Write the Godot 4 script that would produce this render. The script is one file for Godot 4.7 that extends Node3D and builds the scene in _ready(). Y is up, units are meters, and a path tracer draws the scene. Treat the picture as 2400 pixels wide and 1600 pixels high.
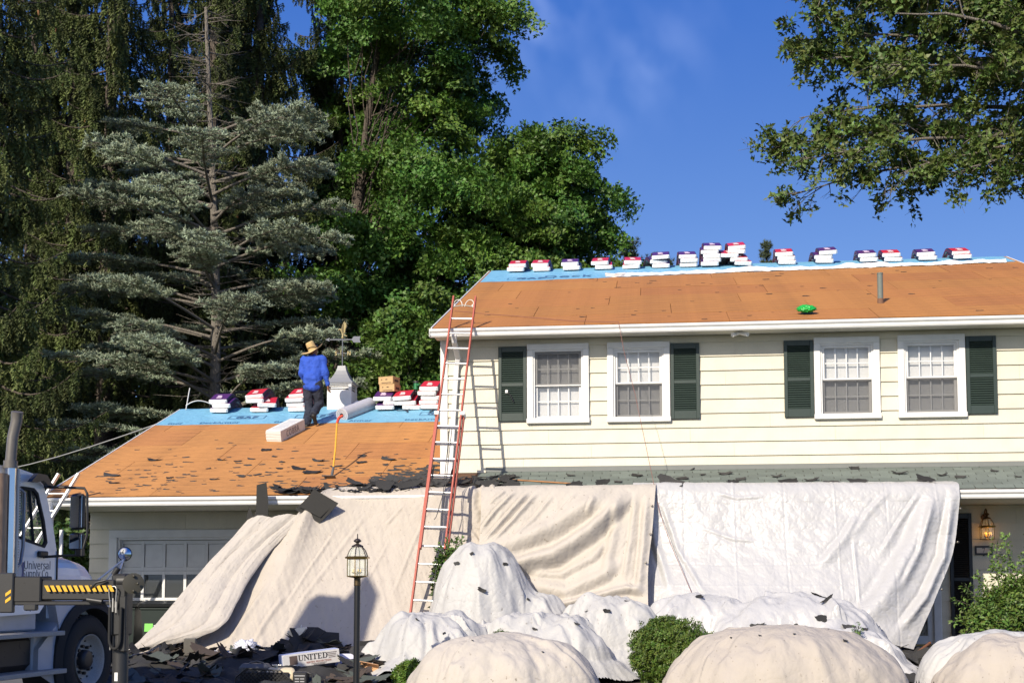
extends Node3D
# A house being re-roofed: camera and light first, then the setting, the house, the trees, and the things on and around it.
# World axes: x along the front of the house, y up, z towards the street. Metres.

const ROOF_PITCH := 0.366
const EAVE_Z := -20.7          # front edge of the garage and porch roof
const EAVE_Y := 2.85
const UPPER_WALL_Z := -21.9    # front of the upper storey
const LOWER_WALL_Z := -23.0    # front of the ground floor, set back under the porch roof
const GARAGE_RIDGE_Z := -27.1
const UPPER_EAVE_Z := -21.45
const UPPER_EAVE_Y := 5.74
const UPPER_RIDGE_Z := -29.45

var M := {}
var used := {}
var cloth := {}
var rng := RandomNumberGenerator.new()


class MB:
	var v := PackedVector3Array()
	var n := PackedVector3Array()
	var c := PackedColorArray()
	var uv := PackedVector2Array()
	var col := Color.WHITE
	var T := Transform3D.IDENTITY

	func tri(a: Vector3, b: Vector3, d: Vector3) -> void:      # counter-clockwise as seen from outside
		var A := T * a
		var B := T * b
		var D := T * d
		var nn := (B - A).cross(D - A).normalized()
		v.append(A); v.append(D); v.append(B)
		for i in 3:
			n.append(nn); c.append(col)
		uv.append(Vector2(a.x, a.y)); uv.append(Vector2(d.x, d.y)); uv.append(Vector2(b.x, b.y))

	func tri_n(a: Vector3, b: Vector3, d: Vector3, na: Vector3, nb: Vector3, nd: Vector3) -> void:
		v.append(T * a); v.append(T * d); v.append(T * b)
		n.append((T.basis * na).normalized()); n.append((T.basis * nd).normalized()); n.append((T.basis * nb).normalized())
		for i in 3:
			c.append(col)
		uv.append(Vector2.ZERO); uv.append(Vector2.ZERO); uv.append(Vector2.ZERO)

	func quad(a: Vector3, b: Vector3, d: Vector3, e: Vector3) -> void:
		tri(a, b, d)
		tri(a, d, e)

	# box from its centre and size; bev chamfers the twelve edges
	func box(at: Vector3, size: Vector3, bev := 0.0, B := Basis.IDENTITY) -> void:
		var h := size * 0.5
		if bev <= 0.0:
			var p := []
			for i in 8:
				p.append(at + B * Vector3(h.x if i & 1 else -h.x, h.y if i & 2 else -h.y, h.z if i & 4 else -h.z))
			quad(p[4], p[5], p[7], p[6]); quad(p[1], p[0], p[2], p[3])
			quad(p[5], p[1], p[3], p[7]); quad(p[0], p[4], p[6], p[2])
			quad(p[6], p[7], p[3], p[2]); quad(p[0], p[1], p[5], p[4])
			return
		var k := minf(bev, minf(h.x, minf(h.y, h.z)) * 0.9)
		var q := func(sx: float, sy: float, sz: float, axis: int) -> Vector3:
			var w := Vector3(sx * h.x, sy * h.y, sz * h.z)
			if axis != 0: w.x -= sx * k
			if axis != 1: w.y -= sy * k
			if axis != 2: w.z -= sz * k
			return at + B * w
		for s in [-1.0, 1.0]:
			var f0 := [q.call(s, -1, -s, 0), q.call(s, 1, -s, 0), q.call(s, 1, s, 0), q.call(s, -1, s, 0)]
			quad(f0[3], f0[0], f0[1], f0[2])
			var f1 := [q.call(-1, s, s, 1), q.call(1, s, s, 1), q.call(1, s, -s, 1), q.call(-1, s, -s, 1)]
			quad(f1[0], f1[1], f1[2], f1[3])
			var f2 := [q.call(-s, -1, s, 2), q.call(s, -1, s, 2), q.call(s, 1, s, 2), q.call(-s, 1, s, 2)]
			quad(f2[0], f2[1], f2[2], f2[3])
		for a in [-1.0, 1.0]:
			for b in [-1.0, 1.0]:
				_edge(q.call(-1, a, b, 1), q.call(1, a, b, 1), q.call(1, a, b, 2), q.call(-1, a, b, 2), at)
				_edge(q.call(a, -1, b, 0), q.call(a, 1, b, 0), q.call(a, 1, b, 2), q.call(a, -1, b, 2), at)
				_edge(q.call(a, b, -1, 0), q.call(a, b, 1, 0), q.call(a, b, 1, 1), q.call(a, b, -1, 1), at)
				for d in [-1.0, 1.0]:
					var t0: Vector3 = q.call(a, b, d, 0)
					var t1: Vector3 = q.call(a, b, d, 1)
					var t2: Vector3 = q.call(a, b, d, 2)
					if (t1 - t0).cross(t2 - t0).dot(t0 - at) > 0: tri(t0, t1, t2)
					else: tri(t0, t2, t1)

	func _edge(a: Vector3, b: Vector3, d: Vector3, e: Vector3, mid: Vector3) -> void:
		if (b - a).cross(d - a).dot(a - mid) > 0: quad(a, b, d, e)
		else: quad(a, e, d, b)

	# round bar through points
	func tube(pts: Array, radii, sides := 8, caps := true) -> void:
		var rings := []
		var outs := []
		var count := pts.size()
		var ref := Vector3.UP
		for i in count:
			var dir: Vector3 = (pts[mini(i + 1, count - 1)] - pts[maxi(i - 1, 0)]).normalized()
			if i == 0 and absf(dir.dot(ref)) > 0.9: ref = Vector3.RIGHT
			var x := (ref - dir * ref.dot(dir)).normalized()
			if x.length() < 0.5: x = dir.cross(Vector3(0.3, 0.5, 0.8)).normalized()
			ref = x
			var y := dir.cross(x)
			var r: float = radii[i] if radii is Array else radii
			var ring := []
			var out := []
			for k in sides:
				var an := TAU * k / sides
				var d := x * cos(an) + y * sin(an)
				out.append(d)
				ring.append(pts[i] + d * r)
			rings.append(ring); outs.append(out)
		for i in count - 1:
			for k in sides:
				var k2 := (k + 1) % sides
				tri_n(rings[i][k], rings[i][k2], rings[i + 1][k2], outs[i][k], outs[i][k2], outs[i + 1][k2])
				tri_n(rings[i][k], rings[i + 1][k2], rings[i + 1][k], outs[i][k], outs[i + 1][k2], outs[i + 1][k])
		if caps:
			for k in range(1, sides - 1):
				tri(rings[0][0], rings[0][k + 1], rings[0][k])
				tri(rings[count - 1][0], rings[count - 1][k], rings[count - 1][k + 1])

	# turned about the y axis of X: prof holds Vector2(radius, height) from bottom to top
	func lathe(prof: Array, sides := 20, X := Transform3D.IDENTITY, flat := false, part := TAU) -> void:
		var ns := []
		for i in prof.size():
			var d: Vector2 = prof[mini(i + 1, prof.size() - 1)] - prof[maxi(i - 1, 0)]
			ns.append(Vector2(d.y, -d.x).normalized())
		for k in sides:
			var a0 := part * k / sides
			var a1 := part * (k + 1) / sides
			for i in prof.size() - 1:
				var p: Vector2 = prof[i]
				var q: Vector2 = prof[i + 1]
				var a := X * Vector3(p.x * cos(a0), p.y, -p.x * sin(a0))
				var b := X * Vector3(p.x * cos(a1), p.y, -p.x * sin(a1))
				var d := X * Vector3(q.x * cos(a1), q.y, -q.x * sin(a1))
				var e := X * Vector3(q.x * cos(a0), q.y, -q.x * sin(a0))
				if flat:
					quad(a, b, d, e)
				else:
					var na := X.basis * Vector3(ns[i].x * cos(a0), ns[i].y, -ns[i].x * sin(a0))
					var nb := X.basis * Vector3(ns[i].x * cos(a1), ns[i].y, -ns[i].x * sin(a1))
					var nd := X.basis * Vector3(ns[i + 1].x * cos(a1), ns[i + 1].y, -ns[i + 1].x * sin(a1))
					var ne := X.basis * Vector3(ns[i + 1].x * cos(a0), ns[i + 1].y, -ns[i + 1].x * sin(a0))
					tri_n(a, b, d, na, nb, nd)
					tri_n(a, d, e, na, nd, ne)

	# polygon in the xy plane of X, thick along its z from 0 to depth
	func prism(poly: PackedVector2Array, depth: float, X := Transform3D.IDENTITY) -> void:
		var P := poly
		if Geometry2D.is_polygon_clockwise(P):
			P = poly.duplicate()
			P.reverse()
		var idx := Geometry2D.triangulate_polygon(P)
		for i in range(0, idx.size(), 3):
			var t := [P[idx[i]], P[idx[i + 1]], P[idx[i + 2]]]
			if (t[1] - t[0]).cross(t[2] - t[0]) < 0: t = [t[0], t[2], t[1]]
			tri(X * Vector3(t[0].x, t[0].y, depth), X * Vector3(t[1].x, t[1].y, depth), X * Vector3(t[2].x, t[2].y, depth))
			tri(X * Vector3(t[0].x, t[0].y, 0), X * Vector3(t[2].x, t[2].y, 0), X * Vector3(t[1].x, t[1].y, 0))
		for i in P.size():
			var a: Vector2 = P[i]
			var b: Vector2 = P[(i + 1) % P.size()]
			quad(X * Vector3(a.x, a.y, 0), X * Vector3(b.x, b.y, 0), X * Vector3(b.x, b.y, depth), X * Vector3(a.x, a.y, depth))

	func ball(at: Vector3, r: Vector3, rings := 8, sides := 12) -> void:
		var prof := []
		for i in rings + 1:
			var a := -PI / 2 + PI * i / rings
			prof.append(Vector2(cos(a), sin(a)))
		lathe(prof, sides, Transform3D(Basis.from_scale(r), at))

	func mesh() -> ArrayMesh:
		var a := []
		a.resize(Mesh.ARRAY_MAX)
		a[Mesh.ARRAY_VERTEX] = v
		a[Mesh.ARRAY_NORMAL] = n
		a[Mesh.ARRAY_COLOR] = c
		a[Mesh.ARRAY_TEX_UV] = uv
		var m := ArrayMesh.new()
		m.add_surface_from_arrays(Mesh.PRIMITIVE_TRIANGLES, a)
		return m


func put(called: String, m: Mesh, material: Material, parent: Node = self) -> MeshInstance3D:
	var o := MeshInstance3D.new()
	o.name = numbered(called, parent)
	o.mesh = m
	o.material_override = material
	parent.add_child(o, true)
	return o


func obj(called: String, b: MB, material: Material, parent: Node = self) -> MeshInstance3D:
	return put(called, b.mesh(), material, parent)


func numbered(called: String, parent: Node) -> String:
	var key := str(parent.get_instance_id()) + "/" + called
	var k: int = used.get(key, 0)
	used[key] = k + 1
	return called if k == 0 else "%s_%03d" % [called, k]


func thing(called: String, label: String, category: String, at := Vector3.ZERO, turn := 0.0, group := "") -> Node3D:
	var o := Node3D.new()
	o.name = numbered(called, self)
	add_child(o, true)
	o.position = at
	o.rotation.y = turn
	tag(o, label, category, group)
	return o


func tag(o: Node, label: String, category := "", group := "") -> Node:
	if label: o.set_meta("label", label)
	if category: o.set_meta("category", category)
	if group: o.set_meta("group", group)
	return o


func stuff(o: Node) -> Node:
	o.set_meta("kind", "stuff")
	return o


func structure(o: Node) -> Node:
	o.set_meta("kind", "structure")
	return o


func dup(o: Node3D, at: Vector3, turn: float, label: String, group := "") -> Node3D:
	var stem := String(o.name)
	var r := RegEx.create_from_string("_\\d{3}$")
	stem = r.sub(stem, "")
	var k: Node3D = o.duplicate()
	k.name = numbered(stem, self)
	add_child(k, true)
	k.position = at
	k.rotation.y = turn
	tag(k, label, "", group)
	return k


func lin(r: float, g: float, b: float, a := 1.0) -> Color:
	var c := Color(r, g, b).linear_to_srgb()
	c.a = a
	return c


func noise_of(s: int, freq: float, oct := 4, type := FastNoiseLite.TYPE_SIMPLEX_SMOOTH) -> FastNoiseLite:
	var f := FastNoiseLite.new()
	f.seed = s
	f.noise_type = type
	f.frequency = freq
	f.fractal_octaves = oct
	return f


# a repeating picture of noise whose values run through the given colours
func noise_tex(s: int, freq: float, oct: int, offs: Array, cols: Array, size := 512, type := FastNoiseLite.TYPE_SIMPLEX_SMOOTH) -> NoiseTexture2D:
	var t := NoiseTexture2D.new()
	t.width = size
	t.height = size
	t.seamless = true
	t.noise = noise_of(s, freq, oct, type)
	var g := Gradient.new()
	g.offsets = PackedFloat32Array(offs)
	g.colors = PackedColorArray(cols)
	t.color_ramp = g
	return t


func grey(a: float) -> Color:
	return Color(a, a, a)


func mat(color: Color, rough := 0.8, metal := 0.0, spec := 0.5) -> StandardMaterial3D:
	var m := StandardMaterial3D.new()
	m.albedo_color = color
	m.roughness = rough
	m.metallic = metal
	m.metallic_specular = spec
	m.cull_mode = BaseMaterial3D.CULL_DISABLED
	return m


# colour, multiplied by a noise picture laid in metres on the surface
func mat_noise(color: Color, rough: float, tex: Texture2D, scale: Vector3, world := true) -> StandardMaterial3D:
	var m := mat(color, rough)
	m.albedo_texture = tex
	m.uv1_triplanar = true
	m.uv1_world_triplanar = world
	m.uv1_scale = scale
	return m


func with_detail(m: StandardMaterial3D, tex: Texture2D, scale: Vector3) -> StandardMaterial3D:
	m.detail_enabled = true
	m.detail_blend_mode = BaseMaterial3D.BLEND_MODE_MUL
	m.detail_albedo = tex
	m.detail_uv_layer = BaseMaterial3D.DETAIL_UV_2
	m.uv2_triplanar = true
	m.uv2_world_triplanar = m.uv1_world_triplanar
	m.uv2_scale = scale
	return m


func bumpy(m: StandardMaterial3D, tex: Texture2D, cm: float) -> StandardMaterial3D:
	m.heightmap_enabled = true
	m.heightmap_texture = tex
	m.heightmap_scale = cm
	return m


func tinted(m: StandardMaterial3D) -> StandardMaterial3D:
	m.vertex_color_use_as_albedo = true
	return m


func _ready() -> void:
	rng.seed = 7
	# ---- camera, sky, sun, exposure
	var cam := Camera3D.new()
	cam.name = "camera"
	cam.near = 0.1
	cam.far = 3000.0
	cam.set_frustum(0.1 * 1600.0 / 3000.0, Vector2(0, 0.1 * 352.85 / 3000.0), 0.1, 3000.0)
	add_child(cam)
	cam.transform = Transform3D(Basis(Vector3.UP, deg_to_rad(6.1155)) * Basis(Vector3.RIGHT, deg_to_rad(3.95)) * Basis(Vector3.BACK, deg_to_rad(-0.13)), Vector3(0, 1.43, 0))
	cam.current = true

	var env := Environment.new()
	env.background_mode = Environment.BG_SKY
	env.tonemap_mode = Environment.TONE_MAPPER_LINEAR
	env.tonemap_exposure = 1.27
	env.sdfgi_enabled = true
	env.ssao_enabled = true
	env.ssil_enabled = true
	var sky := ProceduralSkyMaterial.new()
	sky.sky_top_color = lin(0.004, 0.082, 0.42)
	sky.sky_horizon_color = lin(0.39, 0.64, 1.0)
	sky.sky_curve = 0.15
	sky.sky_energy_multiplier = 1.0
	sky.ground_bottom_color = lin(0.10, 0.10, 0.09)
	sky.ground_horizon_color = lin(0.22, 0.24, 0.24)
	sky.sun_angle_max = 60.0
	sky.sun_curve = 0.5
	sky.sky_cover = wisps()
	sky.sky_cover_modulate = Color(1, 1, 1, 1)
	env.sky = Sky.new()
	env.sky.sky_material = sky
	var we := WorldEnvironment.new()
	we.name = "environment"
	we.environment = env
	add_child(we)

	var sun := DirectionalLight3D.new()
	sun.name = "sun"
	sun.light_energy = 1.5
	sun.light_color = Color(1.0, 0.955, 0.88)
	sun.light_angular_distance = 0.5
	sun.shadow_enabled = true
	add_child(sun)
	sun.look_at_from_position(Vector3.ZERO, Vector3(0.42, -0.66, -1.0))

	materials()
	grounds()
	build_house()
	trees()
	roof_things()
	tarps()
	garden()
	truck()
	ladders()
	ground_things()
	debris()
	worker()


# thin high cloud: faint streaked noise all round the sky, a little thicker in a few drifts
func wisps() -> Texture2D:
	var w := 2048
	var h := 1024
	var im := Image.create(w, h, false, Image.FORMAT_RGBAF)
	var a := noise_of(11, 5.0, 5)
	var b := noise_of(12, 1.6, 3)
	var drifts := []
	var r := RandomNumberGenerator.new()
	r.seed = 3
	for k in 26:
		drifts.append([r.randf_range(-PI, PI), deg_to_rad(r.randf_range(12, 60)), deg_to_rad(r.randf_range(1.5, 4.0)), deg_to_rad(r.randf_range(2.0, 5.0)), r.randf_range(-0.8, 0.8)])
	drifts.append([deg_to_rad(2.4), deg_to_rad(16.0), deg_to_rad(0.9), deg_to_rad(3.0), 0.35])
	drifts.append([deg_to_rad(-0.6), deg_to_rad(22.0), deg_to_rad(1.5), deg_to_rad(2.2), -0.5])
	for y in range(120, 500):
		var el := PI / 2 - PI * y / h
		for x in w:
			var az := TAU * (float(x) / w - 0.5)
			var k := 0.0
			for q in drifts:
				var dx: float = wrapf(az - q[0], -PI, PI) * cos(el)
				var dy: float = el - q[1]
				if absf(dy) > 3.0 * q[3] or absf(dx) > 0.3: continue
				dx -= dy * q[4]
				k = maxf(k, exp(-pow(dx / q[2], 2.0) - pow(dy / q[3], 2.0)))
			if k < 0.01: continue
			var d := Vector3(sin(az) * cos(el), sin(el), -cos(az) * cos(el))
			var n := clampf(0.45 + 1.1 * a.get_noise_3d(d.x * 6.0 - d.y * 2.0, d.y * 3.0, d.z * 6.0), 0, 1)
			im.set_pixel(x, y, Color(0.60, 0.64, 0.72, k * n * (0.6 + b.get_noise_3dv(d * 3.0)) * 0.20))
	return ImageTexture.create_from_image(im)


func materials() -> void:
	var W := Color.WHITE
	var streak := noise_tex(1, 0.012, 4, [0.0, 0.38, 0.55, 1.0], [grey(0.66), grey(0.92), W, grey(0.82)])
	var fleck := noise_tex(2, 0.03, 3, [0.0, 0.15, 0.21, 1.0], [Color(0.40, 0.32, 0.28), Color(0.62, 0.54, 0.48), W, W])
	var blotch := noise_tex(3, 0.008, 5, [0.0, 0.5, 1.0], [grey(0.94), grey(0.98), W])
	var grit := noise_tex(4, 0.12, 2, [0.0, 0.5, 1.0], [grey(0.7), grey(0.95), W], 256)
	var coarse := noise_tex(5, 0.02, 5, [0.0, 1.0], [Color.BLACK, W])
	var specks := noise_tex(6, 0.055, 3, [0.0, 0.10, 0.13, 1.0], [Color(0.42, 0.38, 0.33), Color(0.62, 0.58, 0.52), W, W])
	var crumple := noise_tex(8, 0.02, 2, [0.0, 0.5, 1.0], [Color.BLACK, grey(0.6), W], 512, FastNoiseLite.TYPE_CELLULAR)
	(crumple.noise as FastNoiseLite).cellular_return_type = FastNoiseLite.RETURN_DISTANCE2_SUB
	M.crumple = crumple
	M.streak = streak; M.fleck = fleck; M.blotch = blotch; M.grit = grit; M.coarse = coarse; M.specks = specks
	# plywood sheets weathered orange brown: grain along x
	for k in 6:
		var t: float = [0.95, 1.0, 1.05, 0.92, 1.02, 0.98][k]
		var p := mat_noise(lin(0.50 * t, 0.215 * t * (1.0 + 0.03 * (k % 3)), 0.068 * t), 0.85, streak, Vector3(0.17, 3.0, 3.4))
		M["ply_garage_%d" % k] = with_detail(p, fleck, Vector3(0.45, 4.0, 4.5))
		var q := mat_noise(lin(0.43 * t, 0.170 * t * (1.0 + 0.04 * (k % 3)), 0.045 * t), 0.85, streak, Vector3(0.17, 3.0, 3.4))
		M["ply_main_%d" % k] = with_detail(q, fleck, Vector3(0.5, 4.4, 5.0))
	M.deck_edge = mat_noise(lin(0.12, 0.06, 0.03), 0.9, streak, Vector3(0.4, 3, 3))
	for k in 3:
		var t2: float = [1.0, 0.97, 1.02][k]
		M["siding_%d" % k] = with_detail(mat_noise(lin(0.80 * t2, 0.745 * t2, 0.60 * t2), 0.62, blotch, Vector3(0.4, 0.4, 0.4)), grit, Vector3(1.6, 9, 9))
	M.white_paint = mat_noise(lin(0.74, 0.735, 0.72), 0.45, blotch, Vector3(0.7, 0.7, 0.7))
	M.white_metal = mat_noise(lin(0.76, 0.755, 0.74), 0.35, blotch, Vector3(1.1, 1.1, 1.1))
	M.soffit = mat_noise(lin(0.62, 0.60, 0.53), 0.7, blotch, Vector3(0.5, 0.5, 0.5))
	M.green_paint = mat_noise(lin(0.030, 0.047, 0.040), 0.45, blotch, Vector3(1.5, 1.5, 1.5))
	M.black_paint = mat_noise(lin(0.012, 0.013, 0.014), 0.4, blotch, Vector3(2, 2, 2))
	M.blind = mat(lin(0.72, 0.72, 0.72), 0.5)
	M.room = mat(lin(0.10, 0.095, 0.085), 0.9)
	var g := mat(Color(0.92, 0.96, 1.0, 0.06), 0.02)
	g.transparency = BaseMaterial3D.TRANSPARENCY_ALPHA
	M.glass = g
	var sc := mat(lin(0.045, 0.045, 0.05, 0.50), 0.9)
	sc.transparency = BaseMaterial3D.TRANSPARENCY_ALPHA
	M.screen = sc
	M.blue_sheet = bumpy(mat_noise(lin(0.175, 0.42, 0.60), 0.55, blotch, Vector3(0.6, 0.6, 0.6)), coarse, 2.0)
	M.white_sheet = bumpy(mat_noise(lin(0.74, 0.74, 0.76), 0.5, blotch, Vector3(0.6, 0.6, 0.6)), coarse, 3.0)
	M.print_blue = mat(lin(0.05, 0.13, 0.27), 0.7)
	for k in 4:
		var t3: float = [1.0, 0.86, 1.12, 0.95][k]
		M["roof_shingle_%d" % k] = with_detail(mat_noise(lin(0.165 * t3, 0.195 * t3, 0.172 * t3), 0.92, grit, Vector3(6, 6, 6)), blotch, Vector3(0.8, 0.8, 0.8))
	for k in 3:
		var t4: float = [1.0, 1.6, 0.65][k]
		M["felt_%d" % k] = with_detail(mat_noise(lin(0.034 * t4, 0.033 * t4, 0.031 * t4), 0.85, grit, Vector3(5, 5, 5)), blotch, Vector3(2, 2, 2))
	M.felt_brown = with_detail(mat_noise(lin(0.075, 0.055, 0.042), 0.9, grit, Vector3(5, 5, 5)), blotch, Vector3(2, 2, 2))
	M.felt_green = with_detail(mat_noise(lin(0.085, 0.10, 0.085), 0.9, grit, Vector3(5, 5, 5)), blotch, Vector3(2, 2, 2))
	M.asphalt = with_detail(mat_noise(lin(0.145, 0.14, 0.13), 0.9, grit, Vector3(3, 3, 3)), blotch, Vector3(0.5, 0.5, 0.5))
	M.grass = with_detail(mat_noise(lin(0.055, 0.085, 0.026), 0.95, grit, Vector3(2, 2, 2)), blotch, Vector3(0.2, 0.2, 0.2))
	M.mulch = with_detail(mat_noise(lin(0.06, 0.04, 0.027), 0.95, grit, Vector3(4, 4, 4)), blotch, Vector3(1, 1, 1))
	M.bark = bumpy(mat_noise(lin(0.13, 0.105, 0.085), 0.95, grit, Vector3(2.5, 0.7, 2.5)), coarse, 6.0)
	M.pale_bark = bumpy(mat_noise(lin(0.215, 0.19, 0.16), 0.95, grit, Vector3(2.5, 0.7, 2.5)), coarse, 5.0)


# ------------------------------------------------------------------ the setting

func grounds() -> void:
	var b := MB.new()
	b.quad(Vector3(-900, -0.02, 400), Vector3(900, -0.02, 400), Vector3(900, -0.02, -1200), Vector3(-900, -0.02, -1200))
	structure(obj("grass_ground", b, M.grass))
	b = MB.new()
	b.box(Vector3(-6.9, -0.01, -8.0), Vector3(6.6, 0.03, 28.8), 0.008)
	structure(obj("driveway", b, M.asphalt))
	b = MB.new()
	b.box(Vector3(2.4, 0.0, -19.2), Vector3(11.4, 0.06, 6.2), 0.02)
	structure(obj("planting_bed_ground", b, M.mulch))
	b = MB.new()
	b.box(Vector3(0, -0.012, 12.0), Vector3(160, 0.02, 8.0), 0.0)
	structure(obj("street_road", b, M.asphalt))


# ------------------------------------------------------------------ the house

# slab from x0..x1, y0..y1 with its front face at z, cut round the openings (Rect2 in x, y)
func slab(b: MB, x0: float, x1: float, y0: float, y1: float, z: float, thick: float, holes: Array) -> void:
	var xs := [x0, x1]
	var ys := [y0, y1]
	for h in holes:
		for a in [h.position.x, h.end.x]:
			if a > x0 and a < x1 and not xs.has(a): xs.append(a)
		for a in [h.position.y, h.end.y]:
			if a > y0 and a < y1 and not ys.has(a): ys.append(a)
	xs.sort(); ys.sort()
	for j in ys.size() - 1:
		var i := 0
		while i < xs.size() - 1:
			var cx: float = (xs[i] + xs[i + 1]) / 2
			var cy: float = (ys[j] + ys[j + 1]) / 2
			if holes.any(func(h): return h.has_point(Vector2(cx, cy))):
				i += 1
				continue
			var k := i + 1
			while k < xs.size() - 1 and not holes.any(func(h): return h.has_point(Vector2((xs[k] + xs[k + 1]) / 2, cy))):
				k += 1
			b.box(Vector3((xs[i] + xs[k]) / 2, cy, z - thick / 2), Vector3(xs[k] - xs[i], ys[j + 1] - ys[j], thick))
			i = k


# lap siding: every board is a part, a wedge whose lower edge stands proud
func siding(parent: Node, x0: float, x1: float, y0: float, y1: float, z: float, course: float, holes: Array) -> void:
	var rows := int(ceil((y1 - y0) / course))
	for r in rows:
		var a := y0 + r * course
		var bt := minf(a + course, y1)
		var seams := [x0, x1]
		var s := x0 + fposmod(1.1 + r * 1.37 + rng.randf() * 0.5, 2.42)
		while s < x1 - 0.3:
			if s > x0 + 0.3: seams.append(s)
			s += 2.42
		for h in holes:
			if h.end.y > a and h.position.y < bt:
				for q in [h.position.x, h.end.x]:
					if q > x0 and q < x1: seams.append(q)
		seams.sort()
		for i in seams.size() - 1:
			var l: float = seams[i] + 0.0012
			var rr: float = seams[i + 1] - 0.0012
			if rr - l < 0.02: continue
			var spans := [[a, bt]]
			for h in holes:
				if h.has_point(Vector2((l + rr) / 2, clampf((h.position.y + h.end.y) / 2, h.position.y, h.end.y))):
					var next := []
					for sp in spans:
						if h.position.y > sp[0]: next.append([sp[0], minf(sp[1], h.position.y)])
						if h.end.y < sp[1]: next.append([maxf(sp[0], h.end.y), sp[1]])
						if h.end.y <= sp[0] or h.position.y >= sp[1]:
							pass
					spans = next.filter(func(q): return q[1] - q[0] > 0.015)
			for sp in spans:
				var b := MB.new()
				var low: float = lerpf(0.031, 0.006, (sp[0] - a) / course)
				var top: float = lerpf(0.031, 0.006, (sp[1] - a) / course)
				var j := rng.randf() * 0.0015
				var p := [Vector3(l, sp[0], z + low + j), Vector3(rr, sp[0], z + low + j), Vector3(rr, sp[1] + 0.004, z + top), Vector3(l, sp[1] + 0.004, z + top)]
				var q := [Vector3(l, sp[0], z + 0.001), Vector3(rr, sp[0], z + 0.001), Vector3(rr, sp[1] + 0.004, z + 0.001), Vector3(l, sp[1] + 0.004, z + 0.001)]
				b.quad(p[0], p[1], p[2], p[3])
				b.quad(q[0], q[1], p[1], p[0])
				b.quad(q[3], q[0], p[0], p[3])
				b.quad(p[1], q[1], q[2], p[2])
				b.quad(p[3], p[2], q[2], q[3])
				obj("siding_board", b, M["siding_%d" % rng.randi_range(0, 2)], parent)


# plywood sheets nailed over a slope whose lower edge is at (y, z); each sheet a part
func sheathing(parent: Node, x0: float, x1: float, y: float, z: float, run: float, kind: String, phases: Array) -> void:
	var s := Vector3(0, ROOF_PITCH, -1).normalized()
	var n := Vector3(0, 1, ROOF_PITCH).normalized()
	var B := Basis(Vector3.RIGHT, n, -s)
	var length := run * sqrt(1 + ROOF_PITCH * ROOF_PITCH)
	var d := 0.0
	var row := 0
	while d < length - 0.05:
		var d1 := minf(d + (1.22 if row > 0 else 1.05), length)
		var seams := [x0]
		var q: float = x0 + phases[row % phases.size()]
		while q < x1 - 0.25:
			if q > x0 + 0.25: seams.append(q)
			q += 2.44
		seams.append(x1)
		for i in seams.size() - 1:
			var b := MB.new()
			var w: float = seams[i + 1] - seams[i] - 0.009
			var o := Vector3(0, y, z) + s * (d + d1) / 2 + n * (0.011 + rng.randf() * 0.004)
			o.x = (seams[i] + seams[i + 1]) / 2
			b.box(o, Vector3(w, 0.014, d1 - d - 0.009), 0.0, B * Basis(Vector3.FORWARD, rng.randf_range(-0.0007, 0.0007)))
			obj("plywood_sheet", b, M["ply_%s_%d" % [kind, rng.randi_range(0, 5)]], parent)
		d = d1
		row += 1


func deck(parent: Node, x0: float, x1: float, y: float, z: float, run: float, back: float) -> void:
	var b := MB.new()
	var t := 0.12
	var ry := y + run * ROOF_PITCH
	var poly := PackedVector2Array([Vector2(z, y), Vector2(z - run, ry), Vector2(z - run - back, ry - back * ROOF_PITCH), Vector2(z - run - back, ry - back * ROOF_PITCH - t), Vector2(z - run, ry - t), Vector2(z, y - t)])
	b.prism(poly, x1 - x0, Transform3D(Basis(Vector3(0, 0, 1), Vector3(0, 1, 0), Vector3(-1, 0, 0)), Vector3(x1, 0, 0)))
	obj("roof", b, M.deck_edge, parent)


func gutter(parent: Node, x0: float, x1: float, y: float, z: float) -> void:
	var b := MB.new()
	var prof := PackedVector2Array([Vector2(0, 0), Vector2(0, -0.125), Vector2(0.075, -0.125), Vector2(0.088, -0.10), Vector2(0.088, -0.065), Vector2(0.118, -0.035), Vector2(0.122, 0.0), Vector2(0.113, 0.006), Vector2(0.106, -0.002), Vector2(0.074, -0.06), Vector2(0.072, -0.115), Vector2(0.01, -0.115), Vector2(0.008, 0)])
	b.prism(prof, x1 - x0, Transform3D(Basis(Vector3(0, 0, 1), Vector3(0, 1, 0), Vector3(-1, 0, 0)), Vector3(x1, y, z)))
	var g := obj("gutter", b, M.white_metal, parent)
	b = MB.new()
	for e in [x0, x1]:
		b.box(Vector3(e, y - 0.06, z + 0.058), Vector3(0.008, 0.135, 0.118))
	obj("end_cap", b, M.white_metal, g)


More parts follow.
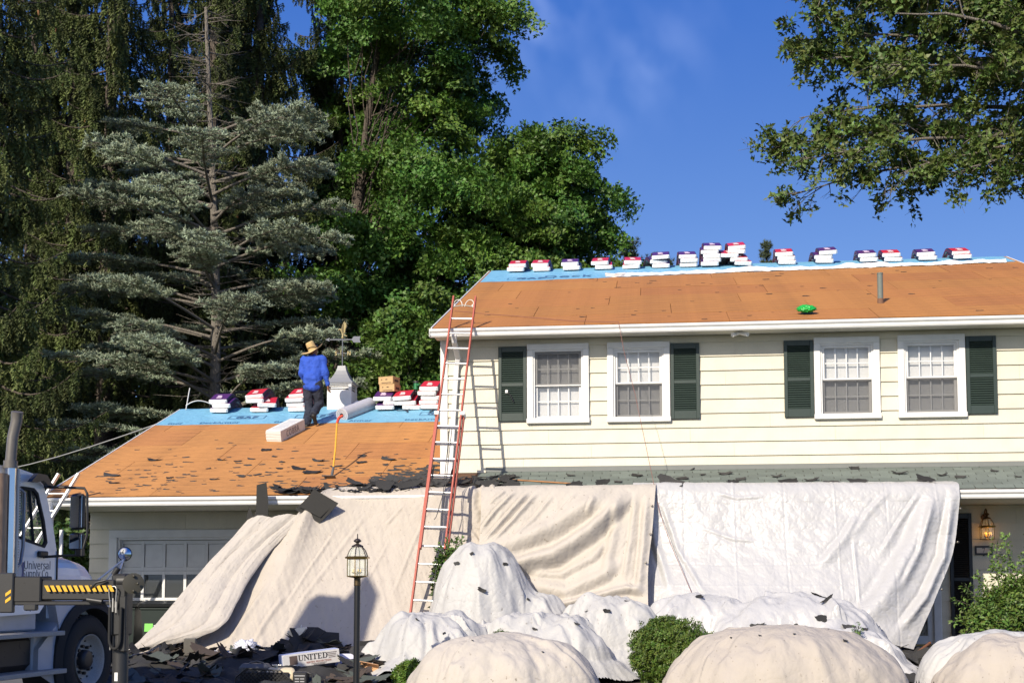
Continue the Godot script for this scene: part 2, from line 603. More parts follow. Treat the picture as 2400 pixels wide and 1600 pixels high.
func sash(parent: Node, x0: float, x1: float, y0: float, y1: float, z: float) -> void:
	var w := 0.042
	var b := MB.new()
	b.box(Vector3((x0 + x1) / 2, y0 + w / 2, z), Vector3(x1 - x0, w, 0.034), 0.004)
	b.box(Vector3((x0 + x1) / 2, y1 - w / 2, z), Vector3(x1 - x0, w, 0.034), 0.004)
	b.box(Vector3(x0 + w / 2, (y0 + y1) / 2, z), Vector3(w, y1 - y0 - 2 * w, 0.032), 0.004)
	b.box(Vector3(x1 - w / 2, (y0 + y1) / 2, z), Vector3(w, y1 - y0 - 2 * w, 0.032), 0.004)
	obj("sash", b, M.white_paint, parent)
	b = MB.new()
	b.quad(Vector3(x0 + w, y0 + w, z + 0.002), Vector3(x1 - w, y0 + w, z + 0.002), Vector3(x1 - w, y1 - w, z + 0.002), Vector3(x0 + w, y1 - w, z + 0.002))
	obj("pane", b, M.glass, parent)
	for k in 3:
		b = MB.new()
		b.box(Vector3(lerpf(x0 + w, x1 - w, (k + 1) / 4.0), (y0 + y1) / 2, z - 0.012), Vector3(0.018, y1 - y0 - 2 * w, 0.012))
		obj("muntin", b, M.white_paint, parent)
	b = MB.new()
	b.box(Vector3((x0 + x1) / 2, (y0 + y1) / 2, z - 0.018), Vector3(x1 - x0 - 2 * w, 0.018, 0.012))
	obj("muntin", b, M.white_paint, parent)


func window(parent: Node, r: Rect2, z: float, screen_low: bool, screen_high: bool) -> void:
	var o := Node3D.new()
	o.name = numbered("window", parent)
	parent.add_child(o, true)
	var x0 := r.position.x
	var x1 := r.end.x
	var y0 := r.position.y
	var y1 := r.end.y
	var cx := (x0 + x1) / 2
	var c := 0.105
	var b := MB.new()
	b.box(Vector3(cx, y1 - c / 2, z + 0.02), Vector3(x1 - x0, c, 0.055), 0.006)
	b.box(Vector3(x0 + c / 2, (y0 + 0.09 + y1 - c) / 2, z + 0.02), Vector3(c, y1 - y0 - c - 0.09, 0.05), 0.006)
	b.box(Vector3(x1 - c / 2, (y0 + 0.09 + y1 - c) / 2, z + 0.02), Vector3(c, y1 - y0 - c - 0.09, 0.05), 0.006)
	# inner stop, a step further back
	b.box(Vector3(cx, y1 - c - 0.015, z + 0.0), Vector3(x1 - x0 - 2 * c, 0.03, 0.045), 0.003)
	b.box(Vector3(x0 + c + 0.015, (y0 + y1) / 2, z - 0.03), Vector3(0.03, y1 - y0 - 2 * c + 0.02, 0.10), 0.003)
	b.box(Vector3(x1 - c - 0.015, (y0 + y1) / 2, z - 0.03), Vector3(0.03, y1 - y0 - 2 * c + 0.02, 0.10), 0.003)
	obj("frame", b, M.white_paint, o)
	b = MB.new()
	b.box(Vector3(cx, y0 + 0.045, z + 0.028), Vector3(x1 - x0 + 0.02, 0.09, 0.075), 0.008)
	obj("sill", b, M.white_paint, o)
	var l := x0 + c + 0.03
	var rr := x1 - c - 0.03
	var mid := (y0 + 0.09 + y1 - c - 0.03) / 2
	sash(o, l, rr, mid - 0.02, y1 - c - 0.03, z - 0.022)
	sash(o, l, rr, y0 + 0.09, mid + 0.022, z - 0.058)
	for part in 2:
		if (part == 0 and screen_low) or (part == 1 and screen_high):
			b = MB.new()
			var a := y0 + 0.09 if part == 0 else mid
			var t := mid if part == 0 else y1 - c - 0.03
			b.quad(Vector3(l, a, z - 0.002), Vector3(rr, a, z - 0.002), Vector3(rr, t, z - 0.002), Vector3(l, t, z - 0.002))
			obj("insect_screen", b, M.screen, o)
	# slatted blind hanging behind the glass
	b = MB.new()
	var yy := y1 - c - 0.05
	b.box(Vector3(cx, yy, z - 0.13), Vector3(rr - l - 0.02, 0.04, 0.035))
	while yy > y0 + 0.1:
		yy -= 0.0225
		b.box(Vector3(cx, yy, z - 0.13), Vector3(rr - l - 0.03, 0.0016, 0.025), 0.0, Basis(Vector3.RIGHT, -1.12))
	obj("blind_slats", b, M.blind, o)
	# the shaft of the opening
	b = MB.new()
	b.box(Vector3(cx, y1 - c + 0.01, z - 0.11), Vector3(x1 - x0 - 2 * c + 0.04, 0.02, 0.16))
	b.box(Vector3(x0 + c - 0.01, (y0 + y1) / 2, z - 0.12), Vector3(0.02, y1 - y0 - 2 * c, 0.14))
	b.box(Vector3(x1 - c + 0.01, (y0 + y1) / 2, z - 0.12), Vector3(0.02, y1 - y0 - 2 * c, 0.14))
	b.box(Vector3(cx, y0 + 0.06, z - 0.12), Vector3(x1 - x0 - 2 * c + 0.04, 0.03, 0.14))
	obj("jamb", b, M.white_paint, o)


func shutter(parent: Node, r: Rect2, z: float, m: Material, louvers := 29) -> Node3D:
	var o := Node3D.new()
	o.name = numbered("shutter", parent)
	parent.add_child(o, true)
	var x0 := r.position.x
	var x1 := r.end.x
	var y0 := r.position.y
	var y1 := r.end.y
	var cx := (x0 + x1) / 2
	var s := 0.058
	for q in [[x0 + s / 2], [x1 - s / 2]]:
		var b := MB.new()
		b.box(Vector3(q[0], (y0 + y1) / 2, z + 0.018), Vector3(s, y1 - y0, 0.036), 0.004)
		obj("stile", b, m, o)
	var mid := y0 + (y1 - y0) * 0.49
	for q in [[y1 - 0.045, 0.09], [mid, 0.062], [y0 + 0.07, 0.14]]:
		var b := MB.new()
		b.box(Vector3(cx, q[0], z + 0.017), Vector3(x1 - x0 - 2 * s, q[1], 0.031), 0.003)
		obj("rail", b, m, o)
	var b2 := MB.new()
	b2.box(Vector3(cx, (y0 + y1) / 2, z + 0.003), Vector3(x1 - x0 - 2 * s, y1 - y0 - 0.1, 0.004))
	for span in [[y0 + 0.14, mid - 0.031], [mid + 0.031, y1 - 0.09]]:
		var count := int(round((span[1] - span[0]) / (y1 - y0) * louvers * 1.2))
		for k in count:
			var y: float = lerpf(span[0], span[1], (k + 0.5) / count)
			b2.box(Vector3(cx, y, z + 0.018), Vector3(x1 - x0 - 2 * s, 0.007, 0.036), 0.0, Basis(Vector3.RIGHT, 0.85))
	stuff(obj("louver_blades", b2, m, o))
	return o


func cloth_strip(parent: Node, called: String, m: Material, x0: float, x1: float, y: float, z: float, low_a: float, low_b: float, top: float, lift: float, seed_: int, wave := 0.05) -> Node3D:
	# a membrane lying on the slope between two distances up from the eave
	var s := Vector3(0, ROOF_PITCH, -1).normalized()
	var n := Vector3(0, 1, ROOF_PITCH).normalized()
	var f := noise_of(seed_, 0.9, 3)
	var nu := int((x1 - x0) / 0.06)
	var nv := 26
	var p := PackedVector3Array()
	for j in nv + 1:
		for i in nu + 1:
			var x := lerpf(x0, x1, float(i) / nu)
			var lo := lerpf(low_a, low_b, float(i) / nu) + f.get_noise_2d(x * 0.7, 3.0) * wave
			var d := lerpf(lo, top, float(j) / nv)
			var h := 0.022 + lift * maxf(0.0, f.get_noise_2d(x * 1.6, d * 1.6)) + absf(f.get_noise_2d(x * 3 + 40, d * 3)) * lift * 0.3
			var q := Vector3(x, y, z) + s * d + n * h
			p.append(q)
	return sheet(parent, called, p, nu, nv, m)


# grid of points (nu + 1 by nv + 1) as one smooth sheet
func sheet(parent: Node, called: String, p: PackedVector3Array, nu: int, nv: int, m: Material, cols := PackedColorArray(), keep = null) -> MeshInstance3D:
	var nn := PackedVector3Array()
	nn.resize(p.size())
	var w := nu + 1
	for j in nv + 1:
		for i in w:
			var a := p[j * w + mini(i + 1, nu)] - p[j * w + maxi(i - 1, 0)]
			var b := p[mini(j + 1, nv) * w + i] - p[maxi(j - 1, 0) * w + i]
			nn[j * w + i] = a.cross(b).normalized()
	var idx := PackedInt32Array()
	for j in nv:
		for i in nu:
			if keep != null and not keep.call(i, j): continue
			var a := j * w + i
			idx.append_array(PackedInt32Array([a, a + w + 1, a + 1, a, a + w, a + w + 1]))
	var arr := []
	arr.resize(Mesh.ARRAY_MAX)
	arr[Mesh.ARRAY_VERTEX] = p
	arr[Mesh.ARRAY_NORMAL] = nn
	if cols.size() == p.size(): arr[Mesh.ARRAY_COLOR] = cols
	arr[Mesh.ARRAY_INDEX] = idx
	var am := ArrayMesh.new()
	am.add_surface_from_arrays(Mesh.PRIMITIVE_TRIANGLES, arr)
	return put(called, am, m, parent)


func words_mesh(text: String, size: float, depth := 0.002, bold := true, serif := false) -> TextMesh:
	var t := TextMesh.new()
	t.text = text
	var f := SystemFont.new()
	f.font_names = PackedStringArray(["Droid Serif" if serif else "Droid Sans"])
	f.font_weight = 700 if bold else 400
	t.font = f
	t.font_size = 32
	t.pixel_size = size / 32.0
	t.depth = depth
	return t


func lettering(parent: Node, text: String, size: float, X: Transform3D, m: Material, bold := true, serif := false, called := "lettering") -> MeshInstance3D:
	var o := put(called, words_mesh(text, size, 0.002, bold, serif), m, parent)
	o.transform = X
	return o


func build_house() -> void:
	var H := thing("house", "cream two storey house with stripped plywood roof and attached garage", "house", Vector3.ZERO)
	var b := MB.new()
	var z := UPPER_WALL_Z
	var wins := [Rect2(-2.074, 4.125, 1.07, 1.385), Rect2(-0.69, 4.125, 1.07, 1.385), Rect2(2.80, 4.125, 1.085, 1.39), Rect2(4.18, 4.125, 1.10, 1.40)]
	var holes := []
	for w in wins:
		holes.append(w.grow(-0.085))
	# upper storey walls
	slab(b, -3.59, 8.0, 3.0, 5.66, z, 0.12, holes)
	b.box(Vector3(-3.54, 4.2, -29.5), Vector3(0.1, 3.0, 15.0))
	b.box(Vector3(7.95, 4.2, -29.5), Vector3(0.1, 3.0, 15.0))
	b.box(Vector3(2.2, 4.2, -37.0), Vector3(11.6, 3.0, 0.1))
	for gx in [-3.59, 7.90]:
		b.prism(PackedVector2Array([Vector2(z, 5.66), Vector2(-29.45, 8.42), Vector2(-37.0, 5.66)]), 0.1, Transform3D(Basis(Vector3(0, 0, 1), Vector3(0, 1, 0), Vector3(-1, 0, 0)), Vector3(gx + 0.1, 0, 0)))
	obj("wall", b, M.siding_0, H)
	b = MB.new()
	b.box(Vector3(2.2, 4.4, -25.5), Vector3(11.3, 2.6, 0.1))
	b.box(Vector3(2.2, 3.05, -29.0), Vector3(11.3, 0.1, 14.0))
	b.box(Vector3(2.2, 5.62, -29.0), Vector3(11.3, 0.06, 14.0))
	obj("interior_wall", b, M.room, H)
	siding(H, -3.46, 8.0, 3.29, 5.60, z, 0.2435, holes)
	b = MB.new()
	b.box(Vector3(-3.53, 4.45, z + 0.016), Vector3(0.13, 2.36, 0.06), 0.005)
	obj("corner_board", b, M.white_paint, H)
	for k in 4:
		window(H, wins[k], z + 0.027, k > 0, k == 0)
	for r in [Rect2(-2.575, 4.175, 0.49, 1.295), Rect2(0.392, 4.170, 0.49, 1.295), Rect2(2.30, 4.170, 0.49, 1.305), Rect2(5.292, 4.178, 0.49, 1.305)]:
		shutter(H, r, z + 0.031, M.green_paint)
	# first floor: garage front and porch wall, set back under the roof
	var gz := -22.4
	b = MB.new()
	var gdoor := Rect2(-9.62, -0.1, 3.28, 2.32)
	var fdoor := Rect2(3.86, 0.34, 0.92, 2.06)
	slab(b, -10.15, 8.0, 0.0, 2.80, gz, 0.12, [gdoor, fdoor])
	b.box(Vector3(-10.09, 1.4, -27.9), Vector3(0.12, 2.8, 10.9))
	b.box(Vector3(-6.8, 1.4, -33.2), Vector3(6.6, 2.8, 0.12))
	b.box(Vector3(7.94, 1.5, -29.8), Vector3(0.12, 3.0, 14.6))
	b.box(Vector3(2.2, 1.5, -37.0), Vector3(11.6, 3.0, 0.1))
	b.prism(PackedVector2Array([Vector2(gz, 2.8), Vector2(-27.1, 4.95), Vector2(-33.2, 2.8)]), 0.1, Transform3D(Basis(Vector3(0, 0, 1), Vector3(0, 1, 0), Vector3(-1, 0, 0)), Vector3(-10.03, 0, 0)))
	obj("wall", b, M.siding_1, H)
	b = MB.new()
	b.box(Vector3(-7.9, 1.4, -24.6), Vector3(4.2, 2.6, 0.1))
	b.box(Vector3(4.5, 1.4, -23.6), Vector3(1.8, 2.6, 0.1))
	b.box(Vector3(-6.85, 2.76, -27.8), Vector3(6.5, 0.06, 10.7))
	b.box(Vector3(-6.85, 0.02, -27.8), Vector3(6.5, 0.04, 10.7))
	obj("interior_wall", b, M.room, H)
	siding(H, -10.15, 8.0, 0.02, 2.68, gz, 0.262, [gdoor.grow(0.06), fdoor.grow(0.06)])
	garage_door(H, gdoor, gz)
	front_door(H, fdoor, gz)
	# soffits
	b = MB.new()
	b.box(Vector3(-1.1, 2.70, -21.6), Vector3(18.3, 0.02, 1.72))
	b.box(Vector3(2.2, 5.615, -21.66), Vector3(11.7, 0.02, 0.36))
	obj("soffit", b, M.soffit, H)
	b = MB.new()
	b.box(Vector3(-1.1, 2.765, EAVE_Z - 0.01), Vector3(18.3, 0.15, 0.03))
	b.box(Vector3(2.2, 5.66, UPPER_EAVE_Z - 0.01), Vector3(11.68, 0.14, 0.03))
	obj("fascia", b, M.white_paint, H)
	gutter(H, -10.3, 8.05, EAVE_Y - 0.03, EAVE_Z + 0.005)
	gutter(H, -3.70, 8.08, UPPER_EAVE_Y - 0.03, UPPER_EAVE_Z + 0.005)
	# roofs
	deck(H, -10.25, -3.6, EAVE_Y, EAVE_Z, EAVE_Z - GARAGE_RIDGE_Z, 6.4)
	deck(H, -3.6, 8.03, EAVE_Y, EAVE_Z, 1.22, 0.0)
	deck(H, -3.66, 8.06, UPPER_EAVE_Y, UPPER_EAVE_Z, UPPER_EAVE_Z - UPPER_RIDGE_Z, 8.0)
	sheathing(H, -10.25, -3.61, EAVE_Y, EAVE_Z, EAVE_Z - GARAGE_RIDGE_Z, "garage", [1.9, 0.75, 2.3, 1.2, 0.4])
	sheathing(H, -3.66, 8.06, UPPER_EAVE_Y, UPPER_EAVE_Z, UPPER_EAVE_Z - UPPER_RIDGE_Z, "main", [2.6, 1.65, 2.95, 1.1, 0.6])
	b = MB.new()
	for e in [[-3.68, UPPER_EAVE_Y, UPPER_EAVE_Z, 8.0], [8.075, UPPER_EAVE_Y, UPPER_EAVE_Z, 8.0], [-10.265, EAVE_Y, EAVE_Z, 6.4]]:
		var s := Vector3(0, ROOF_PITCH, -1).normalized()
		var ln: float = e[3] * sqrt(1 + ROOF_PITCH * ROOF_PITCH)
		b.box(Vector3(e[0], e[1] - 0.06, e[2]) + s * ln / 2, Vector3(0.025, 0.17, ln), 0.004, Basis(Vector3.RIGHT, Vector3(0, 1, ROOF_PITCH).normalized(), -s))
	obj("rake_board", b, M.white_paint, H)
	# blue underlayment along both ridges, printed, and the white edge left loose on the upper roof
	var u := cloth_strip(H, "underlayment", M.blue_sheet, -10.25, -3.62, EAVE_Y, EAVE_Z, 5.26, 5.20, 6.83, 0.004, 21, 0.04)
	roof_print(u, [[-9.85, "mor", 5.37, 0.17], [-8.9, "DeckArmor", 5.38, 0.17], [-7.3, "DeckArmor", 5.37, 0.17], [-5.9, "Armor", 5.37, 0.17], [-4.55, "DeckArmor", 5.39, 0.17], [-8.45, "GAF", 5.85, 0.26], [-7.0, "GAF", 5.86, 0.26], [-4.35, "GAF", 5.92, 0.26]], EAVE_Y, EAVE_Z)
	u = cloth_strip(H, "underlayment", M.blue_sheet, -3.63, 8.0, UPPER_EAVE_Y, UPPER_EAVE_Z, 6.32, 7.45, 8.55, 0.006, 22, 0.1)
	roof_print(u, [[-2.55, "GAF", 6.75, 0.34], [-1.75, "Deck", 6.95, 0.50]], UPPER_EAVE_Y, UPPER_EAVE_Z)
	loose_edge(H)
	# vent pipe through the upper roof
	b = MB.new()
	b.tube([Vector3(4.123, 6.25, -22.98), Vector3(4.123, 6.84, -22.98)], 0.05, 16)
	b.tube([Vector3(4.123, 6.84, -22.98), Vector3(4.123, 6.86, -22.98)], 0.054, 16)
	var vp := obj("vent_pipe", b, mat_noise(lin(0.14, 0.165, 0.15), 0.7, M.blotch, Vector3(4, 4, 4)), H)
	b = MB.new()
	b.tube([Vector3(4.123, 6.26, -22.98), Vector3(4.123, 6.40, -22.98)], [0.064, 0.052], 14)
	obj("collar", b, mat_noise(lin(0.17, 0.09, 0.055), 0.85, M.blotch, Vector3(5, 5, 5)), vp)
	porch_shingles(H)
	# downspout at the corner
	b = MB.new()
	var pts := [Vector3(-3.28, 5.6, -21.36), Vector3(-3.28, 5.5, -21.42), Vector3(-3.27, 5.28, -21.78), Vector3(-3.3, 5.15, -21.83), Vector3(-3.42, 3.28, -21.83)]
	for i in pts.size() - 1:
		var d: Vector3 = pts[i + 1] - pts[i]
		var y := d.normalized()
		var x := Vector3.RIGHT - y * y.x
		x = x.normalized()
		b.box((pts[i] + pts[i + 1]) / 2, Vector3(0.085, d.length() + 0.03, 0.062), 0.008, Basis(x, y, x.cross(y)))
	b.box(Vector3(-3.36, 4.68, -21.825), Vector3(0.11, 0.03, 0.07))
	obj("downspout", b, M.white_metal, H)
	# twin floodlight holder under the eave, without its bulbs
	b = MB.new()
	b.box(Vector3(1.55, 5.585, -21.62), Vector3(0.10, 0.03, 0.10), 0.008)
	b.tube([Vector3(1.55, 5.58, -21.6), Vector3(1.42, 5.53, -21.5)], [0.028, 0.04], 10)
	b.tube([Vector3(1.55, 5.58, -21.6), Vector3(1.68, 5.53, -21.5)], [0.028, 0.04], 10)
	obj("floodlight_holder", b, M.white_paint, H)


func roof_print(u: Node, words: Array, y: float, z: float) -> void:
	var s := Vector3(0, ROOF_PITCH, -1).normalized()
	var n := Vector3(0, 1, ROOF_PITCH).normalized()
	for w in words:
		var at: Vector3 = Vector3(w[0], y, z) + s * w[2] + n * 0.031
		lettering(u, w[1], w[3], Transform3D(Basis(Vector3.RIGHT, s, n), at), M.print_blue, w[1] == "GAF", false, "print")
		if w[1] == "GAF":
			var b := MB.new()
			var X := Transform3D(Basis(Vector3.RIGHT, s, n), at)
			for q in [[Vector3(0, 0.15, 0), Vector3(w[3] * 3.0, 0.012, 0.002)], [Vector3(0, -0.13, 0), Vector3(w[3] * 3.0, 0.012, 0.002)], [Vector3(-w[3] * 1.5, 0.01, 0), Vector3(0.012, 0.28, 0.002)], [Vector3(w[3] * 1.5, 0.01, 0), Vector3(0.012, 0.28, 0.002)]]:
				b.box(X * q[0], q[1], 0.0, X.basis)
			obj("print", b, M.print_blue, u)


func loose_edge(H: Node) -> void:
	var s := Vector3(0, ROOF_PITCH, -1).normalized()
	var n := Vector3(0, 1, ROOF_PITCH).normalized()
	var f := noise_of(31, 0.5, 4)
	var nu := 240
	var nv := 18
	var p := PackedVector3Array()
	for j in nv + 1:
		var v := float(j) / nv
		for i in nu + 1:
			var u := float(i) / nu
			var x := lerpf(-0.9, 7.75, u)
			var wide := 0.15 + 0.55 * maxf(0.0, f.get_noise_2d(x * 1.7, 0.0) + 0.12)
			wide *= smoothstep(0.0, 0.12, u) * (1.0 - 0.5 * smoothstep(0.9, 1.0, u))
			var d0 := lerpf(6.62, 7.28, u) + 0.07 * f.get_noise_2d(x * 2.0, 9.0)
			var d := d0 + wide * v
			var h := 0.034 + (0.05 + 0.10 * maxf(0.0, f.get_noise_2d(x * 1.2, 30.0))) * sin(PI * minf(v * 1.3, 1.0)) + 0.02 * f.get_noise_2d(x * 6, d * 6)
			p.append(Vector3(x, UPPER_EAVE_Y, UPPER_EAVE_Z) + s * d + n * h)
	sheet(H, "underlayment_edge", p, nu, nv, M.white_sheet)


func porch_shingles(H: Node) -> void:
	var s := Vector3(0, ROOF_PITCH, -1).normalized()
	var n := Vector3(0, 1, ROOF_PITCH).normalized()
	var rows := 9
	var length := 1.22 * sqrt(1 + ROOF_PITCH * ROOF_PITCH)
	var e := length / rows
	var B := Basis(Vector3.RIGHT, n, -s)
	for r in rows:
		var x := -2.75 - (0.155 if r % 2 else 0.0) - rng.randf() * 0.05 + (0.25 if r < 4 else 0.0)
		while x < 8.03:
			var w := 0.305
			var b := MB.new()
			var tilt := Basis(Vector3.RIGHT, 0.045 + rng.randf_range(-0.012, 0.02))
			var at := Vector3(0, EAVE_Y, EAVE_Z) + s * (e * (r + 0.62) - 0.02 + rng.randf_range(-0.004, 0.004)) + n * 0.018
			at.x = x + w / 2
			if at.x < 8.0:
				b.box(at, Vector3(w - 0.012, 0.007, e * 1.3), 0.0, B * tilt)
				obj("roof_shingle", b, M["roof_shingle_%d" % rng.randi_range(0, 3)], H)
			x += w
	# flashing where the shingles meet the wall
	var b2 := MB.new()
	b2.box(Vector3(2.6, EAVE_Y + 1.2 * ROOF_PITCH + 0.05, UPPER_WALL_Z + 0.03), Vector3(10.8, 0.09, 0.012), 0.0, Basis(Vector3.RIGHT, -0.3))
	obj("flashing", b2, mat_noise(lin(0.16, 0.17, 0.16), 0.7, M.blotch, Vector3(1, 3, 3)), H)


func garage_door(H: Node, r: Rect2, z: float) -> void:
	var o := Node3D.new()
	o.name = "garage_door"
	H.add_child(o, true)
	var paint := mat_noise(lin(0.70, 0.70, 0.69), 0.5, M.blotch, Vector3(0.8, 0.8, 0.8))
	var b := MB.new()
	var x0 := r.position.x
	var x1 := r.end.x
	b.box(Vector3((x0 + x1) / 2, r.end.y + 0.07, z + 0.03), Vector3(x1 - x0 + 0.3, 0.14, 0.05), 0.006)
	for e in [x0 - 0.075, x1 + 0.075]:
		b.box(Vector3(e, r.end.y / 2, z + 0.03), Vector3(0.15, r.end.y, 0.048), 0.006)
	for e in [x0 + 0.02, x1 - 0.02]:
		b.box(Vector3(e, r.end.y / 2, z - 0.06), Vector3(0.04, r.end.y, 0.14))
	b.box(Vector3((x0 + x1) / 2, r.end.y - 0.02, z - 0.06), Vector3(x1 - x0 - 0.08, 0.04, 0.14))
	obj("frame", b, M.white_paint, o)
	var hgt := 0.555
	var cols := 8
	var pitch := (x1 - x0 - 0.08) / cols
	for row in 4:
		var y1 := r.end.y - 0.045 - row * hgt
		b = MB.new()
		var st := 0.055
		for k in cols + 1:
			b.box(Vector3(x0 + 0.04 + k * pitch, y1 - hgt / 2, z - 0.10), Vector3(st, hgt - 0.006, 0.04), 0.004)
		b.box(Vector3((x0 + x1) / 2, y1 - 0.035, z - 0.101), Vector3(x1 - x0 - 0.06, 0.066, 0.036), 0.003)
		b.box(Vector3((x0 + x1) / 2, y1 - hgt + 0.035, z - 0.101), Vector3(x1 - x0 - 0.06, 0.066, 0.036), 0.003)
		obj("door_section", b, paint, o)
		for k in cols:
			b = MB.new()
			var cx := x0 + 0.04 + (k + 0.5) * pitch
			if row == 1:
				b.quad(Vector3(cx - (pitch - st) / 2, y1 - hgt + 0.066, z - 0.105), Vector3(cx + (pitch - st) / 2, y1 - hgt + 0.066, z - 0.105), Vector3(cx + (pitch - st) / 2, y1 - 0.066, z - 0.105), Vector3(cx - (pitch - st) / 2, y1 - 0.066, z - 0.105))
				obj("pane", b, M.glass, o)
			else:
				b.box(Vector3(cx, y1 - hgt / 2, z - 0.114), Vector3(pitch - st - 0.01, hgt - 0.14, 0.018), 0.006)
				obj("panel", b, paint, o)
	b = MB.new()
	b.box(Vector3(x0 + 0.04 + 4 * pitch, 1.30, z - 0.075), Vector3(0.03, 0.10, 0.02), 0.004)
	b.tube([Vector3(x0 + 0.04 + 4 * pitch, 1.30, z - 0.07), Vector3(x0 + 0.04 + 4 * pitch, 1.30, z - 0.03), Vector3(x0 + 0.04 + 4 * pitch, 1.24, z - 0.03)], 0.009, 8)
	obj("handle", b, mat(lin(0.4, 0.4, 0.4), 0.3, 1.0), o)


func front_door(H: Node, r: Rect2, z: float) -> void:
	var o := Node3D.new()
	o.name = "front_door"
	H.add_child(o, true)
	var b := MB.new()
	for e in [r.position.x - 0.06, r.end.x + 0.06]:
		b.box(Vector3(e, r.get_center().y, z + 0.03), Vector3(0.13, r.size.y + 0.06, 0.07), 0.01)
	b.box(Vector3(r.get_center().x, r.end.y + 0.08, z + 0.03), Vector3(r.size.x + 0.26, 0.14, 0.08), 0.01)
	obj("casing", b, M.white_paint, o)
	b = MB.new()
	var a := 0.10
	b.box(Vector3(r.position.x + a / 2, r.get_center().y, z - 0.005), Vector3(a, r.size.y, 0.035), 0.005)
	b.box(Vector3(r.end.x - a / 2, r.get_center().y, z - 0.005), Vector3(a, r.size.y, 0.035), 0.005)
	b.box(Vector3(r.get_center().x, r.position.y + 0.07, z - 0.005), Vector3(r.size.x - 2 * a, 0.14, 0.035), 0.005)
	b.box(Vector3(r.get_center().x, r.end.y - 0.06, z - 0.005), Vector3(r.size.x - 2 * a, 0.12, 0.035), 0.005)
	obj("storm_door", b, M.white_metal, o)
	b = MB.new()
	b.box(r_center3(r, z - 0.004), Vector3(r.size.x - 2 * a, r.size.y - 0.26, 0.006))
	obj("pane", b, M.glass, o)
	b = MB.new()
	b.box(r_center3(r, z - 0.09), Vector3(r.size.x, r.size.y, 0.045))
	for k in 2:
		b.box(r_center3(r, z - 0.062) + Vector3(-0.2 + 0.4 * k, -0.55, 0), Vector3(0.28, 0.6, 0.012), 0.01)
		b.box(r_center3(r, z - 0.062) + Vector3(-0.2 + 0.4 * k, 0.3, 0), Vector3(0.28, 0.8, 0.012), 0.01)
	obj("door_leaf", b, mat_noise(lin(0.10, 0.055, 0.033), 0.5, M.streak, Vector3(2, 0.3, 2)), o)
	b = MB.new()
	b.box(Vector3(r.get_center().x, r.position.y - 0.015, z + 0.04), Vector3(r.size.x + 0.02, 0.03, 0.16), 0.006)
	obj("threshold", b, mat(lin(0.45, 0.33, 0.12), 0.35, 0.9), o)
	b = MB.new()
	b.box(Vector3(r.get_center().x + 0.3, 0.16, z + 0.65), Vector3(2.5, 0.30, 1.2), 0.015)
	obj("door_step", b, mat_noise(lin(0.34, 0.33, 0.31), 0.85, M.grit, Vector3(3, 3, 3)), o)
	# tall black shutter beside the door, lit wall lantern and house number
	shutter(H, Rect2(5.06, 0.36, 0.37, 2.19), z + 0.032, M.black_paint, 55)


func r_center3(r: Rect2, z: float) -> Vector3:
	return Vector3(r.get_center().x, r.get_center().y, z)


# ------------------------------------------------------------------ trees

class Copies3D:
	var data := PackedFloat32Array()
	var count := 0

	func add(B: Basis, o: Vector3, c: Color) -> void:
		data.append_array(PackedFloat32Array([B.x.x, B.y.x, B.z.x, o.x, B.x.y, B.y.y, B.z.y, o.y, B.x.z, B.y.z, B.z.z, o.z, c.r, c.g, c.b, 1.0]))
		count += 1

	func node(mesh: Mesh, m: Material) -> MultiMeshInstance3D:
		var mm := MultiMesh.new()
		mm.transform_format = MultiMesh.TRANSFORM_3D
		mm.use_colors = true
		mm.mesh = mesh
		mm.instance_count = count
		var T := Transform3D()
		for i in count:
			var k := i * 16
			T.basis.x = Vector3(data[k], data[k + 4], data[k + 8])
			T.basis.y = Vector3(data[k + 1], data[k + 5], data[k + 9])
			T.basis.z = Vector3(data[k + 2], data[k + 6], data[k + 10])
			T.origin = Vector3(data[k + 3], data[k + 7], data[k + 11])
			mm.set_instance_transform(i, T)
			mm.set_instance_color(i, Color(data[k + 12], data[k + 13], data[k + 14]))
		var o := MultiMeshInstance3D.new()
		o.multimesh = mm
		o.material_override = m
		return o


func foliage(parent: Node, called: String, c: Copies3D, mesh: Mesh, m: Material) -> void:
	var o := c.node(mesh, m)
	o.name = numbered(called, parent)
	o.set_meta("kind", "stuff")
	parent.add_child(o, true)


func leaf_mat(back: float, rough := 0.55) -> StandardMaterial3D:
	var m := mat(Color.WHITE, rough, 0.0, 0.4)
	m.vertex_color_use_as_albedo = true
	if back > 0:
		m.backlight_enabled = true
		m.backlight = Color(back, back, back * 0.8)
	return m


func rand_dir(r: RandomNumberGenerator) -> Vector3:
	var z := r.randf_range(-1, 1)
	var a := r.randf() * TAU
	return Vector3(cos(a) * sqrt(1 - z * z), z, sin(a) * sqrt(1 - z * z))


func frame_of(y: Vector3, r: RandomNumberGenerator) -> Basis:
	var a := rand_dir(r)
	var x := (a - y * a.dot(y)).normalized()
	return Basis(x, y, x.cross(y))


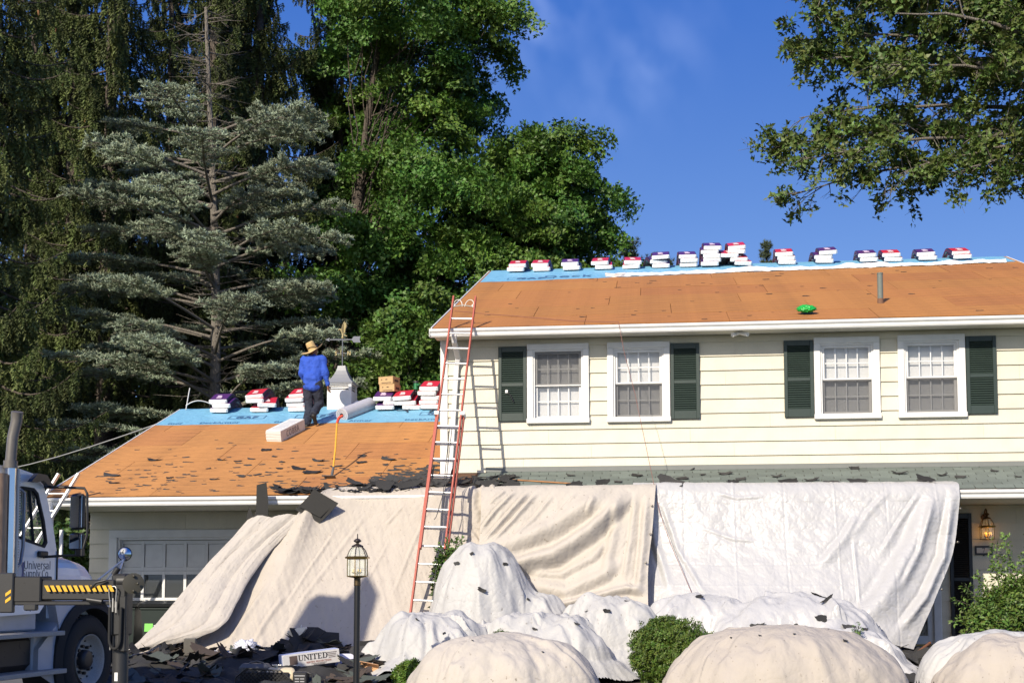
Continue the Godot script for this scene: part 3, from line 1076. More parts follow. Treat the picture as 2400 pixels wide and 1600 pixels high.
# a twig with several lobed leaves; y is up out of the leaf faces
func leafy_twig(s: int, leaves: int, size: float, spread: float, lobed := true) -> ArrayMesh:
	var r := RandomNumberGenerator.new()
	r.seed = s
	var b := MB.new()
	for k in leaves:
		var a := r.randf() * TAU
		var d := spread * sqrt(r.randf())
		var at := Vector3(cos(a) * d, r.randf_range(-0.35, 0.35) * spread, sin(a) * d)
		var B := Basis(Vector3.UP, a + r.randf_range(-0.8, 0.8)) * Basis(Vector3.RIGHT, r.randf_range(-0.9, 0.5)) * Basis(Vector3.BACK, r.randf_range(-0.5, 0.5))
		var z := size * r.randf_range(0.75, 1.2)
		b.col = Color(r.randf_range(0.75, 1.2), r.randf_range(0.85, 1.12), r.randf_range(0.7, 1.1))
		var p := func(x: float, y: float, h: float) -> Vector3: return at + B * (Vector3(x, h, y) * z)
		if lobed:
			b.tri(p.call(0, -0.05, 0), p.call(0.16, 0.28, 0.03), p.call(0.55, 0.25, -0.08))
			b.tri(p.call(0, -0.05, 0), p.call(-0.55, 0.25, -0.08), p.call(-0.16, 0.28, 0.03))
			b.tri(p.call(0, -0.05, 0), p.call(-0.2, 0.35, 0.04), p.call(0.2, 0.35, 0.04))
			b.tri(p.call(-0.26, 0.42, 0.02), p.call(0, 0.95, -0.1), p.call(0.26, 0.42, 0.02))
			b.tri(p.call(-0.26, 0.42, 0.02), p.call(0.26, 0.42, 0.02), p.call(0, 0.2, 0.04))
		else:
			b.tri(p.call(0, 0, 0), p.call(0.27, 0.45, 0.05), p.call(0, 1.0, -0.05))
			b.tri(p.call(0, 0, 0), p.call(0, 1.0, -0.05), p.call(-0.27, 0.45, 0.05))
	b.col = Color(0.5, 0.4, 0.3)
	return b.mesh()


# a hanging spruce spray, one metre long, stem along -y with short needled shoots all round
func spruce_spray(s: int) -> ArrayMesh:
	var r := RandomNumberGenerator.new()
	r.seed = s
	var b := MB.new()
	for k in 26:
		var t := (k + r.randf()) / 26.0
		var a := r.randf() * TAU
		var w := lerpf(0.13, 0.045, t) * r.randf_range(0.7, 1.25)
		var y := -t
		var out := Vector3(cos(a), 0, sin(a))
		var side := Vector3(-sin(a), 0, cos(a)) * 0.026
		var tip := Vector3(0, y - r.randf_range(0.10, 0.20), 0) + out * w
		b.col = Color.WHITE * r.randf_range(0.7, 1.3)
		b.tri(Vector3(0, y, 0) - side, Vector3(0, y, 0) + side, tip)
		b.tri(Vector3(0, y - 0.03, 0) + side * 0.4 + out * w * 0.35, Vector3(0, y - 0.1, 0) - side * 0.4 + out * w * 0.3, tip + side * 1.6)
	return b.mesh()


# cedar tuft: a spiky rosette, unit size
func cedar_tuft(s: int) -> ArrayMesh:
	var r := RandomNumberGenerator.new()
	r.seed = s
	var b := MB.new()
	for k in 15:
		var d := rand_dir(r)
		d.y = absf(d.y) * 0.6 + 0.02
		d = d.normalized()
		var B := frame_of(d, r)
		var l := r.randf_range(0.55, 1.0)
		var at := Vector3(r.randf_range(-0.5, 0.5), r.randf_range(-0.1, 0.15), r.randf_range(-0.5, 0.5))
		b.col = Color.WHITE * r.randf_range(0.7, 1.25)
		b.tri(at - B.x * 0.13, at + B.x * 0.13, at + d * l)
	return b.mesh()


func limb(b: MB, from: Vector3, to: Vector3, r0: float, r1: float, r: RandomNumberGenerator, sag := 0.0, n := 5) -> void:
	var pts := []
	var rad := []
	var len := from.distance_to(to)
	for i in n + 1:
		var t := float(i) / n
		var p := from.lerp(to, t)
		p.y += sag * sin(PI * t)
		if i > 0 and i < n: p += rand_dir(r) * len * 0.03
		pts.append(p)
		rad.append(lerpf(r0, r1, t))
	b.tube(pts, rad, 7 if r0 > 0.05 else 5, false)


# broad-leaved tree; crown is a list of [centre, radii, how many boughs]
func leafy_tree(called: String, label: String, group: String, base: Vector3, r0: float, crown: Array, color: Color, s: int, twigs: Array, m: Material, bark: Material, per_bough := 120, bough := 1.1, fork := 0.35) -> Node3D:
	var r := RandomNumberGenerator.new()
	r.seed = s
	var o := thing(called, label, "tree", base, 0.0, group)
	var top := -1e9
	var mean := Vector3.ZERO
	for e in crown:
		top = maxf(top, e[0].y + e[1].y * 0.5)
		mean += e[0] / crown.size()
	var axis := Vector3(lerpf(base.x, mean.x, 0.7), top, lerpf(base.z, mean.z, 0.7)) - base
	var b := MB.new()
	var tp := []
	var tr := []
	for i in 9:
		var t := i / 8.0
		tp.append(axis * t + Vector3(sin(t * 5 + s), 0, cos(t * 4 + s)) * 0.18 * t)
		tr.append(r0 * lerpf(1.15, 0.18, pow(t, 0.8)))
	b.tube(tp, tr, 10)
	obj("trunk", b, bark, o)
	b = MB.new()
	var cs := []
	for k in twigs.size():
		cs.append(Copies3D.new())
	for e in crown:
		for k in e[2]:
			var d := rand_dir(r)
			var q: float = pow(r.randf_range(0.12, 1.0), 0.45)
			var at: Vector3 = e[0] + d * e[1] * q - base
			var size := bough * r.randf_range(0.6, 1.35)
			var t := clampf((at.y - 1.5) / axis.y, fork * 0.6, 0.95)
			var start := axis * (t * r.randf_range(0.62, 0.95))
			if k % 2 == 0 or q > 0.8: limb(b, start, at, r0 * 0.22 * (1.15 - t), 0.012, r, size * 0.2)
			var tilt := (Vector3(d.x, 0, d.z) * 0.35 + Vector3.UP).normalized()
			var F := frame_of(tilt, r)
			var shade := r.randf_range(0.8, 1.15)
			var yellow := r.randf_range(0.82, 1.12)
			var lumps := []
			for i in 5:
				lumps.append(Vector3(r.randf_range(-0.8, 0.8), r.randf_range(-0.2, 0.3), r.randf_range(-0.8, 0.8)))
			for i in int(per_bough * size / bough):
				var l: Vector3 = lumps[i % 5]
				var u := rand_dir(r) * pow(r.randf(), 0.4) * 0.58
				var v := l + Vector3(u.x, u.y * 0.5, u.z)
				v.y -= 0.22 * (v.x * v.x + v.z * v.z)
				var p := at + F * (v * size)
				var up := (Vector3(v.x, 0.9, v.z) + rand_dir(r) * 0.8).normalized()
				var w := r.randf_range(0.8, 1.25)
				var c := Color(color.r * yellow, color.g, color.b) * (shade * r.randf_range(0.75, 1.25))
				cs[i % cs.size()].add(frame_of(up, r).scaled(Vector3(w, w, w)), p, c)
	obj("limbs", b, bark, o)
	for k in cs.size():
		foliage(o, "crown", cs[k], twigs[k], m)
	return o


func spruce(label: String, base: Vector3, height: float, low: float, reach: float, s: int, sprays: Array, m: Material, color: Color, step := 0.5, curtain := 1.0) -> Node3D:
	var r := RandomNumberGenerator.new()
	r.seed = s
	var o := thing("spruce_tree", label, "tree", base, 0.0, "tall spruces behind the garage")
	var b := MB.new()
	b.tube([Vector3.ZERO, Vector3(0.05, height * 0.5, 0), Vector3(0, height, 0)], [0.36, 0.22, 0.03], 10)
	obj("trunk", b, M.bark, o)
	b = MB.new()
	var cs := []
	for k in sprays.size():
		cs.append(Copies3D.new())
	var cones := Copies3D.new()
	var y := low
	var turn := 0.0
	while y < height - 0.5:
		var t := (y - low) / (height - low)
		var count := 4
		for k in count:
			turn += TAU / count + r.randf_range(-0.25, 0.25)
			var L := reach * (pow(1.0 - t, 0.75) * 0.93 + 0.07) * r.randf_range(0.5, 1.28)
			if r.randf() < 0.14: continue
			var d := Vector3(cos(turn), 0, sin(turn))
			var y0 := y + r.randf_range(-0.25, 0.25)
			var pts := []
			var rad := []
			for i in 9:
				var q := i / 8.0
				var dy := -0.20 * L * sin(q * PI * 0.85) + 0.10 * L * q * q * q
				pts.append(Vector3(0, y0 + dy, 0) + d * L * q)
				rad.append(lerpf(0.045, 0.008, q))
			b.tube(pts, rad, 5, false)
			var n := int(L / 0.055)
			var tone := r.randf_range(0.6, 1.3)
			for i in n:
				var q := 0.18 + 0.82 * (i + r.randf()) / n
				var f := q * 8.0
				var ii := mini(int(f), 7)
				var p: Vector3 = pts[ii].lerp(pts[ii + 1], f - ii)
				var side := d.cross(Vector3.UP) * r.randf_range(-1, 1) * (0.5 * (1.05 - q) * minf(L, 3.5) * 0.45 + 0.06)
				var len := r.randf_range(0.25, 0.72) * curtain * (1.15 - 0.75 * q * q)
				var down := (Vector3(0, -1, 0) + rand_dir(r) * 0.18 + d * 0.25 * q).normalized()
				var F := frame_of(-down, r)
				F = F.scaled_local(Vector3(1.15, 1, 1.15) * Vector3(len + 0.3, len, len + 0.3))
				var warm := 1.0 + (0.35 * r.randf() if len > 0.5 else 0.0)
				cs[(i + k) % cs.size()].add(F, p + side - Vector3(0, absf(side.length()) * 0.25, 0), Color(color.r * (0.6 + 0.4 * warm), color.g * (1 + 0.1 * r.randf()), color.b) * (tone * r.randf_range(0.55, 1.45)))
				if r.randf() < 0.004 and t > 0.3:
					cones.add(F.orthonormalized() * 1.0, p + side - Vector3(0, 0.3, 0), Color(1, 1, 1))
		y += step * r.randf_range(0.8, 1.2)
	obj("limbs", b, M.bark, o)
	for k in cs.size():
		foliage(o, "crown", cs[k], sprays[k], m)
	if cones.count:
		var cb := MB.new()
		cb.lathe([Vector2(0.0, -0.17), Vector2(0.03, -0.12), Vector2(0.036, -0.05), Vector2(0.025, 0.0), Vector2(0, 0.01)], 7)
		foliage(o, "cones", cones, cb.mesh(), mat(lin(0.20, 0.09, 0.035), 0.8))
	return o


func cedar(base: Vector3, height: float, tufts: Array, m: Material) -> void:
	var r := RandomNumberGenerator.new()
	r.seed = 91
	var o := thing("cedar_tree", "blue grey cedar with flat layered branches and a bare top behind the garage", "tree", base)
	var b := MB.new()
	var tp := []
	var tr := []
	for i in 11:
		var t := i / 10.0
		tp.append(Vector3(0.25 * sin(t * 4.0), height * t, 0.1 * cos(t * 5.0)))
		tr.append(lerpf(0.24, 0.05, t))
	b.tube(tp, tr, 10)
	obj("trunk", b, M.pale_bark, o)
	var wood := MB.new()
	var cs := []
	for k in tufts.size():
		cs.append(Copies3D.new())
	# height, azimuth in degrees (0 towards the right, 90 towards the street), length, how full
	var tiers := []
	var y := 3.6
	var az := 20.0
	while y < height * 0.80:
		var t := y / height
		for k in 3:
			az += 137.5
			tiers.append([y + r.randf_range(-0.35, 0.35), az + r.randf_range(-20, 20), lerpf(5.4, 3.3, t) * r.randf_range(0.7, 1.12), 1.0])
		y += 0.60
	for q in [[4.2, 178, 3.9], [4.6, 170, 4.4], [4.4, 15, 5.8], [5.2, 0, 5.2], [6.2, 10, 5.6], [7.0, 20, 5.2], [11.2, 180, 4.6], [11.4, 10, 4.2], [13.6, 15, 3.8], [13.2, 170, 3.2], [15.2, 178, 3.0], [15.4, 8, 3.4], [6.6, 172, 4.0], [7.6, 185, 4.3], [8.0, 8, 5.2], [9.2, 195, 4.2], [10.2, 165, 4.0], [10.0, 0, 3.6], [14.4, 180, 2.7], [14.6, 12, 3.2], [5.5, 60, 3.2], [8.2, 110, 3.0], [10.6, 80, 2.6], [12.6, 40, 2.8], [12.2, 130, 2.5], [12.9, 5, 3.0]]:
		tiers.append([q[0], q[1], q[2], 1.35])
	for q in tiers:
		var a: float = deg_to_rad(q[1])
		var d := Vector3(cos(a), 0, sin(a))
		var L: float = q[2]
		var side := d.cross(Vector3.UP)
		var pts := []
		var rad := []
		var rise := r.randf_range(0.10, 0.22)
		for i in 8:
			var u := i / 7.0
			pts.append(Vector3(0.25 * sin(q[0] / height * 4.0), q[0] - 0.35 * L * 0.35, 0) + d * L * u + Vector3(0, rise * L * sin(u * PI * 0.62), 0) + side * sin(u * 3.0) * 0.12)
			rad.append(lerpf(0.055, 0.01, u))
		wood.tube(pts, rad, 5, false)
		var tone := r.randf_range(0.75, 1.15)
		var start := r.randf_range(0.22, 0.5)
		var twigs := int(L * 5.0)
		for i in twigs:
			var u := start + (1.0 - start) * (i + r.randf()) / twigs
			var f := minf(u * 7.0, 6.99)
			var p: Vector3 = pts[int(f)].lerp(pts[int(f) + 1], f - int(f))
			var sgn := 1.0 if i % 2 else -1.0
			var w := (0.35 + 0.9 * sin(PI * clampf((u - start) / (1.02 - start), 0, 1))) * r.randf_range(0.5, 1.1) * minf(1.0, L / 3.5)
			var out := (side * sgn + d * r.randf_range(0.35, 1.0)).normalized()
			var e := p + out * w + Vector3(0, r.randf_range(-0.12, 0.05) * w, 0)
			if r.randf() < 0.6: wood.tube([p, e], [0.012, 0.005], 4, false)
			var n := int(w * 17 * q[3]) + 2
			for j in n:
				var v := (j + r.randf()) / n
				var at := p.lerp(e, v) + Vector3(0, 0.05 * sin(v * PI), 0) + rand_dir(r) * 0.05
				var z := r.randf_range(0.08, 0.15)
				var up := (Vector3.UP + rand_dir(r) * 0.55).normalized()
				var g := r.randf()
				var c := Color(0.35, 0.43, 0.31).lerp(Color(0.20, 0.21, 0.13), g * g) * (tone * r.randf_range(0.7, 1.25))
				cs[(i + j) % cs.size()].add(frame_of(up, r).scaled(Vector3(z, z, z)), at, c)
	# dead twigs along the bare leader and under the layers
	for k in 150:
		var h := lerpf(3.0, height * 1.0, pow(r.randf(), 0.6))
		var a2 := r.randf() * TAU
		var L2 := r.randf_range(0.5, 1.9) * (1.3 - 0.7 * h / height)
		var d2 := Vector3(cos(a2), r.randf_range(-0.15, 0.35), sin(a2))
		var p0 := Vector3(0.25 * sin(h / height * 4.0), h, 0)
		var p1 := p0 + d2 * L2 * 0.55 + Vector3(0, -0.05, 0)
		wood.tube([p0, p1, p1 + (d2 + rand_dir(r) * 0.4) * L2 * 0.45], [0.022, 0.013, 0.004], 4, false)
		for j in 4:
			var s0 := p0.lerp(p1, r.randf_range(0.4, 1.0))
			wood.tube([s0, s0 + (d2 + rand_dir(r) * 0.8) * r.randf_range(0.2, 0.6)], [0.008, 0.003], 4, false)
	obj("limbs", wood, M.pale_bark, o)
	for k in cs.size():
		foliage(o, "crown", cs[k], tufts[k], m)


func trees() -> void:
	var maple := [leafy_twig(101, 9, 0.135, 0.23), leafy_twig(102, 9, 0.125, 0.25), leafy_twig(103, 9, 0.14, 0.21)]
	var lm := leaf_mat(0.5, 0.5)
	var mg := Color(0.100, 0.178, 0.034)
	leafy_tree("maple_tree", "tallest round leafed green tree, rising out of view left of the upper roof", "leafy trees behind the house", Vector3(-12.2, 0, -43.0), 0.42,
		[[Vector3(-7.6, 19.5, -43), Vector3(3.2, 4.3, 3.2), 62], [Vector3(-7.5, 13.6, -42.5), Vector3(3.3, 2.6, 2.8), 36], [Vector3(-9.3, 11.8, -42), Vector3(2.6, 2.0, 2.4), 22], [Vector3(-5.3, 11.0, -42.5), Vector3(2.2, 1.6, 2.2), 16]], mg, 201, maple, lm, M.bark, 130, 1.15)
	leafy_tree("maple_tree", "rounded green tree with a ragged right side above the upper roof ridge", "leafy trees behind the house", Vector3(-3.9, 0, -43.5), 0.3,
		[[Vector3(-3.6, 14.3, -43.5), Vector3(2.6, 1.9, 2.4), 34], [Vector3(-3.1, 11.8, -43.2), Vector3(2.7, 1.8, 2.4), 30], [Vector3(-4.2, 16.3, -43.5), Vector3(1.1, 1.3, 1.2), 8], [Vector3(-2.6, 16.1, -43.5), Vector3(0.6, 1.0, 0.8), 4]], mg * 0.95, 202, maple, lm, M.bark, 120, 1.0)
	leafy_tree("maple_tree", "narrow green tree between the dark spruces and the tallest leafy tree", "leafy trees behind the house", Vector3(-11.5, 0, -46.5), 0.3,
		[[Vector3(-11.3, 20.0, -46.5), Vector3(1.9, 3.6, 1.9), 28], [Vector3(-11.6, 14.5, -46.5), Vector3(2.0, 2.6, 2.0), 20]], mg * 0.9, 203, maple, lm, M.bark, 120, 1.0)
	leafy_tree("maple_tree", "low green tree close behind the garage ridge and the upper roof corner", "leafy trees behind the house", Vector3(-7.3, 0, -38.0), 0.2,
		[[Vector3(-7.0, 8.2, -38.0), Vector3(2.3, 1.9, 1.8), 26], [Vector3(-7.9, 6.0, -38.0), Vector3(2.1, 1.6, 1.7), 20], [Vector3(-5.4, 8.6, -38.4), Vector3(1.9, 1.2, 1.6), 16]], mg * 0.9, 204, maple, lm, M.bark, 110, 0.95)
	leafy_tree("maple_tree", "small bright tree crown right behind the left end of the upper ridge", "leafy trees behind the house", Vector3(-3.9, 0, -40.0), 0.2,
		[[Vector3(-3.6, 10.2, -40.0), Vector3(1.9, 1.1, 1.5), 16], [Vector3(-1.3, 9.9, -40.6), Vector3(2.0, 1.0, 1.5), 14]], mg, 205, maple, lm, M.bark, 110, 0.9)
	var sprays := [spruce_spray(301), spruce_spray(302), spruce_spray(303)]
	var sm := leaf_mat(0.12, 0.7)
	var sg := Color(0.086, 0.110, 0.036)
	spruce("tall drooping spruce at the far left, its lowest boughs beside the garage", Vector3(-18.6, 0, -34.0), 28.0, 1.2, 3.6, 311, sprays, sm, sg * 1.08, 0.52, 1.25)
	spruce("tall drooping spruce with brown cones left of the cedar", Vector3(-18.2, 0, -41.0), 30.0, 2.0, 4.2, 312, sprays, sm, sg, 0.55, 1.25)
	spruce("dark spruce standing straight behind the bare top of the cedar", Vector3(-16.0, 0, -47.0), 30.0, 2.0, 4.2, 313, sprays, sm, sg * 0.85, 0.5, 1.0)
	spruce("dark spruce on the right of the cedar with long hanging boughs", Vector3(-13.6, 0, -43.0), 29.0, 2.0, 4.0, 314, sprays, sm, sg * 0.95, 0.55, 1.2)
	spruce("slender spruce filling the gap between the two left spruces", Vector3(-21.2, 0, -44.5), 31.0, 2.0, 4.2, 316, sprays, sm, sg * 0.95, 0.42, 1.1)
	spruce("dark spruce with short boughs whose top fills the gap beside the leafy tree", Vector3(-12.2, 0, -47.5), 31.0, 2.0, 3.6, 319, sprays, sm, sg * 0.95, 0.5, 1.1)
	spruce("spruce close behind the cedar trunk, its tips showing between the layers", Vector3(-14.4, 0, -40.5), 26.0, 2.0, 3.4, 317, sprays, sm, sg * 0.9, 0.45, 1.05)
	spruce("spruce at the back seen in slivers left of the bare cedar top", Vector3(-19.8, 0, -50.5), 32.0, 2.0, 4.6, 318, sprays, sm, sg * 0.85, 0.5, 1.0)
	spruce("dim spruce far back at the edge of the row, half hidden by its neighbours", Vector3(-23.5, 0, -46.0), 30.0, 2.0, 4.4, 315, sprays, sm, sg * 0.85, 0.5, 1.0)
	cedar(Vector3(-13.2, 0, -37.0), 19.0, [cedar_tuft(321), cedar_tuft(322), cedar_tuft(323)], leaf_mat(0.1, 0.75))
	# shaded wood behind the row
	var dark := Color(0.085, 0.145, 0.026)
	var big := [leafy_twig(111, 9, 0.24, 0.40), leafy_twig(112, 9, 0.24, 0.42)]
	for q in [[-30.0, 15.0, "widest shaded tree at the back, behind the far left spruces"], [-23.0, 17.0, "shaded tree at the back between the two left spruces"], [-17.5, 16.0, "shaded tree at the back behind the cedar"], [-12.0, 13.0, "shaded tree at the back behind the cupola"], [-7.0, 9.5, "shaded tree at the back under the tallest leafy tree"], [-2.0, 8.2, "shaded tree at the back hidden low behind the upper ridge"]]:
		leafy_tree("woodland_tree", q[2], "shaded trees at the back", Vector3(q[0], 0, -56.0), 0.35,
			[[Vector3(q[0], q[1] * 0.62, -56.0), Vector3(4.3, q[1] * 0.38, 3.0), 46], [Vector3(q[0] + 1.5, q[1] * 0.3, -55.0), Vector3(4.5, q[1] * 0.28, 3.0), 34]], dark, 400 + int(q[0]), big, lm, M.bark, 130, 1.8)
	oak(maple, lm)
	pines()
	kerb_tree(maple, lm)


# pin oak reaching in from the right, in front of the sky
func oak(_twigs: Array, lm: Material) -> void:
	var r := RandomNumberGenerator.new()
	r.seed = 77
	var base := Vector3(12.9, 0, -36.0)
	var o := thing("oak_tree", "oak reaching in over the sky with ragged drooping boughs and bare twigs", "tree", base)
	var b := MB.new()
	b.tube([Vector3.ZERO, Vector3(-0.1, 6, 0), Vector3(0.1, 14, 0), Vector3(0, 22, 0)], [0.5, 0.42, 0.3, 0.1], 12)
	obj("trunk", b, M.bark, o)
	b = MB.new()
	var twigs := [leafy_twig(121, 7, 0.17, 0.19), leafy_twig(122, 6, 0.16, 0.20)]
	var cs := [Copies3D.new(), Copies3D.new()]
	var green := Color(0.085, 0.14, 0.036)
	# start height, tip (from the trunk: x, y), depth, fullness
	var boughs := [[13.2, -8.9, 11.9, 1.2, 0.8], [13.6, -9.5, 13.35, 0.6, 1.0], [13.4, -8.6, 12.6, 2.0, 0.8], [14.0, -8.6, 14.3, 0.4, 1.0], [14.8, -8.4, 15.6, 1.2, 1.1], [15.4, -8.6, 16.6, 0.2, 1.1], [16.0, -8.3, 17.4, 1.6, 1.2], [16.4, -7.9, 18.6, 0.6, 1.3], [14.4, -6.8, 14.9, 2.4, 0.9], [13.4, -6.3, 12.2, 1.6, 0.8], [13.2, -4.9, 12.0, 2.0, 0.8], [13.0, -3.0, 12.3, 1.4, 0.8], [13.8, -2.2, 12.4, 2.4, 0.7], [15.8, -5.6, 16.9, 2.2, 1.3], [16.5, -5.0, 18.4, 1.4, 1.4], [16.8, -6.4, 19.6, 1.0, 1.4], [17.2, -4.2, 20.2, 1.6, 1.5], [15.0, -4.0, 15.4, 2.4, 1.1], [16.2, -3.0, 17.6, 2.2, 1.4], [17.0, -2.4, 19.2, 1.8, 1.5], [14.6, -2.6, 14.4, 2.6, 0.9], [15.2, -7.2, 16.2, -1.2, 1.0], [16.2, -6.8, 18.0, -1.4, 1.2], [17.4, -5.6, 21.0, 0.4, 1.4], [17.5, -7.4, 20.6, 1.0, 1.3], [15.0, 1.5, 16.0, 1.0, 1.0]]
	for q in boughs:
		var a := Vector3(0, q[0], 0)
		var e := Vector3(q[1], q[2], q[3])
		var mid := a.lerp(e, 0.5) + Vector3(0, 0.05 * e.length(), 0)
		var pts := []
		var rad := []
		for i in 12:
			var t := i / 11.0
			pts.append(a.lerp(mid, t).lerp(mid.lerp(e, t), t) + rand_dir(r) * 0.05)
			rad.append(lerpf(0.12, 0.012, pow(t, 0.7)))
		b.tube(pts, rad, 6, false)
		var n := int(e.distance_to(a) * 5.0)
		for i in n:
			var t := 0.22 + 0.78 * (i + r.randf()) / n
			var f := minf(t * 11.0, 10.99)
			var p: Vector3 = pts[int(f)].lerp(pts[int(f) + 1], f - int(f))
			var along: Vector3 = (pts[int(f) + 1] - pts[int(f)]).normalized()
			var out := (along * r.randf_range(0.2, 0.9) + rand_dir(r) * 0.8 + Vector3(0, r.randf_range(-0.6, 0.35), 0)).normalized()
			var L := r.randf_range(0.5, 1.5) * (1.2 - 0.45 * t)
			var tip := p + out * L + Vector3(0, -0.16 * L, 0)
			var half := p.lerp(tip, 0.55) + Vector3(0, 0.10 * L, 0)
			b.tube([p, half, tip], [0.018, 0.010, 0.004], 4, false)
			for w in 3:
				var s0 := half.lerp(tip, r.randf())
				b.tube([s0, s0 + (out + rand_dir(r) * 0.9).normalized() * r.randf_range(0.2, 0.5)], [0.006, 0.003], 4, false)
			if r.randf() < (0.28 if t < 0.5 else 0.10): continue
			var leaves := int(13.0 * q[4] * r.randf_range(0.4, 1.3))
			var tone := r.randf_range(0.8, 1.2)
			for j in leaves:
				var at := half.lerp(tip, r.randf_range(0.1, 1.12)) + rand_dir(r) * 0.16
				var up := (Vector3.UP * 0.9 + rand_dir(r)).normalized()
				var z := r.randf_range(0.8, 1.2)
				cs[j % 2].add(frame_of(up, r).scaled(Vector3(z, z, z)), at, Color(green.r * r.randf_range(0.9, 1.3), green.g, green.b) * (tone * r.randf_range(0.75, 1.25)))
	# one bare weathered branch in front of the leaves
	limb(b, Vector3(-3.2, 15.6, 2.4), Vector3(-6.4, 16.1, 2.8), 0.055, 0.02, r, 0.3)
	limb(b, Vector3(-4.6, 15.95, 2.6), Vector3(-5.0, 17.0, 2.9), 0.025, 0.008, r, 0.0)
	obj("limbs", b, M.pale_bark, o)
	for k in 2:
		foliage(o, "crown", cs[k], twigs[k], lm)


# tops of small pines that show over the upper ridge
func pines() -> void:
	var r := RandomNumberGenerator.new()
	var tuft := MB.new()
	r.seed = 55
	for k in 22:
		var d := (rand_dir(r) + Vector3(0, 0.7, 0)).normalized()
		var B := frame_of(d, r)
		tuft.col = Color.WHITE * r.randf_range(0.7, 1.3)
		tuft.tri(-B.x * 0.010, B.x * 0.010, d * 0.17)
	var tm := tuft.mesh()
	for q in [[-0.65, 15.3, 1.0, "bushy pine top poking over the upper ridge beside the leafy tree"], [0.2, 14.8, 0.8, "thin pine top over the upper ridge right of the bushy pine"], [0.85, 14.3, 0.7, "smallest pine top, barely over the upper ridge"], [4.85, 14.9, 0.6, "single loose tree tip over the middle of the upper ridge"]]:
		var base := Vector3(q[0], 0, -52.0)
		var o := thing("pine_tree", q[3], "tree", base, 0.0, "pines behind the upper ridge")
		var b := MB.new()
		b.tube([Vector3.ZERO, Vector3(0, q[1], 0)], [0.2, 0.015], 8)
		obj("trunk", b, M.bark, o)
		b = MB.new()
		var c := Copies3D.new()
		var y: float = q[1] * 0.35
		while y < q[1]:
			var t: float = 1.0 - y / q[1]
			for k in 5:
				var a := r.randf() * TAU
				var L: float = (0.25 + 2.6 * t) * q[2] * r.randf_range(0.6, 1.1)
				var e := Vector3(cos(a) * L, y + 0.45 * L + 0.1, sin(a) * L)
				b.tube([Vector3(0, y, 0), e], [0.02, 0.006], 4, false)
				for i in int(L * 26) + 6:
					var at := Vector3(0, y, 0).lerp(e, r.randf_range(0.3, 1.05)) + rand_dir(r) * 0.14
					c.add(frame_of((Vector3.UP + rand_dir(r) * 0.6).normalized(), r), at, Color(0.075, 0.10, 0.055) * r.randf_range(0.7, 1.3))
			y += 0.42
		obj("limbs", b, M.bark, o)
		foliage(o, "crown", c, tm, leaf_mat(0.1, 0.7))


# small tree outside the view on the left: it dapples the garage corner
func kerb_tree(twigs: Array, lm: Material) -> void:
	leafy_tree("young_tree", "young leafy tree at the side of the driveway in front of the garage corner", "", Vector3(-14.2, 0, -14.5), 0.12,
		[[Vector3(-13.8, 7.0, -14.5), Vector3(0.6, 0.9, 0.7), 12]], Color(0.062, 0.105, 0.02), 206, twigs, lm, M.bark, 46, 0.5)
	leafy_tree("small_tree", "leafy sapling in the shade past the garage corner", "", Vector3(-11.6, 0, -23.6), 0.06,
		[[Vector3(-11.3, 2.0, -23.8), Vector3(0.8, 0.8, 0.7), 10]], Color(0.062, 0.105, 0.02), 207, twigs, lm, M.bark, 60, 0.6)


# ------------------------------------------------------------------ things on the roofs

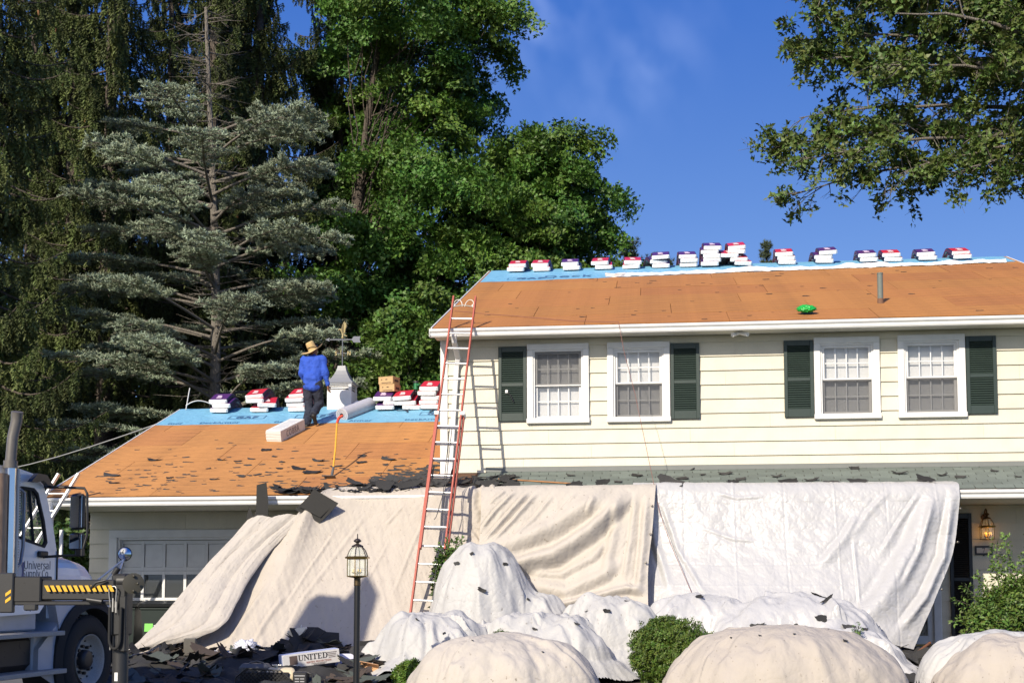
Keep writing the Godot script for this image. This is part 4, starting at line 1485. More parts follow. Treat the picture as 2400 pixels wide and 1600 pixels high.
# a paper-wrapped bundle of shingles bent over a ridge; origin on the ridge line under the bundle
func make_bundle(color: Color, tag_color: Color, called := "shingle_bundle") -> Node3D:
	var o := thing(called, "shingle bundle", "shingle bundle")
	var w := 0.40
	var t := 0.090
	var path := []
	for i in 11:
		var s := lerpf(-0.5, 0.5, i / 10.0)
		path.append(Vector3(0, -0.455 * (sqrt(s * s + 0.005) - 0.0707), s))
	var b := MB.new()
	var rings := []
	for i in 13:
		var k := clampi(i - 1, 0, 10)
		var p: Vector3 = path[k]
		var d: Vector3 = (path[mini(k + 1, 10)] - path[maxi(k - 1, 0)]).normalized()
		var up := Vector3(0, d.z, -d.y)
		var sc := 1.0
		if i == 0 or i == 12:
			sc = 0.86
			p += d * (0.022 if i == 12 else -0.022)
		var ring := []
		for q in [[-0.5, 0.12], [-0.5, 0.85], [-0.46, 0.97], [0.46, 0.97], [0.5, 0.85], [0.5, 0.12], [0.46, 0.02], [-0.46, 0.02]]:
			ring.append(p + Vector3(q[0] * w * sc, 0, 0) + up * (0.5 + (q[1] - 0.5) * sc) * t)
		rings.append(ring)
	for i in 12:
		for k in 8:
			var k2 := (k + 1) % 8
			b.quad(rings[i][k], rings[i + 1][k], rings[i + 1][k2], rings[i][k2])
	for e in [0, 12]:
		for k in range(1, 7):
			if e == 12: b.tri(rings[e][0], rings[e][k + 1], rings[e][k])
			else: b.tri(rings[e][0], rings[e][k], rings[e][k + 1])
	obj("paper_end", b, M.wrap_white, o)
	# printed sleeve: coloured top and dark sides, just outside the paper
	var top := MB.new()
	var side := MB.new()
	for i in 10:
		var seg := []
		for j in 2:
			var p: Vector3 = path[i + j]
			var d: Vector3 = (path[mini(i + j + 1, 10)] - path[maxi(i + j - 1, 0)]).normalized()
			var up := Vector3(0, d.z, -d.y)
			if i + j == 10: p -= d * 0.012
			seg.append([p + Vector3(-0.503 * w, 0, 0) + up * 0.1 * t, p + Vector3(-0.503 * w, 0, 0) + up * 0.86 * t, p + Vector3(-0.462 * w, 0, 0) + up * (0.97 * t + 0.003), p + Vector3(0.462 * w, 0, 0) + up * (0.97 * t + 0.003), p + Vector3(0.503 * w, 0, 0) + up * 0.86 * t, p + Vector3(0.503 * w, 0, 0) + up * 0.1 * t])
		for k in 5:
			var m: MB = top if k == 2 and i >= 5 else side
			m.quad(seg[0][k], seg[1][k], seg[1][k + 1], seg[0][k + 1])
	var dark: Material = M.wrap_navy
	obj("top_label", top, mat_noise(color, 0.4, M.blotch, Vector3(3, 3, 3), false), o)
	obj("wrapper", side, dark, o)
	# pale emblem on the front of the label, and small red and white marks on the sides
	var mk := MB.new()
	for q in [[0.0, 0.40, 0.115, 0.07], [0.0, 0.33, 0.10, 0.05], [-0.02, 0.27, 0.09, 0.05]]:
		var p: Vector3 = Vector3(q[0], -0.455 * (sqrt(q[1] * q[1] + 0.005) - 0.0707) + t * 0.97 * 1.06 + 0.003, q[1] + 0.04)
		mk.box(p, Vector3(q[2], 0.003, q[3]), 0.0, Basis(Vector3.RIGHT, 0.425))
	obj("emblem", mk, mat(tag_color, 0.5), o)
	mk = MB.new()
	for i in 9:
		var s := -0.38 + i * 0.095
		for sgn in [-1.0, 1.0]:
			for row in 2:
				mk.box(Vector3(sgn * (0.503 * w + 0.001), -0.455 * (sqrt(s * s + 0.005) - 0.0707) + t * (0.36 + 0.34 * row), s), Vector3(0.002, 0.022, 0.03))
	obj("side_print", mk, mat(lin(0.30, 0.045, 0.06), 0.5) if color.r > color.b else mat(lin(0.22, 0.06, 0.16), 0.5), o)
	return o


func roof_things() -> void:
	M.wrap_white = bumpy(mat_noise(lin(0.80, 0.80, 0.80), 0.4, M.blotch, Vector3(2, 2, 2), false), M.coarse, 1.0)
	M.wrap_navy = mat_noise(lin(0.018, 0.02, 0.055), 0.35, M.blotch, Vector3(2, 2, 2), false)
	var red := make_bundle(lin(0.55, 0.022, 0.045), lin(0.75, 0.55, 0.55))
	var violet := make_bundle(lin(0.085, 0.022, 0.14), lin(0.62, 0.48, 0.62))
	var first := {"red": red, "purple": violet}
	var ordinal := ["bottom", "second", "third", "fourth", "fifth"]
	# x on the ridge, colours from the bottom up, sideways shifts, what sets the stack apart
	var upper := [
		[-2.98, "rr", [0.0, 0.02], "first stack on the upper ridge"],
		[-2.42, "rr", [0.02, -0.01], "second stack on the upper ridge"],
		[-1.74, "pp", [0.03, -0.02], "third stack on the upper ridge"],
		[-1.02, "rr", [0.03, -0.02], "fourth stack on the upper ridge"],
		[-0.34, "rr", [0.0, 0.01], "fifth stack on the upper ridge"],
		[0.28, "ppp", [0.04, -0.10, 0.05], "slipped stack before the pine tops"],
		[0.93, "ppp", [0.0, 0.01, -0.02], "neat stack beside the tallest"],
		[1.45, "ppppp", [0.0, 0.01, 0.0, -0.02, 0.03], "tallest straight stack"],
		[1.98, "rrrrr", [0.10, 0.08, -0.16, 0.06, 0.04], "toppling stack on the upper ridge"],
		[3.11, "rrr", [0.03, 0.02, 0.0], "lone middle stack, upper ridge"],
		[4.0, "ppp", [-0.03, -0.06, 0.06], "crooked stack right of the lone one"],
		[4.93, "pp", [0.02, 0.0], "stack touching a red stack"],
		[5.47, "rr", [0.03, 0.0], "stack touching a purple stack"],
		[6.23, "pp", [0.03, 0.0], "last purple stack, upper ridge"],
		[6.95, "rr", [0.03, 0.0], "rightmost stack, upper ridge"]]
	var lower := [
		[-9.24, "ppp", [0.05, 0.09, 0.0], "first stack on the garage ridge"],
		[-8.38, "rrrr", [0.06, 0.14, 0.0, -0.04], "fanned stack behind the white carton"],
		[-7.50, "rrrr", [0.04, 0.0, -0.03, 0.04], "stack behind the worker's legs"],
		[-5.60, "ppp", [0.03, 0.12, -0.02], "stack carrying cardboard boxes"],
		[-5.14, "rrr", [0.10, 0.03, -0.04], "low stack beside the cardboard boxes"],
		[-4.62, "rrrrr", [0.02, -0.01, 0.0, -0.02, 0.03], "tall stack next to the ladder"]]
	var once := {}
	for set in [[upper, UPPER_RIDGE_Z, UPPER_EAVE_Y + (UPPER_EAVE_Z - UPPER_RIDGE_Z) * ROOF_PITCH + 0.035, 0.0925, "shingle bundles stacked along the upper ridge"], [lower, GARAGE_RIDGE_Z, EAVE_Y + (EAVE_Z - GARAGE_RIDGE_Z) * ROOF_PITCH + 0.035, 0.0955, "shingle bundles stacked along the garage ridge"]]:
		for q in set[0]:
			var n: int = q[1].length()
			for i in n:
				var kind := "red" if q[1][i] == "r" else "purple"
				var where: String = ("top" if i == n - 1 else ordinal[i]) + " of " + str(n)
				var label := "%s labelled shingle bundle, %s in %s" % [kind, ("top" if i == n - 1 else ordinal[i]), q[3]]
				var at := Vector3(q[0] + q[2][i], set[2] + i * set[3] + 0.028, set[1] + rng.randf_range(-0.02, 0.05))
				var turn := rng.randf_range(-0.06, 0.06) + (0.16 if absf(q[2][i]) > 0.09 else 0.0)
				var o: Node3D
				if once.has(kind):
					o = dup(first[kind], at, turn, label, set[4])
				else:
					once[kind] = true
					o = first[kind]
					o.position = at
					o.rotation.y = turn
					tag(o, label, "", set[4])
				o.rotation.z = rng.randf_range(-0.02, 0.02) + (0.05 if i == n - 1 and absf(q[2][i]) > 0.03 else 0.0)
	cupola()
	var s := Vector3(0, ROOF_PITCH, -1).normalized()
	var nn := Vector3(0, 1, ROOF_PITCH).normalized()
	var slope := Basis(Vector3.RIGHT, nn, -s)
	# roll of underlayment lying up the slope
	var o := thing("underlayment_roll", "part used roll of grey white roof underlayment lying up the garage slope", "roll", Vector3(-6.32, 4.86, -25.85))
	var d := Vector3(0.40, 0.37, -1.02).normalized()
	var b := MB.new()
	var x := (nn.cross(d)).normalized()
	var R := Basis(x, d, x.cross(d))
	b.lathe([Vector2(0.045, 0.0), Vector2(0.145, 0.0), Vector2(0.148, 0.01), Vector2(0.148, 1.10), Vector2(0.142, 1.115), Vector2(0.045, 1.115)], 28, Transform3D(R, Vector3.ZERO))
	obj("roll", b, mat_noise(lin(0.50, 0.50, 0.55), 0.4, M.blotch, Vector3(2, 2, 2)), o)
	b = MB.new()
	b.lathe([Vector2(0.045, 1.10), Vector2(0.045, -0.01), Vector2(0.038, -0.012), Vector2(0.038, 1.10)], 20, Transform3D(R, Vector3.ZERO))
	b.lathe([Vector2(0.07, -0.003), Vector2(0.075, -0.005), Vector2(0.08, -0.003)], 24, Transform3D(R, Vector3.ZERO))
	b.lathe([Vector2(0.105, -0.003), Vector2(0.109, -0.005), Vector2(0.113, -0.003)], 24, Transform3D(R, Vector3.ZERO))
	obj("core", b, mat(lin(0.30, 0.28, 0.27), 0.8), o)
	b = MB.new()
	var fl := noise_of(61, 2.0, 3)
	var p := PackedVector3Array()
	for j in 15:
		for i in 21:
			var u := i / 20.0
			var v := j / 14.0
			var q: Vector3 = R * Vector3(0.13 + 0.03 * v, lerpf(0.35, 1.15, u), 0.0) + x * (0.38 * v * u)
			q.y += 0.10 * sin(v * PI * 0.9) * u - 0.10 * v + fl.get_noise_2d(u * 2, v * 2) * 0.06
			p.append(q)
	sheet(o, "loose_flap", p, 20, 14, M.white_sheet)
	# carton of ridge vent lying on the bare sheathing
	o = thing("carton", "long white printed carton lying up the bare garage sheathing", "carton", Vector3(-7.25, 4.12, -24.17))
	b = MB.new()
	var CB := Basis(nn, -0.20) * slope
	b.box(CB * Vector3(0.0, 0.125, -0.52), Vector3(0.325, 0.225, 1.05), 0.008, CB)
	for k in 3:
		b.box(CB * Vector3(0.0, 0.07 + 0.055 * k, 0.006), Vector3(0.328, 0.046, 0.012), 0.004, CB)
	obj("box_body", b, mat_noise(lin(0.66, 0.65, 0.62), 0.75, M.blotch, Vector3(2, 2, 2)), o)
	var ink := mat(lin(0.24, 0.24, 0.25), 0.8)
	lettering(o, "COBRA", 0.17, Transform3D(CB * Basis(Vector3.UP, PI / 2), CB * Vector3(0.1645, 0.125, -0.5)), ink)
	b = MB.new()
	for k in 7:
		b.box(CB * Vector3(0.01 * (k % 3), 0.239, -0.18 - 0.11 * k), Vector3(0.2 - 0.02 * (k % 2), 0.002, 0.035), 0.0, CB)
	obj("print", b, mat(lin(0.42, 0.42, 0.45), 0.8), o)
	# two nail boxes on the purple stack
	var card := mat_noise(lin(0.50, 0.33, 0.16), 0.8, M.blotch, Vector3(3, 3, 3))
	for k in 2:
		o = thing("nail_box", ["lower brown cardboard nail box on the purple stack beside the cupola", "upper brown cardboard nail box, slightly shifted on the one below"][k], "cardboard box", Vector3(-5.53 - 0.02 * k, 5.475 + k * 0.165, -26.95), -0.28 - 0.06 * k, "cardboard nail boxes")
		b = MB.new()
		b.box(Vector3(0, 0.08, 0), Vector3(0.36, 0.155, 0.30), 0.006)
		obj("box_body", b, card, o)
		b = MB.new()
		b.box(Vector3(0, 0.155, 0.0), Vector3(0.366, 0.02, 0.306), 0.004)
		obj("lid", b, card, o)
		b = MB.new()
		b.box(Vector3(0.02, 0.03, 0.151), Vector3(0.24, 0.014, 0.003))
		b.box(Vector3(-0.1, 0.10, 0.151), Vector3(0.03, 0.02, 0.003))
		b.box(Vector3(0.02, 0.10, 0.151), Vector3(0.05, 0.02, 0.003))
		b.box(Vector3(0.181, 0.08, 0.0), Vector3(0.003, 0.05, 0.16))
		obj("print", b, mat(lin(0.07, 0.045, 0.03), 0.8), o)
	# nail gun left on the red stack
	o = thing("nail_gun", "green and black nail gun lying between the red stacks by the ladder", "nail gun", Vector3(-4.97, 5.46, -27.0), 0.4)
	b = MB.new()
	b.tube([Vector3(0, 0.08, 0), Vector3(0, 0.22, 0)], [0.055, 0.05], 14)
	b.box(Vector3(0.02, 0.16, 0.08), Vector3(0.05, 0.05, 0.16), 0.012)
	obj("body", b, mat(lin(0.02, 0.16, 0.06), 0.4), o)
	b = MB.new()
	b.tube([Vector3(0, 0.0, 0), Vector3(0, 0.08, 0)], [0.018, 0.026], 10)
	b.lathe([Vector2(0.0, -0.03), Vector2(0.07, -0.03), Vector2(0.075, 0), Vector2(0.07, 0.03), Vector2(0, 0.03)], 16, Transform3D(Basis(Vector3.RIGHT, 1.2), Vector3(0.14, 0.14, 0.02)))
	b.tube([Vector3(0, 0.22, 0), Vector3(0.0, 0.26, 0)], 0.06, 14)
	obj("magazine", b, mat(lin(0.03, 0.03, 0.035), 0.45), o)
	# air hose curling from the red stack over the blue sheet
	b = MB.new()
	var hp := []
	for i in 30:
		var t := i / 29.0
		var hx := -5.3 + 1.2 * t + 0.12 * sin(t * 15.0)
		var hd := 6.05 + 0.16 * cos(t * 15.0) + 0.25 * sin(t * 4.0)
		hp.append(Vector3(hx, EAVE_Y, EAVE_Z) + s * hd + nn * 0.045)
	b.tube(hp, 0.010, 6)
	tag(obj("air_hose", b, mat(lin(0.015, 0.02, 0.045), 0.5)), "thin dark air hose curling over the blue underlayment by the ladder", "hose")
	# shingle shovel stuck upright at the edge of the stripped slope
	o = thing("roofing_shovel", "roofing shovel with yellow handle and red grip standing at the eave", "shovel", Vector3(-5.47, 3.19, -21.63))
	b = MB.new()
	b.tube([Vector3(0, 0.18, -0.14), Vector3(-0.03, 0.6, -0.42), Vector3(-0.09, 1.08, -0.76)], [0.017, 0.018, 0.017], 10)
	obj("handle", b, mat_noise(lin(0.72, 0.36, 0.035), 0.4, M.blotch, Vector3(3, 3, 3)), o)
	b = MB.new()
	b.tube([Vector3(-0.088, 1.06, -0.75), Vector3(-0.075, 1.15, -0.80), Vector3(-0.045, 1.19, -0.82)], [0.024, 0.027, 0.025], 10)
	b.tube([Vector3(-0.045, 1.19, -0.82), Vector3(0.0, 1.21, -0.83)], [0.026, 0.02], 10)
	obj("grip", b, mat(lin(0.55, 0.05, 0.02), 0.45), o)
	b = MB.new()
	b.tube([Vector3(0, 0.06, -0.05), Vector3(0, 0.22, -0.165)], [0.026, 0.02], 10)
	b.box(Vector3(0, -0.01, 0.02), Vector3(0.20, 0.014, 0.24), 0.004, Basis(Vector3.RIGHT, -0.55))
	for k in 7:
		b.prism(PackedVector2Array([Vector2(-0.013, 0), Vector2(0.013, 0), Vector2(0, -0.04)]), 0.01, Transform3D(Basis(Vector3.RIGHT, PI / 2 - 0.55), Vector3(-0.085 + k * 0.0283, -0.075, 0.115)))
	obj("blade", b, mat_noise(lin(0.10, 0.10, 0.10), 0.5, M.blotch, Vector3(4, 4, 4)), o)
	# crumpled green bag on the lower edge of the upper roof
	p = PackedVector3Array()
	var cr := noise_of(71, 1.0, 3, FastNoiseLite.TYPE_CELLULAR)
	cr.cellular_return_type = FastNoiseLite.RETURN_DISTANCE2_SUB
	for j in 25:
		for i in 41:
			var a := TAU * i / 40.0
			var e := PI * j / 24.0
			var dd := Vector3(sin(e) * cos(a), cos(e), sin(e) * sin(a))
			var r := 1.0 + 0.35 * cr.get_noise_3dv(dd * 3.2) + 0.16 * fl.get_noise_3dv(dd * 1.5)
			p.append(slope * (dd * Vector3(0.215, 0.085, 0.20) * r + Vector3(0, 0.085, 0)))
	var bag := sheet(self, "plastic_bag", p, 40, 24, mat(lin(0.015, 0.36, 0.05), 0.35))
	bag.position = Vector3(2.70, 5.95, -21.95)
	tag(bag, "crumpled bright green plastic bag on the lower edge of the upper roof", "plastic bag")
	# thin cord over the upper roof and down to the covered bushes
	b = MB.new()
	hp = [Vector3(-3.55, 6.42, -23.2), Vector3(-2.9, 6.26, -22.8), Vector3(-2.4, 6.14, -22.43), Vector3(-1.36, 5.89, -21.76), Vector3(-0.65, 5.79, -21.46), Vector3(-0.48, 5.76, -21.32), Vector3(-0.455, 5.62, -21.28), Vector3(-0.38, 5.2, -21.15), Vector3(-0.21, 4.49, -20.95), Vector3(0.0, 3.4, -20.68), Vector3(0.09, 2.93, -20.56), Vector3(0.17, 2.5, -20.4), Vector3(0.33, 2.0, -20.1), Vector3(0.65, 1.2, -19.7)]
	b.tube(hp, 0.0045, 6)
	tag(obj("cord", b, mat(lin(0.22, 0.09, 0.07), 0.6)), "thin reddish cord running along the upper roof and down over the tarps", "cord")
	# overhead cable and the aerial wire at the garage ridge end
	b = MB.new()
	hp = []
	for i in 13:
		var t := i / 12.0
		hp.append(Vector3(-10.25, 4.72, -25.75).lerp(Vector3(-24.0, 4.75, -36.5), t) - Vector3(0, 0.55 * sin(PI * t), 0))
	b.tube(hp, 0.014, 6)
	tag(obj("overhead_cable", b, mat(lin(0.30, 0.30, 0.30), 0.6)), "grey service cable sagging from the garage roof edge towards the spruces", "cable")
	b = MB.new()
	b.tube([Vector3(-10.08, 5.18, -26.95), Vector3(-10.0, 5.66, -26.95)], 0.012, 6)
	hp = []
	for i in 12:
		var t := i / 11.0
		hp.append(Vector3(-10.08 + 0.62 * t, 5.27 + 0.10 * sin(t * PI), -26.95 + 0.05 * sin(t * 5)))
	b.tube(hp, 0.012, 6)
	tag(obj("loose_cable", b, mat(lin(0.62, 0.62, 0.62), 0.5)), "white loose cable and rod at the left end of the garage ridge", "cable")
	# thin batten lying along the porch shingles
	b = MB.new()
	b.box(Vector3(-1.9, 3.085, -21.23), Vector3(1.30, 0.022, 0.03), 0.003, Basis(Vector3.UP, -0.27) * Basis(Vector3.BACK, -0.09))
	tag(obj("wood_batten", b, mat_noise(lin(0.42, 0.20, 0.08), 0.8, M.streak, Vector3(0.5, 4, 4))), "long orange brown wooden batten lying slantwise on the green porch shingles", "batten")


func cupola() -> void:
	var o := thing("cupola", "white louvered cupola with a lead grey bell roof astride the garage ridge", "cupola", Vector3(-6.62, 5.05, -27.1))
	o.scale = Vector3(0.9, 0.95, 0.9)
	var b := MB.new()
	b.box(Vector3(0, 0.22, 0), Vector3(0.60, 0.56, 0.60), 0.01)
	obj("base", b, M.white_paint, o)
	b = MB.new()
	for sx in [-1.0, 1.0]:
		for sz in [-1.0, 1.0]:
			b.box(Vector3(sx * 0.26, 0.58, sz * 0.26), Vector3(0.07, 0.20, 0.07), 0.006)
	b.box(Vector3(0, 0.665, 0), Vector3(0.62, 0.04, 0.62), 0.006)
	obj("frame", b, M.white_paint, o)
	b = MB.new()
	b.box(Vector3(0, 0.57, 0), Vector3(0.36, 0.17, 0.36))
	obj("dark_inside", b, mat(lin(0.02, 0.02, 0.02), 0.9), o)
	for k in 4:
		for side in 4:
			b = MB.new()
			var B := Basis(Vector3.UP, side * PI / 2)
			b.box(B * Vector3(0, 0.46 + 0.055 * k, 0.255), Vector3(0.46, 0.010, 0.06), 0.002, B * Basis(Vector3.RIGHT, 0.75))
			obj("louver", b, M.white_paint, o)
	b = MB.new()
	var prof := []
	for q in [[0.46, 0.665], [0.465, 0.69], [0.40, 0.73], [0.315, 0.80], [0.235, 0.89], [0.175, 0.98], [0.14, 1.06], [0.13, 1.10], [0.0, 1.11]]:
		prof.append(Vector2(q[0], q[1]))
	b.lathe(prof, 4, Transform3D(Basis(Vector3.UP, PI / 4), Vector3.ZERO), true)
	obj("bell_roof", b, mat_noise(lin(0.22, 0.23, 0.25), 0.45, M.blotch, Vector3(3, 3, 3)), o)
	# weather vane with arrow, eagle and letters
	var grey_m := mat(lin(0.13, 0.14, 0.17), 0.5, 0.3)
	var gold := mat(lin(0.34, 0.28, 0.14), 0.5, 0.4)
	b = MB.new()
	b.tube([Vector3(0, 1.08, 0), Vector3(0, 1.76, 0)], 0.013, 8)
	b.tube([Vector3(-0.14, 1.40, 0), Vector3(0.14, 1.40, 0)], 0.008, 6)
	b.tube([Vector3(0, 1.40, -0.14), Vector3(0, 1.40, 0.14)], 0.008, 6)
	var vane := obj("weather_vane", b, grey_m, o)
	b = MB.new()
	var AX := Transform3D(Basis(Vector3.UP, 0.08), Vector3(0, 1.72, 0))
	b.box(AX * Vector3.ZERO, Vector3(0.62, 0.022, 0.014), 0.0, AX.basis)
	b.prism(PackedVector2Array([Vector2(-0.42, 0), Vector2(-0.31, 0.045), Vector2(-0.33, 0), Vector2(-0.31, -0.045)]), 0.012, AX)
	b.prism(PackedVector2Array([Vector2(0.22, 0), Vector2(0.27, 0.07), Vector2(0.44, 0.07), Vector2(0.415, 0), Vector2(0.44, -0.07), Vector2(0.27, -0.07)]), 0.012, AX)
	obj("arrow", b, grey_m, vane)
	# eagle landing, wings raised
	b = MB.new()
	var EX := Transform3D(Basis(Vector3.UP, 0.2), Vector3(0, 1.735, 0))
	b.ball(EX * Vector3(0, 0.03, 0), Vector3(0.035, 0.03, 0.035), 8, 10)
	b.tube([EX * Vector3(0.0, 0.05, 0), EX * Vector3(0.01, 0.12, 0), EX * Vector3(-0.03, 0.20, 0), EX * Vector3(-0.075, 0.225, 0), EX * Vector3(-0.11, 0.205, 0)], [0.02, 0.036, 0.034, 0.022, 0.004], 8)
	for sgn in [-1.0, 1.0]:
		var WX := EX * Transform3D(Basis(Vector3.UP, sgn * 0.55), Vector3(0, 0.0, sgn * 0.02))
		b.prism(PackedVector2Array([Vector2(-0.02, 0.14), Vector2(-0.03, 0.24), Vector2(0.0, 0.33), Vector2(0.055, 0.41), Vector2(0.07, 0.36), Vector2(0.10, 0.38), Vector2(0.10, 0.32), Vector2(0.125, 0.31), Vector2(0.09, 0.24), Vector2(0.07, 0.15), Vector2(0.03, 0.10)]), 0.014, WX)
	b.prism(PackedVector2Array([Vector2(0.0, 0.12), Vector2(0.04, 0.10), Vector2(0.11, 0.075), Vector2(0.10, 0.06), Vector2(0.03, 0.075)]), 0.014, EX)
	obj("eagle", b, gold, vane)
	for q in [["N", Vector3(0.16, 1.40, 0.0), 0.12], ["S", Vector3(-0.16, 1.40, 0.0), 0.12], ["E", Vector3(0, 1.40, 0.16), 1.69], ["W", Vector3(0, 1.40, -0.16), 1.69]]:
		var t := put("letter", words_mesh(q[0], 0.13, 0.012), gold, vane)
		t.transform = Transform3D(Basis(Vector3.UP, q[2]), q[1])


func ladders() -> void:
	var rail := mat_noise(lin(0.40, 0.085, 0.055), 0.55, M.blotch, Vector3(2, 2, 2))
	var alu := mat(lin(0.72, 0.72, 0.72), 0.38, 0.6)
	var o := thing("extension_ladder", "tall red extension ladder with silver rungs leaning on the upper gutter", "ladder", Vector3(-3.42, 0, -18.74))
	# along the ladder: foot to top
	var foot := Vector3(-3.42, 0.02, -18.745)
	var top := Vector3(-3.115, 6.27, -21.56)
	var up := (top - foot).normalized()
	var right := (Vector3.RIGHT - up * up.x).normalized()
	var out := right.cross(up)
	var B := Basis(right, up, out)
	var length := foot.distance_to(top)
	var l0 := foot - o.position
	for s in [-1.0, 1.0]:
		var b := MB.new()
		b.box(l0 + up * 2.26 + right * s * 0.226, Vector3(0.030, 4.52, 0.075), 0.004, B)
		obj("base_rail", b, rail, o)
		b = MB.new()
		b.box(l0 + up * (2.05 + length) / 2 + right * s * 0.192 + out * 0.062, Vector3(0.028, length - 2.05, 0.072), 0.004, B)
		obj("fly_rail", b, rail, o)
		b = MB.new()
		b.box(l0 + up * 4.50 + right * s * 0.215 + out * 0.03, Vector3(0.075, 0.07, 0.145), 0.005, B)
		obj("bracket", b, mat(lin(0.70, 0.70, 0.68), 0.5), o)
		b = MB.new()
		b.box(l0 + up * 0.02 + right * s * 0.226, Vector3(0.05, 0.05, 0.11), 0.01, B)
		obj("foot", b, M.black_paint, o)
		b = MB.new()
		b.box(l0 + up * 3.42 + right * s * 0.16 + out * 0.03, Vector3(0.018, 0.20, 0.05), 0.005, B)
		b.tube([l0 + up * 3.55 + right * s * 0.16, l0 + up * 3.42 + right * s * 0.15 + out * 0.07, l0 + up * 3.27 + right * s * 0.15 + out * 0.08], 0.013, 7)
		obj("rung_lock", b, M.black_paint, o)
	var d := 0.30
	while d < 4.45:
		var b := MB.new()
		b.tube([l0 + up * d - right * 0.215, l0 + up * d + right * 0.215], 0.018, 10)
		obj("rung", b, alu, o)
		d += 0.305
	d = 2.435
	while d < length - 0.2:
		var b := MB.new()
		b.tube([l0 + up * d - right * 0.185 + out * 0.062, l0 + up * d + right * 0.185 + out * 0.062], 0.018, 10)
		obj("rung", b, alu, o)
		d += 0.305
	# wire hooks and a strap at the very top
	for s in [-1.0, 1.0]:
		var b := MB.new()
		var q: Vector3 = l0 + up * (length - 0.19) + right * s * 0.172 + out * 0.06
		var pts := []
		for i in 11:
			var a := PI * i / 10.0
			pts.append(q + right * (-s) * (0.075 - 0.075 * cos(a)) + up * (0.12 * sin(a) + 0.03 - 0.05 * i / 10.0))
		b.tube(pts, 0.008, 6)
		b.lathe([Vector2(0.012, -0.012), Vector2(0.032, -0.012), Vector2(0.032, 0.012), Vector2(0.012, 0.012)], 14, Transform3D(B * Basis(Vector3.RIGHT, PI / 2), q))
		obj("hook", b, mat(lin(0.66, 0.62, 0.55), 0.45), o)
	var b2 := MB.new()
	var q0 := l0 + up * (length - 0.21) + out * 0.06
	b2.tube([q0 - right * 0.18, q0 + up * 0.03, q0 + right * 0.18], 0.012, 6)
	obj("strap", b2, mat(lin(0.35, 0.31, 0.26), 0.7), o)
	b2 = MB.new()
	b2.tube([l0 + up * 4.2 + right * 0.03 + out * 0.08, l0 + up * 3.0 + right * 0.06 + out * 0.09, l0 + up * 2.6 + right * 0.0 + out * 0.09, l0 + up * 2.55 - right * 0.03 + out * 0.09], 0.006, 5)
	b2.tube([l0 + up * 4.2 + right * 0.07 + out * 0.08, l0 + up * 1.2 + right * 0.10 + out * 0.07], 0.006, 5)
	obj("rope", b2, mat(lin(0.05, 0.05, 0.05), 0.8), o)
	# second ladder: only its two ends show above the garage eave
	o = thing("aluminium_ladder", "pale aluminium ladder whose ends show above the garage eave behind the truck", "ladder", Vector3(-11.6, 0, -20.0))
	var LB := Basis(Vector3.BACK, -0.50) * Basis(Vector3.RIGHT, -0.12)
	for k in 2:
		var bb := MB.new()
		bb.box(Vector3(0.35 * k, 0, 0) + LB * Vector3(0, 1.86, 0), Vector3(0.035, 3.7, 0.085), 0.004, LB)
		obj("rail", bb, alu, o)
	for k in 10:
		var bb := MB.new()
		var t := 0.35 + k * 0.33
		bb.tube([LB * Vector3(0, t, 0), LB * Vector3(0, t, 0) + Vector3(0.35, 0, 0)], 0.015, 8)
		obj("rung", bb, alu, o)


# ------------------------------------------------------------------ tarps

func along(pts: Array, t: float) -> Vector3:
	# point on a polyline at 0..1 of its length, evenly by index
	var f := clampf(t, 0, 1) * (pts.size() - 1)
	var i := mini(int(f), pts.size() - 2)
	return pts[i].lerp(pts[i + 1], f - i)


func curve_pts(pts: Array, n: int) -> Array:
	var c := Curve3D.new()
	for i in pts.size():
		var d: Vector3 = (pts[mini(i + 1, pts.size() - 1)] - pts[maxi(i - 1, 0)]) / 6.0
		c.add_point(pts[i], -d, d)
	var out := []
	var L := c.get_baked_length()
	for i in n + 1:
		out.append(c.sample_baked(L * i / n, true))
	return out


# folds of cloth: each is [points, height, width]; a rounded ridge with a tight hollow along its lower side
func folds_at(list: Array, x: float, y: float) -> float:
	var h := 0.0
	var q := Vector2(x, y)
	for e in list:
		var w: float = e[2]
		var pts: Array = e[0]
		var best := 1e9
		var sgn := 0.0
		var t := 0.0
		var n := pts.size() - 1
		for i in n:
			var a: Vector2 = pts[i]
			var ab: Vector2 = pts[i + 1] - a
			var k := clampf((q - a).dot(ab) / ab.length_squared(), 0, 1)
			var d := q - (a + ab * k)
			var l := d.length()
			if l < best:
				best = l
				sgn = signf(ab.cross(d))
				t = (i + k) / n
		if best > 4.0 * w: continue
		var taper := smoothstep(-0.02, 0.22, t) * smoothstep(1.02, 0.75, t)
		var hollow := exp(-pow((sgn * best + 1.35 * w) / (0.55 * w), 2.0))
		h += e[1] * taper * (exp(-pow(best / w, 2.0)) - 0.38 * hollow)
	return h


